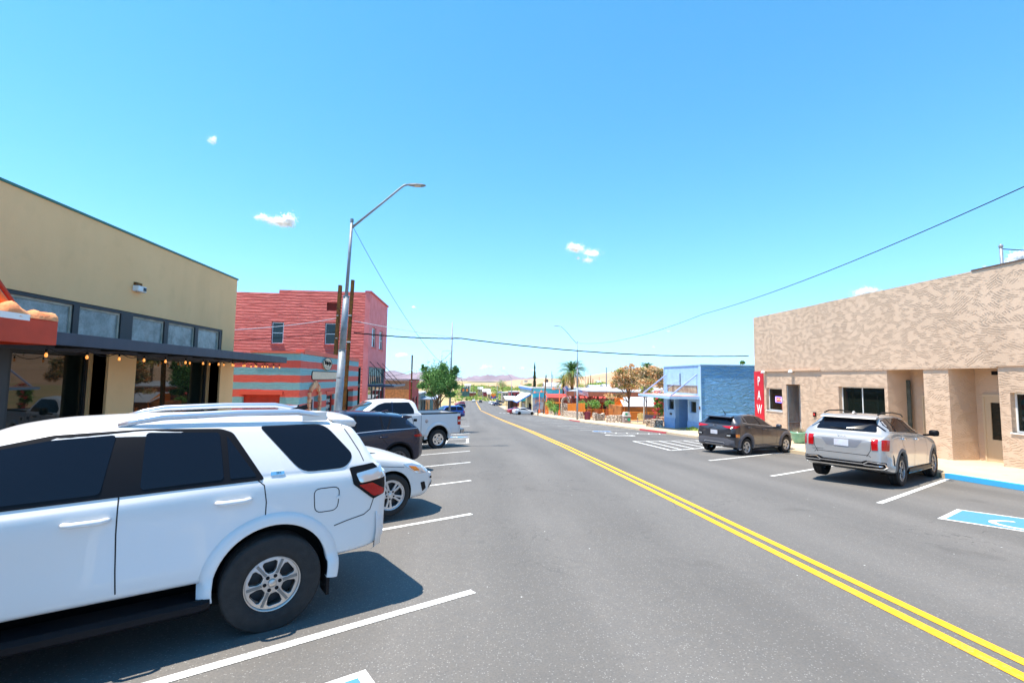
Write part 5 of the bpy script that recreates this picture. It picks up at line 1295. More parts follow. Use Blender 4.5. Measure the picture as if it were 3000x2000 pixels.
# mural building
def mural_building():
    y = 125; x0 = aty(1561, 1150, y).x; x1 = 44; z1 = aty(1600, 1138, y).z; g = gz(16, y)
    t = thing('mural_building', 'building with a bright cyan painted mural wall and white sloping awnings beyond the restaurant', 'building', (x0, y, g))
    n = NT('mural_paint'); o = n.tc.outputs['Object']; s = n.n('SeparateXYZ', {0: o}); z = s.outputs['Z']; x = s.outputs['X']
    sky_ = n.mix(n.rng(n.noise(.5, 4, vec=n.n('Mapping', {'Vector': o, 'Scale': (.4, 1, 3)}).outputs['Vector']), .4, .6), (.05, .50, .66), (.16, .62, .72))
    m_ = n.mix(n.rng(n.noise(.55, 5), .42, .56), (.40, .42, .46), (.14, .18, .30)); m_ = n.mix(n.rng(n.noise(.8, 3), .55, .6), m_, (.45, .24, .18))
    hgt = n.math('ADD', 3.4, n.math('MULTIPLY', n.noise(.35, 3), 1.6)); n.base(n.mix(n.math('GREATER_THAN', z, hgt), m_, sky_)); n.b.inputs['Roughness'].default_value = .8
    MB().box(x0, x1, y, y+.4, g-2, z1).build('mural_wall', n.m, t)
    MB().box(x0-.3, x1, y-.25, y+.3, z1, z1+.3).box(x0-.35, x0+.3, y+.3, 158, z1, z1+.3).build('roof_edge', WHITEF, t)
    MB().box(x0-.02, x0+.3, y+.4, 158, g-3, z1-1.6).box(x0-.3, x0+.3, y+.4, 158, z1-.35, z1).build('street_wall', mat('cream_paint', (.66, .58, .36), rough=.8), t); MB().box(x0-.02, x0+.3, y+.4, 158, z1-1.6, z1-.35).build('upper_band', mat('khaki_paint', (.40, .40, .32), rough=.8), t)
    MB().box(x0-.36, x0-.30, y-.1, 158, z1-.5, z1+.05).build('blue_edge', mat('royal_blue_trim', (.03, .18, .62), rough=.5), t)
    MB().box(x0+.4, x1, y+.4, 158, z1-.3, z1-.2).build('roof', TIN, t)
    for (ya, yb, xo, zo, zi, c) in ((128, 138, 10.5+2.2, -1.0-3.5, .6-3.2, None), (141, 152, 13.4, -3.6, -1.6, None)):
        zi = z1-1.5-(.4 if ya > 140 else .0); zo = zi-2.3
        a = MB().quad((x0-.05, ya, zi), (x0-.05, yb, zi), (xo, yb, zo), (xo, ya, zo)).quad((x0-.05, ya, zi+.1), (x0-.05, yb, zi+.1), (xo, yb, zo+.1), (xo, ya, zo+.1))
        a.build('awning', mat('white_tin_awning', (.55, .58, .60), rough=.5), t, fix=False)
        if ya > 140: MB().poly([(x0-.05, ya-.01, zi), (xo, ya-.01, zo), (x0-.05, ya-.01, zo+.2)]).build('awning_side', mat('cyan_panel', (.03, .6, .75), rough=.5), t, fix=False)
        MB().box(xo-.06, xo+.0, ya, yb, zo-.15, zo+.12).bar((x0, ya-.03, zi-.1), (xo, ya-.03, zo-.05), .06, .3).build('awning_trim', mat('royal_blue_trim', (.03, .18, .62)), t)
        for yy in (ya+.3, yb-.3): MB().box(xo+.1, xo+.25, yy, yy+.15, gz(14, yy), zo).build('awning_post', BRN, t)
    w = MB().box(x0-.06, x0-.03, 127, 133, g-.3, g+2.2).box(x0-.06, x0-.03, 143, 150, g-1, g+1.6); w.build('shopfront', M_WIN, t)
    MB().quad((x0-.04, 139, z1-2.0), (x0-.04, 140.5, z1-2.0), (13.2, 140.5, z1-4.1), (13.2, 139, z1-4.1)).build('cyan_side', mat('cyan_panel', (.03, .6, .75), rough=.5), t, fix=False)
mural_building()
def restaurant():
    t = thing('restaurant', 'orange and dark red restaurant with timber pergola behind the rubble wall and orange railing', 'restaurant', (20, 90, gz(18, 90)))
    g = gz(18, 95)+.1; RW = mat('dark_red_wall', (.33, .02, .012), rough=.7, var=.2); OR = mat('orange_wall', (.85, .26, .03), rough=.7, var=.1)
    x0 = aty(1601, 1200, 108).x
    MB().wall('y', 108, 108.3, x0, 46, g-3, aty(1650, 1174, 108).z, [(x0+1, x0+3.4, g-3, g+1.9), (x0+5.5, x0+8, g-.2, g+1.7), (x0+9, x0+11, g-3, g+1.9), (x0+13, x0+15.5, g-.2, g+1.7)]).build('wall', RW, t)
    MB().box(x0+.2, 46, 108.6, 108.7, g-2, g+2.5).build('dark_interior', M_DARKIN, t)
    f = MB()
    for (a, b, c, d) in ((x0+5.5, x0+8, g-.2, g+1.7), (x0+13, x0+15.5, g-.2, g+1.7)): f.wall('y', 108.05, 108.12, a, b, c, d, [(a+.1, (a+b)/2-.05, c+.1, d-.1), ((a+b)/2+.05, b-.1, c+.1, d-.1)])
    f.build('window', ORANGE, t)
    zt = aty(1650, 1164, 105).z; zb = aty(1650, 1176, 105).z
    MB().box(x0-.3, 44, 103.8, 104.1, zb, zt).build('fascia', BRN, t); MB().quad((x0-.4, 103.7, zt), (44, 103.7, zt), (44, 108, zt+.7), (x0-.4, 108, zt+.7)).build('porch_roof', mat('red_tile_roof', (.62, .06, .04), rough=.7, var=.2, vscale=4), t, fix=False)
    a0 = aty(1596, 1200, 104).x; MB().box(a0, a0+1.0, 103.8, 104.2, g-1, zb+.2).box(a0+1.2, a0+1.9, 103.7, 104.2, g-1, zb+.1).box(a0, x0+3, 103.75, 104.0, zb-.4, zb).build('orange_portal', OR, t)
    for k in range(7): q = x0+4+k*3.1; MB().box(q, q+.25, 103.8, 104.05, g-1, zb).build('porch_post', MAR, t)
    # pergola: roof from (17,80) to (25,71.5)
    A_ = Vector((17.0, 80)); B_ = Vector((24.9, 70.5)); n = Vector((.77, .64))
    zr = aty(1672, 1148, 80).z; zr2 = aty(1850, 1150, 71).z
    def Q(s, d, z): p = A_.lerp(B_, s)+n*d; return (p.x, p.y, z)
    r = MB(); v = [Q(0, -.5, zr+.15), Q(1.25, -.5, zr2+.2), Q(1.25, 7, zr2+.8), Q(0, 7, zr+.8)]; r.poly(v); r.poly([(a, b, c+.12) for a, b, c in v][::-1])
    for i in range(4): p, q = v[i], v[(i+1) % 4]; r.quad(p, q, (q[0], q[1], q[2]+.12), (p[0], p[1], p[2]+.12))
    r.build('pergola_roof', TIN, t)
    MB().bar(Q(-.03, -.45, zr-.28), Q(1.25, -.45, zr2-.22), .18, .75).bar(Q(-.0, -.4, zr-.25), Q(0, 6, zr-.2), .3, .4).build('pergola_fascia', BRN, t)
    for px, w in ((1677, .55), (1694, .22), (1725, .6), (1749, .32), (1778, .42), (1806, .32), (1829, .28), (1863, .34), (1881, .26), (1898, .32)):
        # post where the sight line meets the pergola front
        d = sight(px, 1180); D2 = Vector((d.x, d.y)); e = B_-A_; den = D2.x*e.y-D2.y*e.x; s_ = (D2.y*A_.x-D2.x*A_.y)/-den
        s_ = ((A_.x*D2.y-A_.y*D2.x))/(-(e.x*D2.y-e.y*D2.x)); p = A_.lerp(B_, s_)+n*.2
        MB().box(p.x-w/2, p.x+w/2, p.y-w/2, p.y+w/2, gz(18, p.y)-.3, zr-.4).build('pergola_post', MAR, t)
        if px in (1677, 1725, 1749): 
            for sg in (-1, 1): MB().bar((p.x, p.y, zr-1.9), (p.x+sg*1.1*e.normalized().x, p.y+sg*1.1*e.normalized().y, zr-.6), .14).build('knee_brace', BRN, t)
    # white lean-to roof and orange end wall
    wz = aty(1840, 1162, 68).z; wz2 = aty(1840, 1190, 62).z; xa = aty(1812, 1163, 68).x; xb = aty(1915, 1163, 68).x; xc = aty(1826, 1190, 62).x; xd = aty(1925, 1190, 62).x
    MB().quad((xa, 68, wz), (xb, 68, wz), (xd, 62, wz2), (xc, 62, wz2)).build('lean_to_roof', TIN, t, fix=False)
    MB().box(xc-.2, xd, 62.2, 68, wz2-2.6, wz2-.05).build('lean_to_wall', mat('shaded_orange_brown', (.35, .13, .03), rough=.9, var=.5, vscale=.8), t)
    MB().poly([(xa-1.2, 66, wz-.1), (xa, 66, wz), (xc+.2, 61.9, wz2), (xc-.2, 61.9, wz2-2.5), (xa-1.2, 66, wz2-2.5)]).build('orange_gable', OR, t, fix=False)
restaurant()
def railing(label, pts, h=1.05, dz=.5, gapm=.13, group='orange railings of the restaurant terrace'):
    p0 = pts[0]; t = thing('orange_railing', label, 'railing', (p0[0], p0[1], gz(p0[0], p0[1])+.13), 0, group)
    r = MB(); b = MB()
    for a, c in zip(pts, pts[1:]):
        A_, C_ = Vector(a), Vector(c); L = (C_-A_).xy.length if len(a) > 2 else (C_-A_).length
        def Z(p): return gz(min(p.x, 18), p.y)+.13+dz
        za, zc = Z(A_), Z(C_)
        for q in (0, h): r.bar((A_.x, A_.y, za+q+.05), (C_.x, C_.y, zc+q+.05), .05)
        k = int(L/gapm)
        for i in range(k): p = A_.lerp(C_, i/k); z = za+(zc-za)*i/k; b.box(p.x-.012, p.x+.012, p.y-.012, p.y+.012, z, z+h)
        k = max(1, int(L/1.8))
        for i in range(k+1): p = A_.lerp(C_, i/k); z = za+(zc-za)*i/k; MB().box(p.x-.05, p.x+.05, p.y-.05, p.y+.05, z-.1, z+h+.1).build('post', ORANGE, t)
    r.build('rail', ORANGE, t); b.build('balusters', ORANGE, t); return t
railing('orange baluster railing sloping along the pavement above the rubble wall', [(16.3, 78.5), (16.3, 67.0)], dz=.95, h=1.15)
railing('orange baluster railing running back from the pavement past the shrubs', [(16.35, 66.8), (21.2, 65.5)], dz=.15, h=1.1)
railing('orange baluster railing behind the picnic table', [(20.5, 60), (23.8, 56)], dz=.0, h=1.0)
lumpy_wall('stone_wall', 'long rubble stone retaining wall under the sloping orange railing', [(15.9, 79), (15.8, 66.5)], .95, .45, seed=1)
lumpy_wall('stone_wall', 'low rubble wall between the maroon barrel and the pale waste bin', [(15.3, 58.2), (16.7, 58.6)], .9, .5, seed=2)
lumpy_wall('stone_wall', 'short rubble wall next to the pale waste bin', [(15.25, 52.4), (16.65, 51.4)], .8, .5, seed=3)
lumpy_wall('stone_wall', 'rubble planter wall at the corner of the blue shop', [(16.2, 41.3), (15.6, 40.2), (16.4, 39.7)], .62, .8, seed=4)
lumpy_wall('stone_wall', 'small heap of stones between the waste bin and the picnic table', [(17.6, 47), (18.2, 46.6)], .38, .6, seed=6)
lumpy_wall('stone_wall', 'rubble wall behind the orange lamps', [(17.6, 108), (17.4, 92)], .9, .5, seed=7)
def arch():
    y = 84; x = aty(1657, 1200, y).x; g = gz(x, y)+.1; t = thing('stone_archway', 'rubble stone pillars topped with a small round arch at the restaurant entrance', 'archway', (x, y, g))
    zt = aty(1657, 1180, y).z
    for px, w in ((1650, .75), (1664, .9)): xx = aty(px, 1200, y).x; MB().box(xx-w/2, xx+w/2, y-.4, y+.4, g-.3, zt-(.1 if px > 1655 else 0)).build('pillar', STONE, t, bevel=.04)
    mb = MB(); xx = aty(1657, 1190, y).x
    for k in range(11): a = pi*(k+.5)/11; mb.bar((xx+.42*cos(a), y, zt+.1+.62*sin(a)), (xx+.78*cos(a), y, zt+.1+1.0*sin(a)), .30, .32, up=(0, 1, 0))
    mb.build('arch', STONE, t, bevel=.03)
arch()
us_flag('upright hanging stars and stripes flag left of the stone archway', (16.75, 86, gz(16, 86)), (16.9, 86, aty(1648, 1132, 86).z), P_(1648, 1136, 86), (.55, 0, -1.0), (.9, 0, .5), 2.2, .95)
us_flag('stars and stripes flag flying across the pergola front', (15.9, 72, gz(16, 72)+3), (16.1, 72, aty(1694, 1140, 72).z), P_(1696, 1155, 72), (1, 0, -.1), (-.15, 0, 1), 1.5, .75)
def waste_bin():
    g0 = gnd(1835, 1238.5, .13); x, y, z = g0; t = thing('recycling_bin', 'pale hooded recycling bin with green emblems on the pavement by the rubble walls', 'waste bin', (x, y, z)); w = .36
    MB().box(x-w, x+w, y-w, y+w, z, z+.72).build('body', mat('bin_taupe', (.27, .21, .19), rough=.6), t, bevel=.03)
    MB().box(x-w-.03, x+w+.03, y-w-.03, y+w+.03, z+.72, z+.79).build('rim', WHITEF, t, bevel=.02)
    MB().prism([(x-w, z+.79), (x+w, z+.79), (x+w-.1, z+1.14), (x-w+.1, z+1.14)], 'y', y-w, y+w).build('hood', mat('bin_grey', (.52, .50, .44), rough=.5), t, bevel=.03)
    MB().lathe([(.001, 0), (.12, 0), (.12, -.01), (.001, -.01)], (x-.1, y-w-.012, z+.95), 16, axis='y').lathe([(.001, 0), (.17, 0), (.17, -.01), (.001, -.01)], (x+.16, y-w-.002, z+.40), 16, axis='y').build('emblem', mat('recycling_green', (.02, .40, .20), rough=.5), t, fix=False)
    MB().lathe([(.001, 0), (.08, 0), (.08, -.01), (.001, -.01)], (x-.17, y-w-.002, z+.42), 12, axis='y').build('sticker', WHITEF, t, fix=False)
waste_bin()
g0 = gnd(1721, 1229, .13); t = thing('maroon_barrel', 'maroon slatted litter barrel beside the long rubble wall', 'waste bin', g0)
MB().lathe([(.3, 0), (.36, .05), (.38, .5), (.37, .95), (.40, .98), (.40, 1.04), (.34, 1.04), (.30, .9), (.001, .85)], g0, 22).build('barrel', mat('maroon_slats', (.20, .03, .05), rough=.5), t)
mb = MB()
for k in range(22): a = 2*pi*k/22; mb.bar((g0.x+.385*cos(a), g0.y+.385*sin(a), g0.z+.08), (g0.x+.385*cos(a), g0.y+.385*sin(a), g0.z+.92), .03)
mb.build('slats', mat('maroon_slats', (.2, .03, .05)), t)
g0 = gnd(1576, 1215, .13); t = thing('black_bollard', 'black round-topped bollard at the kerb beside the parked white sedan', 'bollard', g0)
MB().lathe([(.17, 0), (.17, .08), (.11, .12), (.11, .85), (.14, .87), (.14, .93), (.10, 1.02), (.001, 1.08)], g0, 16).build('post', M_BLK, t, smooth=True)
g0 = gnd(1633, 1218, .13); tree('potted_shrub', 'dark leaning shrub in a clay pot beside the orange lamp', (17.2, 91.6, gz(17, 91)+.3), 1.3, 1.2, LG, 260, .12, 3, trunk=.3, cat='shrub')
# leaning black post
p = gnd(1592, 1200); bx = aty(1592, 1197, 104).x; t = thing('leaning_post', 'tall leaning dark steel post in front of the cyan mural', 'post', (bx, 104, gz(16, 104)))
MB().bar((bx, 104, gz(16, 104)), (aty(1600, 1098, 104).x, 104, aty(1600, 1098, 104).z), .24).build('post', RUST, t)
t = thing('sign_post', 'thin bare sign post on the right kerb', 'post', (13.6, 80, gz(13.6, 80))); q = gnd(1596, 1217, .13); 
MB().tube([tuple(q), (q.x, q.y, q.z+3.0)], .03, 6).build('post', WPOST, t); MB().box(q.x-.15, q.x+.15, q.y-.02, q.y, q.z+2.6, q.z+3.05).build('plate', WPOST, t)
# patio furniture
def picnic():
    x, y = 19.6, 47.5; z = gz(18, y)+.17; t = thing('picnic_table', 'round-edged brown picnic table with attached benches under the dry trees', 'picnic table', (x, y, z), .3)
    W2 = mat('picnic_wood', (.36, .14, .07), rough=.7, var=.3, vscale=4)
    M = t.matrix_basis
    def lb(name, *b, **k): return MB().box(*b).build(name, W2, t, world=False, **k)
    for i in range(5): lb('board', -.9, .9, -.38+i*.155, -.25+i*.155, .72, .76)
    for s in (-1, 1): lb('bench', -.9, .9, s*.62, s*.84, .42, .46)
    for sx in (-.65, .65):
        MB().bar((sx, -.72, 0), (sx, -.15, .72), .07).bar((sx, .72, 0), (sx, .15, .72), .07).bar((sx, -.84, .39), (sx, .84, .39), .06).build('leg', W2, t, world=False)
picnic()
def adirondack():
    x, y = 18.1, 49.5; z = gz(18, y)+.17; t = thing('garden_chair', 'pale yellow slatted garden chair facing the street near the waste bin', 'chair', (x, y, z), radians(160)); Yl = mat('pale_yellow_paint', (.75, .72, .35), rough=.6)
    for i in range(5):
        MB().bar((-.28+i*.14, .05, .36), (-.28+i*.14, .48, 1.05-.04*abs(i-2)), .11, .02, up=(0, 1, 0)).build('back_slat', Yl, t, world=False)
    for i in range(4): MB().box(-.3, .3, -.45+i*.13, -.34+i*.13, .37-i*.02, .39-i*.02).build('seat_slat', Yl, t, world=False)
    for s in (-1, 1):
        MB().box(s*.34-.06, s*.34+.06, -.5, .25, .58, .61).build('armrest', Yl, t, world=False); MB().box(s*.34-.03, s*.34+.03, -.48, -.42, 0, .58).box(s*.34-.03, s*.34+.03, .12, .18, 0, .58).build('leg', mat('grey_blue_wood', (.2, .22, .28), rough=.7), t, world=False)
adirondack()
def bench(label, x, y, rz):
    z = gz(18, y)+.17; t = thing('low_bench', label, 'bench', (x, y, z), rz); DB = mat('dark_bench', (.07, .06, .09), rough=.6)
    MB().box(-.7, .7, -.2, .2, .40, .44).build('seat', DB, t, world=False); MB().box(-.7, .7, .2, .24, .5, .85).build('backrest', DB, t, world=False)
    for s in (-.6, .6): MB().box(s-.04, s+.04, -.18, .18, 0, .40).build('leg', DB, t, world=False)
bench('dark blue-grey bench beside the yellow garden chair', 18.9, 49.0, radians(150))
# trees over the patio
def pxtree(label, y, trunk_px, base_py, blobs, mats, n, ls, seed, r=.12, bark=None, name='patio_tree', cat='tree', droop=0, group=None):
    s = y/FPX; b = aty(trunk_px, base_py, y); bz = gz(min(b.x, 18), y)+.1; base = Vector((b.x, y, bz)); rd = random.Random(seed)
    bl = [((aty(px, py, y).x, y+rd.uniform(-1, 1)*rx*s*.5, aty(px, py, y).z), (rx*s, rx*s*.9, rz*s), w) for (px, py, rx, rz, w) in blobs]
    t = thing(name, label, cat, base, 0, group); lowest = min(q[0][2]-q[1][2] for q in bl)
    limbs('trunk', t, base, (base.x+.1, y, lowest+.3), r, [q[0] for q in bl], bark or BARK, seed, n2=4); crown('crown', t, bl, n, ls, mats, seed, droop=droop); return t
pxtree('broad tree with dry orange leaves whose dark trunk forks before the pergola', 56, 1841, 1205, [(1838, 1098, 34, 16, 2), (1812, 1112, 18, 14, 1), (1865, 1110, 30, 18, 1.5), (1800, 1128, 12, 10, .5), (1845, 1130, 36, 14, 1.6), (1852, 1090, 24, 12, .9), (1820, 1090, 20, 12, .7), (1790, 1160, 14, 8, .35), (1820, 1158, 18, 7, .5), (1828, 1078, 12, 8, .15), (1848, 1072, 10, 8, .12)], [LB[0], LB[1], LB[2]], 15000, .10, 11, r=.14)
pxtree('dry-leaved tree with pale forked trunks beside the blue shop awning', 47, 1886, 1212, [(1905, 1095, 26, 18, 1.5), (1930, 1100, 18, 20, 1), (1880, 1085, 18, 14, .8), (1893, 1115, 26, 14, 1), (1935, 1125, 12, 16, .5), (1915, 1080, 14, 8, .4)], [LB[1], LB[0], LB[2]], 14000, .09, 12, r=.09, bark=BARKP)
pxtree('rounded yellow-green tree between the dry trees', 52, 1893, 1212, [(1895, 1141, 16, 12, 1), (1885, 1150, 9, 8, .4)], [LM[1], leafmat('gold_leaf', (.42, .34, .05), (.3, .22, .04)), LM[0]], 2500, .07, 13, r=.07)
t = pxtree('oleander bush covered in red and pink flowers against the blue shop', 41.2, 1925, 1238, [(1935, 1160, 9, 18, 1), (1930, 1185, 11, 16, 1), (1925, 1170, 9, 14, .6), (1938, 1205, 7, 14, .5)], [LG[0], LM[0], LG[1]], 2600, .075, 14, r=.05, name='flowering_bush', cat='bush')
mb = MB(); rd = random.Random(4)
for k in range(26):
    px, py = rd.uniform(1912, 1944), rd.uniform(1145, 1222)
    if k < 8: py = rd.uniform(1143, 1152)
    p = aty(px, py, 40.5+rd.uniform(-.2, .3)); 
    for j in range(16): q = p+Vector((rd.gauss(0, .06), rd.gauss(0, .06), rd.gauss(0, .055))); d = Vector((rd.gauss(0, 1), rd.gauss(0, 1), rd.gauss(0, 1))).normalized()*.045; e = d.cross(Vector((0, 0, 1))).normalized()*.04; mb.quad(q-d, q+e, q+d, q-e)
mb.build('blossoms', mat('red_pink_blossom', (.75, .03, .07), rough=.6), t, fix=False)
for (px, py, y, h, w, lab) in ((1615, 1190, 95, 2.6, 2.6, 'tall leafy plant under the red porch roof'), (1624, 1205, 92, 1.6, 2.0, 'rounded light green bush behind the rubble wall'), (1741, 1190, 70, 2.0, 1.9, 'light green bush in the pergola bay behind the railing'), (1791, 1190, 69, 1.9, 1.8, 'dense green bush between two pergola posts'), (1708, 1190, 74, 1.6, 1.6, 'small agave-like bush behind the sloping railing')):
    b = aty(px, py, y); tree('bush', lab, (b.x, y, b.z-h*.45), h, w, [LM[0], LG[1], LG[0]], 900, .11, int(px), trunk=.15, cat='bush')
mb = MB(); rd = random.Random(9); w0 = thing('pavement_weed', 'clump of pale green weeds at the foot of the blue shop corner', 'weed', (16.3, 33.6, gz(16, 33.6)+.13))
for k in range(700): a = rd.uniform(0, 6.28); r = abs(rd.gauss(0, .35)); p = Vector((16.15+r*cos(a)*.7, 33.6+r*sin(a)*1.4, gz(16, 33.6)+.13+rd.uniform(0, .25)*(1-min(1, r)))); d = Vector((rd.gauss(0, .4), rd.gauss(0, .4), 1)).normalized()*.07; e = Vector((rd.gauss(0, 1), rd.gauss(0, 1), 0)).normalized()*.02; mb.quad(p-d, p+e, p+d, p-e)
mb.build('leaves', LM[1], w0, fix=False)
# palms and cypresses
palm('tall date palm towering behind the orange restaurant', (aty(1676, 1150, 112).x, 112, gz(18, 112)), aty(1676, 1090, 112).z-gz(18, 112), 1.25, 230, 1, r=.42, lf=4.0)
palm('short yellow-green palm left of the tall date palm', (aty(1650, 1150, 118).x, 118, gz(18, 118)), aty(1650, 1120, 118).z-gz(18, 118), 1.0, 90, 2, r=.28, lf=3.0)
palm('distant palm top showing over the dry trees beside the blue shop', (aty(1895, 1100, 75).x, 75, gz(18, 75)), aty(1895, 1078, 75).z-gz(18, 75), .8, 60, 3, r=.22, lf=1.25)
def cypress(label, px, pyt, pyb, w, y, group=None, mats=None):
    x = aty(px, pyb, y).x; zt = aty(px, pyt, y).z; zb = min(aty(px, pyb, y).z, zt-1); r = w*y/FPX/2; t = thing('cypress', label, 'cypress tree', (x, y, zb-2), 0, group); rd = random.Random(px)
    MB().tube([(x, y, zb-2), (x, y, zb+1)], r*.3, 8).build('trunk', BARK, t)
    c = MB(); H = zt-zb+1.5; z0 = zb-1.5
    for _ in range(2200 if w > 6 else 500):
        u = rd.random(); rr = 1.35*r*(1-u)**.55*(.75+.35*noise.noise(Vector((u*9, px, 0))))*rd.uniform(.65, 1.08); a = rd.uniform(0, 6.28); p = Vector((x+rr*cos(a), y+rr*sin(a), z0+H*u)); c.cur = rd.choice((0, 2, 2)); s = r*.16+.06
        d = Vector((cos(a)*.3, sin(a)*.3, 1)).normalized()*s*1.6; e = Vector((-sin(a), cos(a), 0))*s*.5; c.quad(p-d, p+e, p+d, p-e)
    core = MB().lathe([(r*.5, 0), (r*.62, H*.25), (r*.5, H*.6), (r*.2, H*.88), (.01, H*.98)], (x, y, z0), 10); c.cur = 2; k = len(c.v); c.v += core.v
    for f in core.f: c.face([k+i for i in f])
    c.build('crown', mats or LG, t, fix=False)
CYP = [leafmat('cypress_olive', (.09, .12, .03), (.05, .08, .02)), LG[2], leafmat('cypress_dark', (.035, .05, .018), (.02, .03, .012))]
cypress('tall thin dark cypress behind the mural building', 1566, 1062, 1133, 10, 170, mats=CYP)
cypress('small dark cypress on the dry hill slope', 1730.5, 1096, 1118, 3.5, 260, mats=CYP); cypress('brownish cypress on the dry hill slope', 1723, 1103, 1118, 3.5, 262, mats=[LB[0], BARK, LB[2]]); cypress('tiny dark cypress near the teal barn', 1353.5, 1116, 1136, 3, 330, mats=CYP)
# scattered desert trees beyond, each where its foliage shows in the photograph
rd = random.Random(21); FT = [(1394, 1141, 400, 30, 26, 'm', 'broad lime-green mesquite beside the white roofs far down the road'), (1412, 1130, 430, 12, 14, 'g', 'darker tree right behind the lime-green mesquite'), (1430, 1137, 420, 20, 20, 'b', 'yellow-brown tree above the burgundy shed'), (1452, 1150, 330, 16, 30, 'm', 'lime tree right of the star sign'), (1471, 1124, 380, 30, 26, 'g', 'tall greyish tree breaking the far skyline'), (1490, 1137, 300, 26, 18, 'm', 'spreading green tree over the burgundy house'), (1472, 1138, 310, 20, 18, 'm', 'green tree between the two utility poles'), (1516, 1137, 280, 20, 18, 'm', 'light green tree behind the cyan awning'), (1545, 1130, 260, 34, 18, 'g', 'dark green spreading tree left of the tall cypress'), (1585, 1128, 250, 26, 16, 'm', 'green tree right of the tall cypress'), (1604, 1124, 300, 12, 10, 'b', 'small dark palm-like tree on the dry slope'), (1702, 1128, 210, 26, 14, 'm', 'green tree directly behind the pergola roof'), (1722, 1130, 190, 26, 14, 'g', 'dark green bush above the white roof'), (1737, 1127, 230, 34, 14, 'm', 'wide lime tree below the small cypress'), (1763, 1124, 260, 40, 12, 'm', 'wide green tree mass at the right foot of the dry slope'), (1790, 1128, 240, 30, 12, 'm', 'green tree beside the white tent top'), (1362, 1160, 340, 16, 8, 'm', 'low scrub clump near the teal barn'), (1380, 1166, 300, 22, 8, 'm', 'roadside scrub clump left of the far cars'), (1394, 1162, 310, 16, 9, 'm', 'roadside scrub clump below the mesquite'), (1346, 1152, 280, 16, 14, 'b', 'dull olive tree right of the steel pole'), (1410, 1152, 360, 10, 12, 'b', 'olive bush in front of the burgundy shed'), (2176, 1062, 70, 14, 10, 'g', 'small tree top showing over the blue shop roof'), (1555, 1143, 240, 20, 12, 'g', 'green shrub mass above the mural roof'), (1500, 1150, 240, 18, 10, 'm', 'low green shrub behind the burgundy house'), (1660, 1110, 420, 10, 7, 'b', 'dark shrub on the slope right of the short palm'), (1378, 1130, 600, 16, 6, 'g', 'distant tree strip before the dark hill')]
for i, (px, py, y, wpx, hpx, k, lab) in enumerate(FT):
    s = y/FPX; b = aty(px, py, y); w = wpx*s*1.15; h = hpx*s*1.5; tree('desert_tree', lab, (b.x, y, b.z-h*.62), h, w, {'m': LM, 'g': LG, 'b': [LM[2], LB[2], LB[1]]}[k], 1100 if wpx > 14 else 500, max(.12, w*.028), 40+i, trunk=.22, group='desert trees beyond the shops')
SCR = MB(); rd = random.Random(5)
for k in range(2600):
    px = rd.uniform(1330, 2000); y = rd.uniform(240, 1100); x = (px-1378)/FPX*y; 
    if -8 < x < 20 and y < 300: continue
    z = terr(x, y); s = rd.uniform(.5, 1.3)*(1+y/900); SCR.cur = rd.choice((0, 1, 2))
    for j in range(7):
        p = Vector((x+rd.gauss(0, s), y+rd.gauss(0, s), z+abs(rd.gauss(0, s*.6)))); d = Vector((rd.gauss(0, 1), rd.gauss(0, .5), rd.gauss(0, 1))).normalized()*s*.5; e = Vector((d.z, 0, -d.x))*.7; SCR.quad(p-d, p+e, p+d, p-e)
tag(SCR.build('desert_scrub', LM, fix=False), 'low green and olive desert scrub covering the flats beyond the town', 'scrub', kind='stuff')
# ------------------------------------------------------------------ far buildings
def fb(name, label, px0, px1, pyt, pyb, y, m, roof=TIN, depth=8, gable=0, **k):
    a, b = aty(px0, pyb, y), aty(px1, pyb, y); zt = aty(px0, pyt, y).z; zb = b.z-2
    return simple_building(name, label, a.x, b.x, y, y+depth, zt, m, slope=gable, roofm=roof, zb=zb, wins=[(a.x+(b.x-a.x)*.2, a.x+(b.x-a.x)*.38, zb+2.6, zt-.6), (a.x+(b.x-a.x)*.6, a.x+(b.x-a.x)*.8, zb+2.6, zt-.6)] if (zt-b.z) > 1.8 else ())
BURG = mat('burgundy_wall', (.30, .045, .055), rough=.8, var=.2)
fb('burgundy_house', 'burgundy two-part shop with white roof beside the cyan awning', 1494, 1521, 1148, 1175, 190, BURG); fb('stone_shop', 'small stone-fronted shop with white roof behind the burgundy shop', 1471, 1490, 1150, 1163, 235, STONE)
fb('burgundy_shed', 'low burgundy shed with wide white roof far down the road', 1414, 1436, 1147, 1154, 380, BURG, gable=2.2); fb('pale_house', 'pale house with white roof left of the burgundy shed', 1400, 1414, 1140, 1150, 400, mat('pale_wall', (.5, .42, .35)), gable=2)
fb('white_house', 'white house above the teal barn', 1362, 1378, 1129, 1144, 430, mat('off_white_wall', (.62, .58, .5)), gable=1.5); fb('carport', 'long white-roofed carport at the roadside', 1368, 1394, 1150, 1152, 350, BRN, depth=6)
fb('cream_box', 'small cream building beside the star sign', 1428, 1437, 1153, 1168, 320, mat('cream_wall2', (.6, .45, .25)), gable=1); fb('grey_roof_house', 'house with broad white roof behind the short palm', 1598, 1650, 1131, 1137, 200, mat('pale_wall', (.5, .42, .35)), gable=1.6)
fb('slope_house', 'little dark-roofed hut on the dry slope', 1599, 1606, 1117, 1122, 700, BRN, gable=3, roof=M_DARKIN); fb('hill_house', 'white house half hidden on the green slope', 1752, 1762, 1121, 1127, 420, mat('off_white_wall', (.62, .58, .5)), gable=2); fb('far_white_roof', 'long white roof behind the pergola', 1735, 1800, 1136, 1141, 150, mat('pale_wall', (.5, .42, .35)), gable=.9)
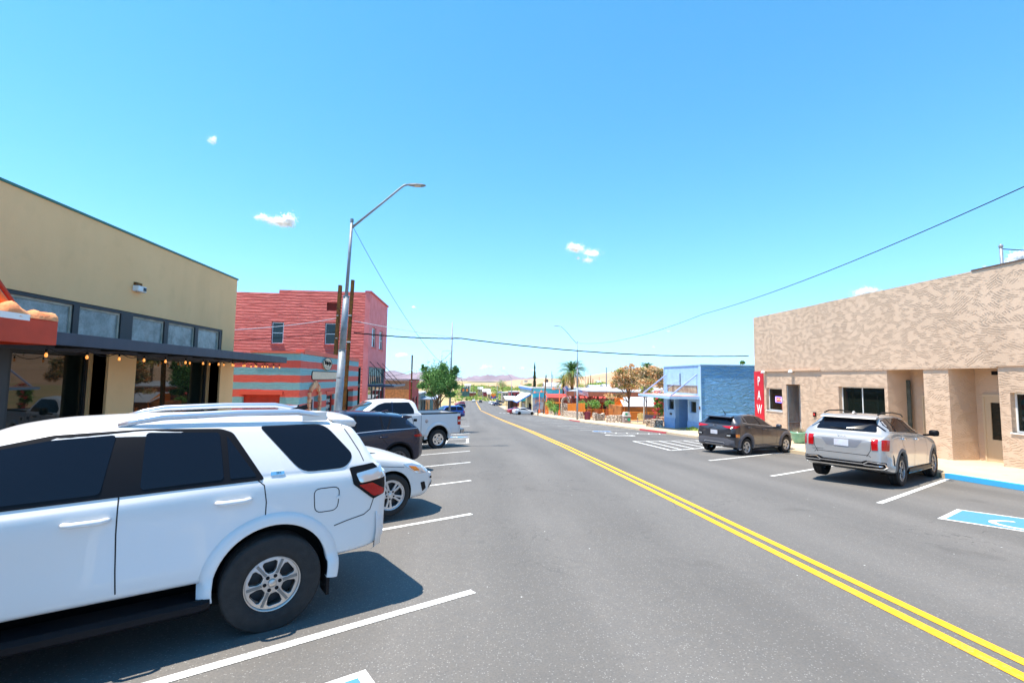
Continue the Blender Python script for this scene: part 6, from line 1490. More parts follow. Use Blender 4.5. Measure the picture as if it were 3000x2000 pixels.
fb('tent_roof_house', 'peaked white roof beyond the pergola', 1778, 1802, 1139, 1142, 130, WHITEF, gable=1.3); fb('ridge_house', 'white building on the brow of the far slope', 1536, 1546, 1113.5, 1117, 900, mat('off_white_wall', (.62, .58, .5)))
def barn():
    y = 330; a, b = aty(1349, 1156, y), aty(1375, 1156, y); zt = aty(1360, 1134, y).z; zb = a.z; t = thing('arched_barn', 'barn with dark arched roof and orange front panels far down the left side', 'barn', (a.x, y, zb)); n = 12; w = (b.x-a.x)
    P = [(a.x+w*(.5-.5*cos(pi*i/n)), zb+(zt-zb)*(.45+.55*sin(pi*i/n))) for i in range(n+1)]; MB().prism([(a.x, zb-1)]+P+[(b.x, zb-1)], 'y', y, y+12).build('shell', mat('dark_teal', (.05, .13, .13)), t)
    for q in (.18, .62): MB().box(a.x+w*q, a.x+w*(q+.24), y-.1, y, zb+(zt-zb)*.45, zb+(zt-zb)*.8).build('panel', mat('barn_orange', (.65, .2, .05)), t)
barn()
def star_sign():
    y = 300; p = aty(1445, 1167, y); s = 7.2*y/FPX; t = thing('star_sign', 'square panel with red and yellow rays and a copper star at the far road bend', 'sign', (p.x, y, p.z)); zc = p.z+s
    R_, Y_ = mat('sign_red', (.70, .03, .01)), mat('sign_yellow', (.90, .55, .02)); mb = MB()
    x0, x1, z0, z1 = p.x-s, p.x+s, zc-s, zc+s; edge = []
    for i in range(14): a = pi*i/13; k = min(1/max(abs(cos(a)), 1e-6), 1/max(abs(sin(a)), 1e-6)); edge.append((p.x+s*cos(a)*k, zc+min(s, s*sin(a)*k)))
    for i in range(13): mb.cur = i % 2; mb.poly([(p.x, y, zc), (edge[i][0], y, edge[i][1]), (edge[i+1][0], y, edge[i+1][1])])
    mb.build('rays', [R_, Y_], t, fix=False); MB().quad((x0, y, z0), (x1, y, z0), (x1, y, zc), (x0, y, zc)).build('lower_field', mat('sign_blue', (.03, .08, .35)), t, fix=False)
    st = [(p.x+s*.78*(1 if i % 2 == 0 else .42)*sin(pi*i/5), zc-.1+s*.78*(1 if i % 2 == 0 else .42)*cos(pi*i/5)) for i in range(10)]; MB().prism(st[::-1], 'y', y-.08, y-.03).build('star', mat('sign_copper', (.75, .12, .02)), t)
star_sign()
def porch():
    t = thing('white_roof_porch', 'white flat-roofed porch on posts at the pavement before the burgundy shop', 'porch', (13.8, 150, gz(13.8, 150))); z = aty(1490, 1165, 150).z; xa, xb = aty(1478, 1170, 150).x, aty(1505, 1170, 150).x
    MB().quad((xa, 146, z-.4), (xb+1, 146, z-.5), (xb+1, 156, z+.4), (xa, 156, z+.4)).quad((xa, 146, z-.65), (xb+1, 146, z-.75), (xb+1, 146, z-.5), (xa, 146, z-.4)).build('roof', TIN, t, fix=False)
    for x in (xa+.2, (xa+xb)/2, xb): MB().box(x, x+.15, 146.2, 146.4, gz(14, 146)-.2, z-.5).build('post', BRN, t)
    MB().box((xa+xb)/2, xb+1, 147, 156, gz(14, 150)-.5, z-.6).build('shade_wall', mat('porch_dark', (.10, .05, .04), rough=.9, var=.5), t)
porch()
t = thing('roadside_sign', 'white hoarding with blue lettering on posts before the stone shop', 'sign', (aty(1465, 1170, 210).x, 210, gz(14, 210))); a, b = aty(1459, 1146, 210), aty(1471, 1151, 210)
MB().box(a.x, b.x, 210, 210.2, b.z, a.z).build('panel', WHITEF, t)
mb = MB(); 
for k in range(6): q = a.x+.15+(b.x-a.x-.3)*k/6; mb.box(q, q+.18, 209.95, 210, b.z+.2, a.z-.2)
mb.build('lettering', mat('sign_blue', (.03, .08, .35)), t)
for x in (a.x+.1, b.x-.2): MB().box(x, x+.12, 210, 210.1, gz(14, 210)-1, b.z).build('post', WPOST, t)
def upole(label, px, pyt, pyb, y, w=.25, m=None, cross=False, group='utility poles beyond the shops'):
    a, b = aty(px, pyt, y), aty(px, pyb, y); t = thing('utility_pole', label, 'utility pole', (b.x, y, b.z-1), 0, group); MB().tube([(b.x, y, b.z-1), (b.x, y, a.z)], [w*.55, w*.4], 8).build('pole', m or BARK, t)
    if cross: MB().box(a.x-.9, a.x+.9, y-.1, y+.1, a.z-.7, a.z-.5).build('crossarm', BARK, t); MB().lathe([(.2, 0), (.25, .1), (.25, .7), (.2, .8)], (a.x+.4, y-.2, a.z-2.2), 8).build('transformer', WPOST, t)
for px, pt, pb_, y, m, c, lab in ((1616, 1087, 1137, 190, WPOST, 0, 'tall grey pole behind the cyan mural'), (1618.7, 1097, 1125, 300, WPOST, 1, 'pole with transformer right of the tall grey pole'), (1776.6, 1076, 1142, 120, WPOST, 0, 'tall pale pole behind the pergola roof'), (1813.5, 1078, 1100, 150, WPOST, 1, 'pole with transformer in the dry tree top'), (1737, 1110, 1133, 170, None, 0, 'brown pole right of the small cypress'), (1755.6, 1104, 1116, 400, None, 0, 'short brown pole on the dry slope'), (1751.5, 1117, 1135, 250, None, 0, 'thin dark pole before the hill house'), (1715.5, 1102, 1127, 300, WPOST, 0, 'thin pole left of the brownish cypress'), (1460.5, 1128, 1145, 290, None, 0, 'left dark pole of the pair by the roadside sign'), (1471, 1126, 1145, 290, None, 0, 'right dark pole of the pair by the roadside sign'), (1529, 1115, 1138, 260, None, 0, 'dark pole behind the burgundy shop'), (1524, 1120, 1144, 240, WPOST, 0, 'grey pole behind the burgundy shop'), (1387, 1127, 1166, 300, None, 0, 'dark pole in the roadside scrub left of the far cars'), (1456.5, 1128, 1168, 220, WPOST, 0, 'grey pole beside the roadside sign'), (1414.5, 1146, 1168, 300, WPOST, 0, 'grey pole right of the far grey car'), (1290.5, 1058, 1120, 34, WPOST, 0, 'grey pole top poking out above the young street tree')): upole(lab, px, pt, pb_, y, .3 if y > 100 else .1, m, c)
# ------------------------------------------------------------------ clouds: heaps of small white puffs
M_CLOUD = mat('cloud_white', (.95, .95, .95), rough=1, spec=0); _t = M_CLOUD.node_tree; _t.nodes.remove(_t.nodes['Principled BSDF']); _d = _t.nodes.new('ShaderNodeBsdfDiffuse'); _r = _t.nodes.new('ShaderNodeBsdfTranslucent'); _p = _t.nodes.new('ShaderNodeBsdfTransparent'); _m = _t.nodes.new('ShaderNodeMixShader'); _q = _t.nodes.new('ShaderNodeMixShader'); _q.inputs[0].default_value = .24
for _s in (_d, _r): _s.inputs['Color'].default_value = (1, 1, 1, 1)
_t.links.new(_d.outputs[0], _m.inputs[1]); _t.links.new(_r.outputs[0], _m.inputs[2]); _t.links.new(_p.outputs[0], _q.inputs[1]); _t.links.new(_m.outputs[0], _q.inputs[2]); _t.links.new(_q.outputs[0], _t.nodes['Material Output'].inputs['Surface'])
def cloud(label, blobs, D, n=1600, seed=1):
    rd = random.Random(seed); s = D/FPX; mb = MB(); c0 = aty(blobs[0][0], blobs[0][1], D)
    I = [(0, 0, 1), (.94, 0, -.33), (-.47, .82, -.33), (-.47, -.82, -.33)]
    tw = sum(b[2]*b[3] for b in blobs)
    for (px, py, rx, ry, dn) in blobs:
        c = aty(px, py, D)
        for _ in range(int(n*rx*ry*1.0/sum(b[2]*b[3] for b in blobs)*dn)):
            u, v, w = rd.gauss(0, .42), rd.gauss(0, .42), rd.gauss(0, .42); f = noise.noise(Vector((px*.05+u*2.2, v*2.2, seed)))
            if f < -.12 and rd.random() < .8: continue
            p = c+Vector((u*rx*s, w*rx*s*.8, v*ry*s)); r = s*rd.uniform(1.5, 4.5)*max(.35, 1-abs(u)*.8-abs(v)*.5)*max(1, min(rx, ry)*.10); k = len(mb.v)
            R = Matrix.Rotation(rd.uniform(0, 6.28), 3, 'Z') @ Matrix.Rotation(rd.uniform(0, 6.28), 3, 'X')
            for q in I: mb.v.append(tuple(p+R @ Vector(q)*r))
            for f_ in ((0, 1, 2), (0, 2, 3), (0, 3, 1), (1, 3, 2)): mb.face([k+i for i in f_])
    return tag(mb.build('cloud', M_CLOUD, fix=False), label, 'cloud', 'small fair-weather clouds')
cloud('two-part ragged white cloud above and left of the grey street lamp', [(822, 650, 34, 14, 1), (845, 646, 20, 20, 1), (790, 645, 24, 10, .8), (770, 636, 18, 12, .6), (752, 638, 14, 6, .3)], 6000, 5000, 1)
cloud('small solitary cloud puff high on the left of the sky', [(622, 412, 14, 10, .6), (628, 405, 8, 8, .3)], 6000, 900, 2)
cloud('white cloud above the right street lamp in the middle of the sky', [(1690, 728, 30, 12, 1), (1675, 722, 18, 12, .8), (1730, 740, 30, 10, 1), (1745, 744, 18, 8, .6), (1722, 762, 26, 10, .45), (1694, 756, 10, 6, .25)], 6000, 5000, 3)
cloud('cloud peeping over the beige building roof', [(2535, 856, 40, 16, 1), (2560, 852, 26, 12, .5)], 6000, 2500, 4); cloud('cloud behind the rooftop mast at the right edge', [(2985, 752, 36, 20, 1), (2960, 765, 30, 10, .7), (2885, 780, 12, 6, .3), (3030, 745, 30, 24, 1)], 6000, 4000, 5)
cloud('faint flat cloud above the board-clad building', [(1178, 1038, 24, 7, .5), (1166, 1041, 16, 5, .3)], 7000, 900, 6); cloud('tiny cloud wisp right of the red block', [(1212, 899, 9, 3, .4)], 7000, 250, 7)
cloud('soft cloud low over the mountains', [(1421, 1074, 16, 9, .4), (1437, 1072, 12, 6, .3), (1410, 1080, 10, 6, .25)], 8500, 700, 8); cloud('faint cloud low over the dry hill', [(1530, 1078, 16, 7, .3), (1475, 1078, 12, 6, .25), (1560, 1084, 20, 4, .2)], 8500, 500, 9)
cloud('tiny cloud speck above the blue shop', [(1915, 1016, 6, 2.5, .3), (1958, 970, 7, 2.5, .3)], 7000, 160, 10)
# ------------------------------------------------------------------ the parked cars
def carpaint(name, c, metal=0, rough=.32, coat=1):
    n = NT(name); n.b.inputs['Base Color'].default_value = (*c, 1); n.b.inputs['Metallic'].default_value = metal; n.b.inputs['Roughness'].default_value = rough
    n.b.inputs['Coat Weight'].default_value = coat; n.b.inputs['Coat Roughness'].default_value = .03; n.bump(n.noise(3.0, 2), .02, .02); return n.m
P_WHITE = carpaint('white_car_paint', (.68, .675, .67), coat=.45); P_WHITE2 = carpaint('pearl_white_paint', (.66, .66, .65), coat=.5); P_BLUEBLK = carpaint('midnight_blue_paint', (.007, .010, .03), coat=.3, rough=.25); P_GREY = carpaint('graphite_paint', (.055, .055, .065), metal=.5, rough=.35)
P_SILVER = carpaint('light_silver_paint', (.43, .425, .415), metal=.45, rough=.35); P_BLUE = carpaint('metallic_blue_paint', (.015, .05, .28), metal=.4); P_REDC = carpaint('red_car_paint', (.40, .02, .03)); P_NAVY = carpaint('navy_paint', (.02, .03, .10)); P_CHAR = carpaint('charcoal_paint', (.05, .055, .07), metal=.4)
PLATE = mat('licence_plate', (.55, .60, .68), rough=.5, col2=(.50, .47, .50), vscale=7)
def root_from_left_wheel(pt, az, half, z=None):
    """car origin from the outer face of its left rear wheel"""
    left = Vector((-cos(az), sin(az), 0)); return Vector((pt[0], pt[1], 0))-left*half
def Hd(az): return Vector((sin(az), cos(az), 0))
# --- white SUV, front left of the picture
def white_suv():
    az = radians(239.3); o = root_from_left_wheel((-1.64, 4.40), az, .925); o.z = -.245
    sp = dict(x0=-.99, x1=3.62, wb=2.79, rt=.40, arch=.475, archup=.045, th=.945, zm=1.10, bulge=-.022, n=130, endround=.05,
        w=[(-1.02, .80), (-.93, .875), (-.75, .915), (-.4, .925), (1, .925), (2.8, .925), (3.3, .87), (3.62, .70)],
        wt=[(-1.02, .72), (-.85, .74), (-.72, .68), (-.5, .665), (0, .665), (1.6, .65), (2.1, .66), (2.6, .80), (3.62, .6)],
        zt=[(-1.02, 1.22), (-.95, 1.33), (-.86, 1.48), (-.78, 1.63), (-.70, 1.72), (-.55, 1.775), (0, 1.80), (.9, 1.815), (1.45, 1.80), (1.78, 1.755), (2.05, 1.64), (2.35, 1.44), (2.62, 1.28), (2.85, 1.235), (3.3, 1.16), (3.55, 1.0), (3.62, .85)],
        zb=[(-1.02, 1.20), (-.9, 1.30), (0, 1.305), (1.1, 1.262), (2.2, 1.22), (3.0, 1.13), (3.62, .8)],
        zl=[(-1.02, .55), (-.8, .51), (-.5, .49), (0, .48), (2.8, .48), (3.3, .42), (3.62, .5)])
    c = Car('parked_suv', 'large white SUV with silver roof rails parked closest to the camera at the left', o, az, P_WHITE, sp, slope=0.0)
    for side in 'LR':
        # window band: black surround, then glass
        c.patch('window_surround', side, rpoly([(.10, 1.285), (1.06, 1.262), (2.38, 1.225), (2.10, 1.50), (1.85, 1.64), (1.50, 1.715), (.95, 1.735), (.43, 1.715), (.34, 1.68)], .03), M_BLK, off=.003, dens=.09)
        g = [(.205, 1.31), (.29, 1.307), (.405, 1.50), (.42, 1.66), (.385, 1.61)]
        c.patch('quarter_glass', side, rpoly([(.165, 1.318), (.36, 1.316), (.388, 1.655)], .015), M_GLASS, off=.006, dens=.08)
        c.patch('rear_window', side, rpoly([(.405, 1.315), (.955, 1.297), (.945, 1.708), (.44, 1.684)], .03), M_GLASS, off=.006, dens=.1)
        c.patch('front_window', side, rpoly([(1.19, 1.292), (2.24, 1.262), (2.02, 1.50), (1.80, 1.625), (1.50, 1.68), (1.13, 1.70)], .03), M_GLASS, off=.006, dens=.1)
        q = rpoly([(.125, 1.716, .03), (-.43, 1.713, .09), (-.672, 1.42, .09), (-.59, 1.325, .08), (-.205, 1.316, .10)], .05)
        c.patch('rear_quarter_glass', side, q, M_GLASS, off=.005, dens=.07); c.ribbon('glass_seal', side, q, M_GAP, w=.010, off=.004, closed=True)
        mb = MB()
        for ln in ([(1.078, 1.262), (1.078, 1.0), (1.068, .72), (1.055, .50)], [(.172, 1.30), (.105, 1.24), (.085, 1.10), (.085, .93)], [(.36, .505), (1.06, .49), (2.16, .49)], [(2.16, .49), (2.2, .8), (2.22, 1.23)], [(-.50, .80), (-.62, .83), (-.78, .86), (-.84, .90), (-.87, 1.0)], [(-.79, 1.31), (-.74, 1.45), (-.66, 1.60), (-.60, 1.70)]):
            c.ribbon('', side, ln, w=.009, off=.002, mb=mb)
        c.ribbon('', side, rpoly([(-.30, 1.16), (-.53, 1.16), (-.52, .945), (-.32, .945)], .06), w=.008, off=.002, closed=True, mb=mb)
        mb.build('panel_gap', M_GAP, c.root, world=False, fix=False)
        for ax in (0, 2.79): c.arc_lip('wheel_arch_flare', P_WHITE, ax, .452, .555, .028, side, -.06 if ax == 0 else -.02, 1.06)
        c.patch('chrome_belt', side, [(.12, 1.282), (1.06, 1.262), (2.18, 1.232), (2.18, 1.240), (1.06, 1.270), (.12, 1.290)], M_BLK, off=.007, dens=.2)
        handle(c, side, 1.25, 1.115, P_WHITE, .26); handle(c, side, .33, 1.14, P_WHITE, .25)
        # step bar
        sg = 1 if side == 'L' else -1
        pr = [(sg*.70, .30), (sg*.93, .30), (sg*.985, .34), (sg*.985, .385), (sg*.93, .405), (sg*.70, .40)]
        mb = MB(); k = len(pr)
        for X in (.46, .52, 1.2, 2.2, 2.3): mb.v += [(X, y if .5 < X < 2.25 else y*.97, z) for y, z in pr]
        for i in range(4):
            for j in range(k): mb.face((i*k+j, i*k+(j+1) % k, (i+1)*k+(j+1) % k, (i+1)*k+j))
        mb.face(range(k)); mb.face(range(4*k, 5*k)); mb.build('side_step', M_BLK, c.root, world=False)
        # mud flap
        MB().box(-.475, -.445, *sorted((sg*.70, sg*.91)), .20, .50).build('mud_flap', M_BLK, c.root, world=False)
        # roof rail
        pts = [(1.13, sg*.60, 1.765), (1.0, sg*.605, 1.80), (.84, sg*.61, 1.828), (.3, sg*.615, 1.842), (-.2, sg*.615, 1.835), (-.38, sg*.61, 1.80), (-.47, sg*.61, 1.765)]
        MB().tube(pts, [.018, .026, .031, .031, .031, .028, .018], 10).build('roof_rail', mat('silver_rail', (.62, .64, .68), rough=.3, metal=.7), c.root, world=False, smooth=True)
        MB().box(-.46, -.24, *sorted((sg*.595, sg*.635)), 1.75, 1.83).build('rail_foot', mat('silver_rail', (.62, .64, .68)), c.root, world=False)
        # tail lamp: black housing, clear top, red wedge below
        h = c.patch('tail_light', side, rpoly([(-.625, 1.315), (-.86, 1.335), (-.99, 1.20), (-.99, 1.03), (-.86, 1.00), (-.66, 1.16)], .02), M_BLK, off=.012, dens=.05)
        a = c.patch('clear_lens', side, rpoly([(-.68, 1.255), (-.98, 1.295), (-.985, 1.19), (-.72, 1.168)], .02), M_CLR, off=.018, dens=.05); a.parent = h
        a = c.patch('red_lens', side, rpoly([(-.71, 1.150), (-.84, 1.158), (-.97, 1.08), (-.97, 1.03), (-.86, 1.03)], .01), M_RED, off=.018, dens=.05); a.parent = h
        mirror_part(c, side, 2.2, sg*.98, 1.30, P_WHITE)
    # fuel flap catch, badge
    c.patch('badge', 'L', rpoly([(.055, 1.340), (-.055, 1.340), (-.055, 1.312), (.055, 1.312)], .008), M_CHR, off=.008, dens=.05)
    q, nn = c.hit('L', -.01, 1.326); text_mesh('SR5', .026, M_BLK, 'badge_lettering', c.root, c.root.matrix_basis @ frame_mat(q+nn*.009, (-1, 0, 0), (0, 0, 1)), extrude=.001)
    c.patch('fuel_flap_catch', 'L', rpoly([(-.505, 1.075), (-.54, 1.075), (-.54, 1.05), (-.505, 1.05)], .008), P_WHITE, off=.01, dens=.05)
    # rear: spoiler, glass, bumper step
    S = MB(); pr = [(-.50, .0), (-.62, .01), (-.76, -.005), (-.80, -.05), (-.78, -.085), (-.66, -.09), (-.55, -.04)]; ys = [-.62, -.58, -.3, 0, .3, .58, .62]; k = len(pr)
    for y in ys:
        f = 1-.6*(abs(y) > .6); S.v += [(-.52+(X+.52)*(1-.10*(abs(y)/.6)**2)*f, y, 1.775+z*f-.02*(abs(y)/.6)**2) for X, z in pr]
    for i in range(len(ys)-1):
        for j in range(k): S.face((i*k+j, i*k+(j+1) % k, (i+1)*k+(j+1) % k, (i+1)*k+j))
    S.face(range(k)); S.face(range(6*k, 7*k)); S.build('rear_spoiler', P_WHITE, c.root, world=False, smooth=True)
    c.patch('rear_glass', 'B', rpoly([(-.60, 1.34), (.60, 1.34), (.54, 1.66), (-.54, 1.66)], .06), M_GLASS, off=.006, dens=.1)
    mb = MB(); pr = [(-1.0, .50), (-1.07, .53), (-1.085, .70), (-1.075, .86), (-1.0, .90)]; ys = [(-.86, .17), (-.80, .09), (-.65, .03), (0, 0), (.65, .03), (.80, .09), (.86, .17)]; k = len(pr)
    for y, dx in ys: mb.v += [(X+dx*(.8 if abs(y) > .9 else 1), y, z) for X, z in pr]
    for i in range(len(ys)-1):
        for j in range(k-1): mb.face((i*k+j, i*k+j+1, (i+1)*k+j+1, (i+1)*k+j))
    mb.build('rear_bumper', P_WHITE, c.root, world=False, smooth=True)
    c.patch('licence_plate', 'B', [(-.15, .95), (.15, .95), (.15, 1.10), (-.15, 1.10)], PLATE, off=.01, dens=.1)
    MB().lathe([(.03, 0), (.02, .02), (.008, .07), (.001, .075)], (-.35, -.1, 1.79), 8).bar((-.25, 0, 1.80), (-.42, 0, 1.85), .03, .05).build('roof_antenna_fin', M_BLK, c.root, world=False)
    for ax, sd in ((0, 'L'), (0, 'R'), (2.79, 'L'), (2.79, 'R')): add_wheel(c, ax, sd, .40, .222, .255, ('hex', 6), mat('bronze_silver_alloy', (.50, .47, .44), rough=.3, metal=.8), .80, 2, cap=M_DSIL if False else None, spin=radians(8))
    return c
white_suv()
def sedan(name, label, o, az, paint, far=False, group=None, wstyle=('twin', 5), s=None, glass=None, rim=M_SIL, front=True):
    sp = dict(x0=-1.0, x1=3.62, wb=2.776, rt=.33, arch=.365, archup=.02, th=.93, zm=.62, n=100 if not far else 46, endround=.05,
        w=[(-1.0, .70), (-.85, .84), (-.5, .90), (1, .915), (2.8, .90), (3.2, .85), (3.5, .72), (3.62, .55)],
        wt=[(-1.0, .60), (-.6, .62), (-.3, .56), (.2, .53), (1.2, .54), (1.7, .56), (2.3, .72), (3.62, .5)],
        zt=[(-1.0, .93), (-.85, 1.07), (-.5, 1.12), (-.1, 1.26), (.25, 1.40), (.8, 1.465), (1.2, 1.46), (1.6, 1.36), (2.1, 1.10), (2.3, 1.03), (2.8, .95), (3.3, .80), (3.55, .66), (3.62, .56)],
        zb=[(-1.0, .90), (-.7, 1.04), (0, 1.02), (1, .98), (2.2, .95), (2.8, .88), (3.3, .74), (3.62, .54)],
        zl=[(-1.0, .34), (-.7, .24), (0, .20), (2.8, .18), (3.4, .20), (3.62, .27)])
    c = Car(name, label, o, az, paint, sp, group=group, slope=s); GL = glass or M_GLASS
    for side in 'LR':
        sg = 1 if side == 'L' else -1
        c.patch('side_windows', side, rpoly([(-.28, 1.05), (.9, 1.02), (1.98, .99), (1.55, 1.27), (1.15, 1.39), (.6, 1.41), (.15, 1.33)], .04), GL, off=.004, dens=.12)
        if not far:
            c.patch('window_pillar', side, [(.98, 1.01), (1.05, 1.01), (.98, 1.40), (.93, 1.40)], M_BLK, off=.006, dens=.1)
            mb = MB()
            for ln in ([(1.02, 1.0), (1.04, .6), (.98, .30)], [(.1, 1.02), (.12, .8), (.35, .55)], [(2.03, .98), (2.1, .6), (2.12, .3)], [(2.10, .80), (2.6, .80), (3.0, .75)]): c.ribbon('', side, ln, w=.008, mb=mb)
            mb.build('panel_gap', M_GAP, c.root, world=False, fix=False); handle(c, side, .95, .86, paint, .2); handle(c, side, .1, .88, paint, .2)
        h = c.patch('headlight', side, rpoly([(2.98, .80), (3.16, .795), (3.42, .70), (3.50, .60), (3.30, .615), (3.18, .66)], .02), M_CLR, off=.008, dens=.06)
        if not far: a = c.patch('turn_lamp', side, rpoly([(3.08, .765), (3.22, .735), (3.30, .66), (3.20, .665)], .015), M_AMB, off=.014, dens=.05); a.parent = h
        c.patch('tail_light', side, rpoly([(-.62, .98), (-.92, .98), (-.95, .82), (-.70, .84)], .02), M_RED, off=.008, dens=.08)
        mirror_part(c, side, 1.92, sg*.93, 1.03, paint, (.12, .18, .12))
    c.patch('windscreen', 'T', rpoly([(1.62, -.50), (2.18, -.62), (2.18, .62), (1.62, .50)], .08), GL if far else M_GLASS2, off=.005, dens=.12)
    c.patch('rear_glass', 'T', rpoly([(.15, -.48), (-.40, -.50), (-.40, .50), (.15, .48)], .08), GL, off=.005, dens=.12)
    if not far:
        # lower grille and fog lamp, wiper cowl, bonnet seams
        c.patch('fog_lamp', 'R', rpoly([(3.33, .46), (3.42, .46), (3.46, .34), (3.38, .30)], .015), M_BLK, off=.006, dens=.05)
        c.patch('grille', 'F', rpoly([(-.42, .50), (.42, .50), (.36, .62), (-.36, .62)], .03), M_BLK, off=.01, dens=.08); c.patch('lower_grille', 'F', rpoly([(-.55, .28), (.55, .28), (.5, .40), (-.5, .40)], .03), M_BLK, off=.01, dens=.08)
        mb = MB()
        for sg in (-1, 1): c.ribbon('', 'T', [(2.28, sg*.70), (2.8, sg*.66), (3.28, sg*.50)], w=.008, mb=mb)
        mb.build('bonnet_gap', M_GAP, c.root, world=False, fix=False)
        c.patch('bonnet_vent', 'T', rpoly([(2.33, -.62), (2.50, -.66), (2.62, -.60), (2.45, -.54)], .03), M_BLK, off=.006, dens=.06); c.patch('cowl', 'T', rpoly([(2.18, -.64), (2.29, -.64), (2.29, .64), (2.18, .64)], .02), M_BLK, off=.006, dens=.1)
        MB().tube([(3.60, -.52, .47), (3.66, -.53, .47)], .02, 8).build('tow_cap', M_BLK, c.root, world=False)
    for ax, sd in ((0, 'L'), (0, 'R'), (2.776, 'L'), (2.776, 'R')): add_wheel(c, ax, sd, .33, .235, .22, wstyle, rim, .80, 0 if far else 2, spin=.2)
    return c
az = radians(60); F = Vector((-1.22, 8.01, 0)); left = Vector((-cos(az), sin(az), 0)); o = F-Hd(az)*2.776+left*.915; o.z = gz(o.x, o.y)
sedan('parked_sedan', 'white sedan nose out with amber turn lamp between the white SUV and the dark SUV', (o.x, o.y, -.298+.0), az, P_WHITE2, s=.0)
# --- dark compact SUV behind the sedan
def dark_suv():
    az = radians(240); o = root_from_left_wheel((-1.83, 13.0), az, .93); o.z = gz(-1.83, 13.0)+.0
    sp = dict(x0=-.72, x1=3.40, wb=2.66, rt=.36, arch=.42, archup=.04, th=.90, zm=.75, n=100, endround=.06,
        w=[(-.72, .76), (-.6, .87), (-.35, .935), (0, .95), (1, .93), (2.66, .94), (3.1, .88), (3.4, .68)], wt=[(-.72, .70), (-.5, .66), (-.2, .60), (.5, .60), (1.6, .60), (2.0, .64), (3.4, .6)],
        zt=[(-.72, 1.02), (-.62, 1.14), (-.50, 1.27), (-.38, 1.42), (-.30, 1.50), (0, 1.545), (.6, 1.60), (1.2, 1.63), (1.55, 1.60), (1.9, 1.42), (2.2, 1.18), (2.5, 1.12), (3.1, 1.04), (3.3, .92), (3.4, .8)],
        zb=[(-.72, 1.0), (-.5, 1.20), (.5, 1.14), (2.2, 1.04), (3.0, .98), (3.4, .7)], zl=[(-.72, .36), (-.5, .30), (0, .28), (2.66, .28), (3.2, .26), (3.4, .34)])
    c = Car('parked_suv', 'midnight blue compact SUV between the white sedan and the white pickup', o, az, P_BLUEBLK, sp)
    for side in 'LR':
        sg = 1 if side == 'L' else -1
        c.patch('side_windows', side, rpoly([(-.52, 1.20), (.5, 1.165), (1.95, 1.08), (1.62, 1.42), (1.2, 1.53), (.4, 1.50), (-.28, 1.43)], .03), M_GLASS, off=.004, dens=.1)
        mb = MB()
        for ln in ([(.30, 1.17), (.12, 1.48)], [(.42, 1.17), (.42, 1.50)], [(1.12, 1.13), (1.08, 1.53)]): c.ribbon('', side, ln, w=.035, off=.007, mb=mb)
        mb.build('window_pillar', M_BLK, c.root, world=False, fix=False); mb = MB()
        for ln in ([(.5, 1.13), (.42, .9), (.30, .78)], [(1.15, 1.10), (1.15, .5)], [(.55, .62), (1.9, .60)]): c.ribbon('', side, ln, w=.010, mb=mb)
        mb.build('panel_gap', M_GAP, c.root, world=False, fix=False); c.ribbon('belt_strip', side, [(-.55, 1.175), (.5, 1.145), (1.95, 1.06)], M_SIL, w=.012, off=.006)
        for ax in (0, 2.66): c.arc_lip('wheel_arch', M_BLK, ax, .40, .455, .012, side)
        handle(c, side, .42, .98, P_BLUEBLK, .22); handle(c, side, 1.3, .96, P_BLUEBLK, .22); mirror_part(c, side, 1.85, sg*.95, 1.12, P_BLUEBLK)
        c.patch('tail_light', side, rpoly([(-.42, 1.00), (-.70, 1.01), (-.74, .93), (-.46, .945)], .02), M_RED, off=.01, dens=.06)
    S = MB(); S.prism([(-.30, 1.50), (-.48, 1.475), (-.50, 1.445), (-.38, 1.40), (-.2, 1.46)], 'y', -.58, .58); S.build('rear_spoiler', P_BLUEBLK, c.root, world=False, bevel=.015)
    c.patch('rear_glass', 'B', rpoly([(-.52, 1.18), (.52, 1.18), (.46, 1.40), (-.46, 1.40)], .04), M_GLASS, off=.006, dens=.1)
    MB().bar((.15, 0, 1.56), (-.02, 0, 1.60), .05, .05).build('roof_antenna_fin', P_BLUEBLK, c.root, world=False)
    for ax, sd in ((0, 'L'), (0, 'R'), (2.66, 'L'), (2.66, 'R')): add_wheel(c, ax, sd, .36, .24, .235, ('spoke', 10), M_DSIL, .82, 1)
dark_suv()
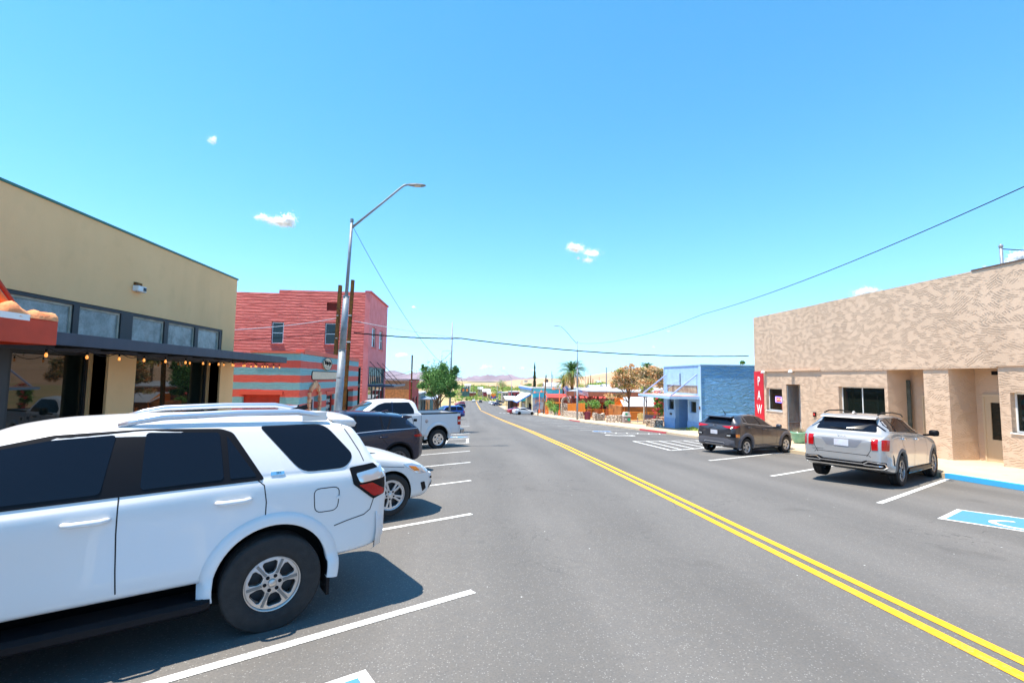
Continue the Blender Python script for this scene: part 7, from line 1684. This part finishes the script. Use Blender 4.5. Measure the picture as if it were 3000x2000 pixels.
def pickup():
    az = radians(240); o = root_from_left_wheel((-1.21, 19.76), az, .99); o.z = -.95
    sp = dict(x0=-1.02, x1=4.55, wb=3.5, rt=.39, arch=.50, archup=.10, th=.95, zm=.80, n=150, endround=.03,
        w=[(-1.02, .95), (-.9, .98), (0, .985), (.74, .985), (.8, .985), (3.5, .985), (4.2, .93), (4.55, .80)], wt=[(-1.02, .9), (.78, .90), (.84, .70), (1.1, .68), (2.6, .68), (2.9, .72), (3.3, .8), (4.55, .7)],
        zt=[(-1.02, 1.44), (.775, 1.44), (.80, 1.46), (.86, 1.75), (.93, 1.90), (1.05, 1.965), (1.3, 1.99), (2.0, 1.99), (2.5, 1.94), (2.85, 1.75), (3.2, 1.50), (3.35, 1.42), (4.2, 1.32), (4.45, 1.2), (4.55, 1.0)],
        zb=[(-1.02, 1.42), (.78, 1.42), (1.2, 1.41), (2.6, 1.38), (3.4, 1.36), (4.2, 1.26), (4.55, .95)], zl=[(-1.02, .56), (-.6, .53), (.7, .50), (3.5, .48), (4.55, .5)], cutboxes=[(-.98, .70, -.86, .86, .95, 2.5)])
    c = Car('pickup_truck', 'white full-size pickup with red tail lamps, its tail to the road on the left', o, az, P_WHITE, sp, cat='pickup')
    for side in 'LR':
        sg = 1 if side == 'L' else -1
        w = c.patch('side_windows', side, rpoly([(1.06, 1.44), (1.05, 1.60), (1.20, 1.88), (2.2, 1.875), (2.45, 1.80), (2.85, 1.55), (2.95, 1.44)], .05), M_GLASS, off=.005, dens=.1)
        c.ribbon('window_pillar', side, [(1.95, 1.43), (1.90, 1.89)], P_BLUEBLK, w=.05, off=.009)
        mb = MB()
        for ln in ([(.77, 1.42), (.77, .52)], [(1.95, 1.40), (1.97, .9), (1.95, .56)], [(1.2, 1.40), (1.1, 1.1), (1.1, .56)], [(3.0, 1.38), (3.0, .56)], [(-.95, 1.2), (-.95, .7)]): c.ribbon('', side, ln, w=.016, mb=mb)
        mb.build('panel_gap', M_GAP, c.root, world=False, fix=False)
        for ax in (0, 3.5): c.arc_lip('wheel_arch_flare', P_WHITE, ax, .47, .60, .03, side)
        c.patch('tail_light', side, rpoly([(-.86, 1.30), (-1.04, 1.30), (-1.04, .94), (-.86, .95)], .03), M_RED, off=.012, dens=.06); c.patch('reverse_lens', side, [(-.87, 1.15), (-1.04, 1.15), (-1.04, 1.07), (-.87, 1.07)], M_CLR, off=.018, dens=.06)
        c.patch('bed_rail_cap', side, [(-1.0, 1.40), (.76, 1.40), (.76, 1.425), (-1.0, 1.425)], M_BLK, off=.01, dens=.2); handle(c, side, 1.55, 1.27, M_BLK, .2)
        mirror_part(c, side, 2.75, sg*1.08, 1.5, M_BLK, (.14, .24, .26))
        c.patch('rocker_line', side, [(.5, .60), (3.0, .60), (3.0, .63), (.5, .63)], P_WHITE2, off=.008, dens=.2)
    c.patch('fuel_door', 'L', [(.54+.07*cos(t), 1.14+.07*sin(t)) for t in [2*pi*i/20 for i in range(20)]], M_CHR, off=.01, dens=.05)
    c.patch('badge', 'L', rpoly([(.95, 1.24), (1.10, 1.24), (1.10, 1.14), (.95, 1.14)], .01), M_BLK, off=.008, dens=.06)
    MB().box(-.97, .69, -.85, .85, .96, .975).build('bed_liner', M_BLK, c.root, world=False)
    MB().box(-.99, .76, -.955, -.87, 1.438, 1.452).box(-.99, .76, .87, .955, 1.438, 1.452).box(-1.02, -.97, -.86, .86, 1.438, 1.452).build('rail_cap', M_BLK, c.root, world=False)
    mb = MB().prism([(-1.06, .60), (-1.22, .60), (-1.24, .74), (-1.20, .77), (-1.06, .77)], 'y', -.93, .93); mb.build('rear_bumper', mat('dull_chrome', (.45, .44, .43), rough=.3, metal=.9), c.root, world=False, bevel=.03)
    c.patch('windscreen', 'T', rpoly([(2.62, -.60), (3.28, -.70), (3.28, .70), (2.62, .60)], .06), M_GLASS2, off=.006, dens=.12)
    for ax, sd in ((0, 'L'), (0, 'R'), (3.5, 'L'), (3.5, 'R')): add_wheel(c, ax, sd, .39, .235, .26, ('round', 5), M_CHR, .86, 2)
pickup()
# --- silver three-row SUV on the right
def silver_suv():
    az = radians(58.2); o = (10.025, 11.713, -.538)
    sp = dict(x0=-1.0, x1=3.68, wb=2.815, rt=.37, arch=.425, archup=.05, th=.93, zm=.78, n=120, endround=.035,
        w=[(-1.0, .80), (-.9, .88), (-.65, .935), (-.3, .945), (1, .93), (2.8, .945), (3.3, .88), (3.68, .68)], wt=[(-1.0, .80), (-.85, .76), (-.65, .70), (-.4, .64), (0, .625), (1.5, .61), (2.0, .63), (2.3, .74), (3.68, .6)],
        zt=[(-1.0, 1.12), (-.92, 1.18), (-.80, 1.25), (-.62, 1.44), (-.50, 1.58), (-.42, 1.635), (-.1, 1.675), (.6, 1.695), (1.2, 1.67), (1.6, 1.57), (2.05, 1.28), (2.3, 1.15), (3.2, 1.04), (3.5, .92), (3.68, .72)],
        zb=[(-1.0, 1.09), (-.8, 1.22), (-.4, 1.28), (.6, 1.22), (2.2, 1.12), (3.0, 1.0), (3.68, .7)], zl=[(-1.0, .42), (-.8, .36), (-.5, .30), (0, .27), (2.8, .27), (3.3, .26), (3.68, .35)])
    c = Car('parked_suv', 'light silver SUV with split vertical tail lamps parked on the right before the recessed entries', o, az, P_SILVER, sp, slope=-.029)
    for side in 'LR':
        sg = 1 if side == 'L' else -1
        wp = rpoly([(-.80, 1.32), (-.3, 1.30), (.6, 1.265), (2.12, 1.165), (1.70, 1.42), (1.3, 1.55), (.7, 1.605), (-.1, 1.60), (-.42, 1.565)], .03)
        c.patch('side_windows', side, wp, M_GLASS, off=.004, dens=.1); c.ribbon('chrome_trim', side, [(-.84, 1.31), (-.3, 1.285), (.6, 1.25), (2.15, 1.15)], M_SIL, w=.018, off=.006)
        mb = MB()
        for ln in ([(-.18, 1.30), (-.02, 1.60)], [(-.12, 1.30), (-.1, 1.5)], [(1.02, 1.24), (.92, 1.60)]): c.ribbon('', side, ln, w=.04, off=.007, mb=mb)
        mb.build('window_pillar', M_BLK, c.root, world=False, fix=False); mb = MB()
        for ln in ([(.0, 1.27), (.1, 1.0), (.35, .75), (.5, .42)], [(1.05, 1.23), (1.08, .8), (1.05, .42)], [(2.05, 1.15), (2.15, .8), (2.1, .42)]): c.ribbon('', side, ln, w=.010, mb=mb)
        mb.build('panel_gap', M_GAP, c.root, world=False, fix=False)
        for ax in (0, 2.815): c.arc_lip('wheel_arch_trim', mat('grey_plastic', (.16, .16, .16), rough=.6), ax, .405, .485, .014, side)
        MB().box(.45, 2.4, *sorted((sg*.80, sg*.955)), .26, .40).build('sill_trim', M_BLK, c.root, world=False, bevel=.02); MB().bar((.42, sg*.945, .29), (2.42, sg*.945, .29), .02).build('sill_chrome', M_CHR, c.root, world=False)
        handle(c, side, .1, 1.125, M_CHR, .2); handle(c, side, 1.25, 1.085, M_CHR, .2)
        MB().tube([(-.98+.0, sg*.56, 1.60), (-.75+.35, sg*.585, 1.685), (-.1, sg*.59, 1.735), (.7, sg*.59, 1.74), (1.4, sg*.575, 1.685), (1.55, sg*.57, 1.63)][1:], .018, 8).build('roof_rail', M_BLK, c.root, world=False, smooth=True)
        mirror_part(c, side, 1.97, sg*1.02, 1.235, M_BLK)
        # bumper corner vent
        c.patch('bumper_vent', side, rpoly([(-.58, .70), (-.66, .78), (-.60, .52), (-.50, .50)], .01), M_BLK, off=.004, dens=.06)
        for (a, b, tp, bt) in ((.62, .74, 1.125, .87), (.80, .90, 1.12, .87)):
            ya, yb = sorted((sg*a, sg*b)); c.patch('tail_light', 'B', rpoly([(ya, bt), (yb, bt), (yb, tp), (ya, tp)], .02), M_RED, off=.012, dens=.05)
        c.patch('tail_light', side, rpoly([(-.80, 1.115), (-.97, 1.11), (-.95, .89), (-.84, .885), (-.87, 1.0)], .015), M_RED, off=.012, dens=.05)
    c.patch('rear_glass', 'B', rpoly([(-.66, 1.275), (.66, 1.275), (.57, 1.56), (-.57, 1.56)], .05), M_GLASS, off=.006, dens=.08)
    MB().prism([(-.40, 1.66), (-.60, 1.62), (-.64, 1.585), (-.55, 1.575), (-.40, 1.60)], 'y', -.61, .61).build('rear_spoiler', P_SILVER, c.root, world=False, bevel=.015)
    c.patch('tailgate_recess_shade', 'B', rpoly([(-.44, 1.07), (.44, 1.07), (.32, .90), (-.32, .90)], .03), mat('shaded_silver', (.30, .31, .34), rough=.35, metal=.5), off=.003, dens=.08)  # flat patch, shade of the plate recess painted in darker silver
    c.patch('licence_plate', 'B', rpoly([(-.155, 1.065), (.155, 1.065), (.155, .91), (-.155, .91)], .01), PLATE, off=.012, dens=.08)
    q, nn = c.hit('B', 0, 1.13); text_mesh('KIA', .085, M_CHR, 'emblem', c.root, c.root.matrix_basis @ frame_mat(q+nn*.012, (0, -1, 0), (0, 0, 1)), extrude=.004, sx=1.5)
    q, nn = c.hit('B', .52, .80); text_mesh('SORENTO', .042, M_CHR, 'model_lettering', c.root, c.root.matrix_basis @ frame_mat(q+nn*.008, (0, -1, 0), (0, 0, 1)), extrude=.002, sx=1.3)
    mb = MB()
    for ln in ([(-.60, .70), (-.56, .74), (.56, .74), (.60, .70)], [(-.62, 1.12), (-.60, .86), (-.52, .71)], [(.62, 1.12), (.60, .86), (.52, .71)]): c.ribbon('', 'B', ln, w=.012, mb=mb)
    mb.build('panel_gap', M_GAP, c.root, world=False, fix=False)
    c.patch('lower_bumper', 'B', rpoly([(-.86, .44), (.86, .44), (.86, .60), (.5, .62), (.4, .57), (-.4, .57), (-.5, .62), (-.86, .60)], .02), M_BLK, off=.014, dens=.07)
    ch = MB()
    for sg in (-1, 1):
        for ln in ([(sg*.83, .575), (sg*.55, .60), (sg*.45, .53), (0, .53)], [(sg*.83, .575), (sg*.86, .50), (sg*.80, .46), (sg*.45, .455), (0, .455)], [(sg*.80, .515), (sg*.46, .515)]): c.ribbon('', 'B', ln, w=.022, off=.03, mb=ch)
    ch.build('bumper_chrome', M_CHR, c.root, world=False, fix=False)
    c.patch('rear_wiper', 'B', [(-.02, 1.29), (.34, 1.31), (.34, 1.322), (-.02, 1.305)], M_BLK, off=.016, dens=.1)
    MB().prism([(.02, 1.68), (-.22, 1.69), (-.16, 1.745)], 'y', -.02, .02).build('roof_antenna_fin', P_SILVER, c.root, world=False)
    for ax, sd in ((0, 'L'), (0, 'R'), (2.815, 'L'), (2.815, 'R')): add_wheel(c, ax, sd, .37, .245, .235, ('twin', 5), mat('two_tone_alloy', (.28, .28, .29), rough=.25, metal=.9), .82, 2)
silver_suv()
def grey_suv():
    az = radians(64.8); o = (10.219, 18.412, -.90)
    sp = dict(x0=-.70, x1=3.32, wb=2.6, rt=.335, arch=.39, archup=.045, th=.93, zm=.70, n=110, endround=.035,
        w=[(-.70, .76), (-.6, .84), (-.35, .885), (0, .90), (1, .88), (2.6, .90), (3.0, .84), (3.32, .62)], wt=[(-.70, .74), (-.5, .68), (-.3, .60), (0, .58), (1.3, .57), (1.8, .60), (2.1, .68), (3.32, .56)],
        zt=[(-.70, 1.08), (-.62, 1.14), (-.50, 1.22), (-.40, 1.38), (-.32, 1.48), (0, 1.54), (.6, 1.565), (1.1, 1.53), (1.5, 1.41), (1.9, 1.15), (2.05, 1.07), (2.7, .98), (3.1, .86), (3.32, .68)],
        zb=[(-.70, 1.06), (-.5, 1.18), (0, 1.20), (1, 1.12), (2.0, 1.03), (2.8, .93), (3.32, .66)], zl=[(-.70, .36), (-.5, .29), (0, .25), (2.6, .25), (3.0, .24), (3.32, .34)])
    c = Car('parked_suv', 'graphite grey compact SUV with slim tail lamps parked before the pawn shop', o, az, P_GREY, sp, slope=-.0146); CL = mat('grey_plastic_cladding', (.10, .10, .115), rough=.55)
    for side in 'LR':
        sg = 1 if side == 'L' else -1
        c.patch('side_windows', side, rpoly([(.12, 1.235), (1.0, 1.16), (1.92, 1.085), (1.5, 1.33), (1.15, 1.45), (.6, 1.50), (.20, 1.47)], .03), M_GLASS, off=.004, dens=.1); c.patch('quarter_glass', side, rpoly([(-.08, 1.27), (.07, 1.25), (.09, 1.46)], .02), M_GLASS, off=.005, dens=.06)
        c.ribbon('window_trim', side, [(-.12, 1.255), (.07, 1.22), (1.0, 1.145), (1.95, 1.06)], M_SIL, w=.012, off=.006); c.ribbon('window_pillar', side, [(.97, 1.15), (.88, 1.48)], M_BLK, w=.05, off=.007)
        mb = MB()
        for ln in ([(.12, 1.2), (.2, .95), (.42, .70), (.45, .36)], [(1.0, 1.13), (1.02, .36)], [(1.9, 1.05), (1.95, .7), (1.9, .4)]): c.ribbon('', side, ln, w=.010, mb=mb)
        mb.build('panel_gap', M_GAP, c.root, world=False, fix=False); c.patch('rocker_cladding', side, [(.42, .27), (2.2, .27), (2.2, .42), (.42, .42)], CL, off=.012, dens=.15)
        for ax in (0, 2.6): c.arc_lip('wheel_arch_cladding', CL, ax, .372, .50, .022, side, -.08, 1.08)
        handle(c, side, .18, 1.07, P_GREY, .18); handle(c, side, 1.12, .99, P_GREY, .2); mirror_part(c, side, 1.78, sg*.97, 1.11, P_GREY)
        c.patch('tail_light', side, rpoly([(-.36, 1.135), (-.66, 1.145), (-.68, 1.05), (-.6, 1.045)], .015), M_RED, off=.010, dens=.05)
        ya, yb = sorted((sg*.32, sg*.76)); c.patch('tail_light', 'B', rpoly([(sg*.30, 1.10), (sg*.74, 1.13), (sg*.74, 1.04), (sg*.5, 1.06)], .01) if sg > 0 else rpoly([(sg*.30, 1.10), (sg*.5, 1.06), (sg*.74, 1.04), (sg*.74, 1.13)], .01), M_RED, off=.010, dens=.05)
        h = c.patch('bumper_lamp', 'B', rpoly([(sg*.50, .74), (sg*.56, .84), (sg*.82, .86), (sg*.82, .70)], .02), M_BLK, off=.016, dens=.05)
        a = c.patch('amber_lens', side, rpoly([(-.44, .84), (-.60, .83), (-.60, .72), (-.45, .72)], .01), M_AMB, off=.018, dens=.05); a = c.patch('clear_lens', 'B', rpoly([(sg*.56, .80), (sg*.70, .81), (sg*.70, .75), (sg*.55, .75)], .01), M_CLR, off=.022, dens=.05)
    c.patch('rear_glass', 'B', rpoly([(-.60, 1.17), (.60, 1.17), (.50, 1.40), (-.50, 1.40)], .05), M_GLASS, off=.006, dens=.08)
    MB().prism([(-.28, 1.50), (-.48, 1.47), (-.52, 1.43), (-.42, 1.415), (-.28, 1.45)], 'y', -.55, .55).build('rear_spoiler', P_GREY, c.root, world=False, bevel=.015)
    c.patch('licence_plate', 'B', rpoly([(-.15, .94), (.15, .94), (.15, .79), (-.15, .79)], .01), PLATE, off=.012, dens=.08)
    c.patch('lower_bumper', 'B', rpoly([(-.80, .36), (.80, .36), (.80, .60), (.55, .66), (-.55, .66), (-.80, .60)], .02), CL, off=.012, dens=.08); c.ribbon('skid_trim', 'B', [(-.45, .47), (-.4, .50), (.4, .50), (.45, .47)], M_SIL, w=.03, off=.02); c.ribbon('skid_trim', 'B', [(-.42, .40), (.42, .40)], M_SIL, w=.02, off=.02)
    q, nn = c.hit('B', 0, 1.085); e = MB()
    for i in range(24): a, b = 2*pi*i/24, 2*pi*(i+1)/24; e.bar(q+nn*.014+Vector((0, .075*cos(a), .038*sin(a))), q+nn*.014+Vector((0, .075*cos(b), .038*sin(b))), .012)
    e.bar(q+nn*.014+Vector((0, .035, -.026)), q+nn*.014+Vector((0, .025, .028)), .012).bar(q+nn*.014+Vector((0, -.025, -.028)), q+nn*.014+Vector((0, -.035, .026)), .012).bar(q+nn*.014+Vector((0, .03, -.006)), q+nn*.014+Vector((0, -.03, .006)), .012); e.build('emblem', M_CHR, c.root, world=False)
    MB().tube([(-.05, 0, 1.54), (-.13, 0, 1.62), (-.24, 0, 1.74)], [.018, .012, .006], 6).build('roof_antenna', M_BLK, c.root, world=False)
    c.patch('rear_wiper', 'B', [(-.05, 1.19), (.3, 1.205), (.3, 1.218), (-.05, 1.205)], M_BLK, off=.016, dens=.1)
    for ax, sd in ((0, 'L'), (0, 'R'), (2.6, 'L'), (2.6, 'R')): add_wheel(c, ax, sd, .335, .21, .215, ('twin', 5), M_SIL, .78, 2)
grey_suv()
# --- cars further down the street
def far_suv(label, o, az, paint, group=None, L=1.0, dark_lower=False, h=1.0, name='parked_suv', det=0):
    sp = dict(x0=-.95, x1=3.6, wb=2.75, rt=.37, arch=.42, archup=.03, th=.93, zm=.75, n=44, endround=.04,
        w=[(-.95, .84), (-.7, .92), (0, .93), (2.75, .93), (3.3, .85), (3.6, .66)], wt=[(-.95, .78), (-.6, .68), (0, .66), (1.6, .66), (2.2, .78), (3.6, .6)],
        zt=[(-.95, 1.1*h), (-.86, 1.32*h), (-.74, 1.58*h), (-.6, 1.68*h), (0, 1.72*h), (1.2, 1.72*h), (1.6, 1.62*h), (2.15, 1.22*h), (2.5, 1.14*h), (3.3, 1.05*h), (3.6, .8*h)],
        zb=[(-.95, 1.05*h), (0, 1.13*h), (2.2, 1.08*h), (3.3, .95*h), (3.6, .75*h)], zl=[(-.95, .45), (0, .36), (2.75, .36), (3.6, .42)])
    c = Car(name, label, o, az, paint, sp, group=group)
    for side in 'LR':
        sg = 1 if side == 'L' else -1
        c.patch('side_windows', side, rpoly([(-.7, 1.2*h), (1.0, 1.18*h), (2.05, 1.13*h), (1.6, 1.52*h), (1.2, 1.60*h), (-.5, 1.60*h)], .05), M_GLASS, off=.004, dens=.15)
        c.patch('tail_light', side, [(-.72, 1.12*h), (-.95, 1.12*h), (-.95, .88*h), (-.72, .9*h)], M_RED, off=.01, dens=.1); c.patch('headlight', side, [(3.1, .92*h), (3.45, .88*h), (3.45, .76*h), (3.15, .8*h)], M_CLR, off=.01, dens=.1)
        if det: c.ribbon('window_pillar', side, [(.2, 1.18*h), (.15, 1.6*h)], paint, w=.08, off=.008); c.ribbon('window_pillar', side, [(1.05, 1.16*h), (1.0, 1.6*h)], paint, w=.08, off=.008); mirror_part(c, side, 1.95, sg*1.0, 1.2*h, paint)
        if dark_lower: c.patch('lower_cladding', side, [(-.9, .46), (3.4, .44), (3.4, .66), (-.9, .66)], M_BLK, off=.008, dens=.2)
    c.patch('rear_glass', 'B', rpoly([(-.62, 1.2*h), (.62, 1.2*h), (.56, 1.54*h), (-.56, 1.54*h)], .06), M_GLASS, off=.006, dens=.15); c.patch('windscreen', 'T', rpoly([(1.66, -.58), (2.16, -.66), (2.16, .66), (1.66, .58)], .06), M_GLASS2, off=.006, dens=.15)
    for ax, sd in ((0, 'L'), (0, 'R'), (2.75, 'L'), (2.75, 'R')): add_wheel(c, ax, sd, .37, .24, .23, ('spoke', 5), M_SIL, .80, 0)
    return c
def gp(x, y): return (x, y, gz(x, y))
far_suv('bright blue SUV with black lower bumper on the left behind the green street tree', gp(-1.75, 60.5), radians(240), P_BLUE, dark_lower=True, h=1.03, det=1)
far_suv('black SUV right behind the bright blue SUV', gp(-2.4, 180), radians(240), P_BLUEBLK)
far_suv('red and silver SUV parked beyond the black SUV on the left', gp(-3.0, 215), radians(240), P_REDC)
az = radians(76); sedan('parked_sedan', 'white sedan with black wheels parked nose to the kerb right of the road', gp(10.0, 98.2), az, P_WHITE, far=True, rim=M_BLK)
sedan('parked_sedan', 'red sedan mostly hidden behind the white sedan on the right', gp(9.4, 104.5), radians(72), P_REDC, far=True)
q = gnd(1450, 1188); far_suv('dark blue car parked on the right beyond the crosswalk bars', gp(q.x, q.y), radians(70), P_NAVY, h=.86, name='parked_car'); q2 = gnd(1445, 1183); sedan('parked_car', 'white car parked just beyond the dark blue car', gp(q.x-.4, q.y+8.5), radians(70), P_WHITE, far=True); far_suv('white SUV with black tailgate parked beyond the white car', gp(q.x-1.0, q.y+17), radians(70), P_WHITE, h=.98)
far_suv('charcoal SUV parked at the far right near the star sign', gp(15.6, 262), radians(80), P_CHAR)
sedan('driving_sedan', 'white car seen from behind driving away left of the yellow centre line', (gnd(1387.5, 1176.5).x, gnd(1387.5, 1176.5).y, gz(1, gnd(1387.5, 1176.5).y)), radians(2), P_WHITE, far=True)
q = gnd(1408.5, 1173.5); far_suv('dark grey car seen from behind driving away right of the centre line', gp(6.2, 262), radians(1), P_CHAR, h=.9, name='driving_car')
sedan('parked_car', 'dark blue car parked at the porch before the mural building', gp(14.6, 128), radians(80), P_NAVY, far=True)
# ------------------------------------------------------------------ daylight
sun_dir = Vector((-.345, -.065, 1)).normalized()
w = bpy.data.worlds.new('World'); scene.world = w; w.use_nodes = True; nt = w.node_tree; bg = nt.nodes['Background']
sky = nt.nodes.new('ShaderNodeTexSky'); sky.sky_type = 'NISHITA'; sky.sun_disc = False
sky.sun_elevation = math.asin(sun_dir.z); sky.sun_rotation = math.atan2(sun_dir.x, sun_dir.y)
sky.altitude = 1900; sky.air_density = 1.0; sky.dust_density = 0.0; sky.ozone_density = 1.6
hs = nt.nodes.new('ShaderNodeHueSaturation'); hs.inputs['Hue'].default_value = .484; hs.inputs['Saturation'].default_value = 1.28; hs.inputs['Value'].default_value = 1.0
nt.links.new(sky.outputs[0], hs.inputs['Color']); vd = nt.nodes.new('ShaderNodeVectorMath'); vd.operation = 'DIVIDE'; LIM = (2.2, 5.0, 11.0); vd.inputs[1].default_value = tuple(-q for q in LIM)
nt.links.new(hs.outputs[0], vd.inputs[0]); sx_ = nt.nodes.new('ShaderNodeSeparateXYZ'); nt.links.new(vd.outputs[0], sx_.inputs[0]); cx_ = nt.nodes.new('ShaderNodeCombineXYZ')
for i_ in range(3):   # soft shoulder: the film-like roll-off of the bright band near the horizon
    e_ = nt.nodes.new('ShaderNodeMath'); e_.operation = 'EXPONENT'; nt.links.new(sx_.outputs[i_], e_.inputs[0])
    f_ = nt.nodes.new('ShaderNodeMath'); f_.operation = 'MULTIPLY_ADD'; nt.links.new(e_.outputs[0], f_.inputs[0]); f_.inputs[1].default_value = -LIM[i_]; f_.inputs[2].default_value = LIM[i_]; nt.links.new(f_.outputs[0], cx_.inputs[i_])
nt.links.new(cx_.outputs[0], bg.inputs['Color']); bg.inputs['Strength'].default_value = .143
sl = bpy.data.lights.new('sun', 'SUN'); sl.energy = 3.1; sl.angle = radians(.5); sl.color = (1, .91, .78)
so = bpy.data.objects.new('sun', sl); COL.objects.link(so); so.rotation_euler = sun_dir.to_track_quat('Z', 'Y').to_euler(); so.location = (0, 0, 30)
scene.cycles.transparent_max_bounces = 40
scene.view_settings.view_transform = 'Standard'; scene.view_settings.look = 'None'; scene.view_settings.exposure = 1.58; scene.view_settings.gamma = 1
HAZE = True
if HAZE:
    hz = MB().box(-9500, 9500, -80, 12000, -75, 700).build('haze', None if False else mat('haze_air', (1, 1, 1)))
    m = bpy.data.materials['haze_air']; t_ = m.node_tree; t_.nodes.remove(t_.nodes['Principled BSDF']); v = t_.nodes.new('ShaderNodeVolumePrincipled')
    v.inputs['Density'].default_value = .000025; v.inputs['Color'].default_value = (.78, .82, 1, 1); v.inputs['Anisotropy'].default_value = .2
    t_.links.new(v.outputs[0], t_.nodes['Material Output'].inputs['Volume']); hz['kind'] = 'stuff'
    hz['label'] = 'pale desert air that softens the far mountains'
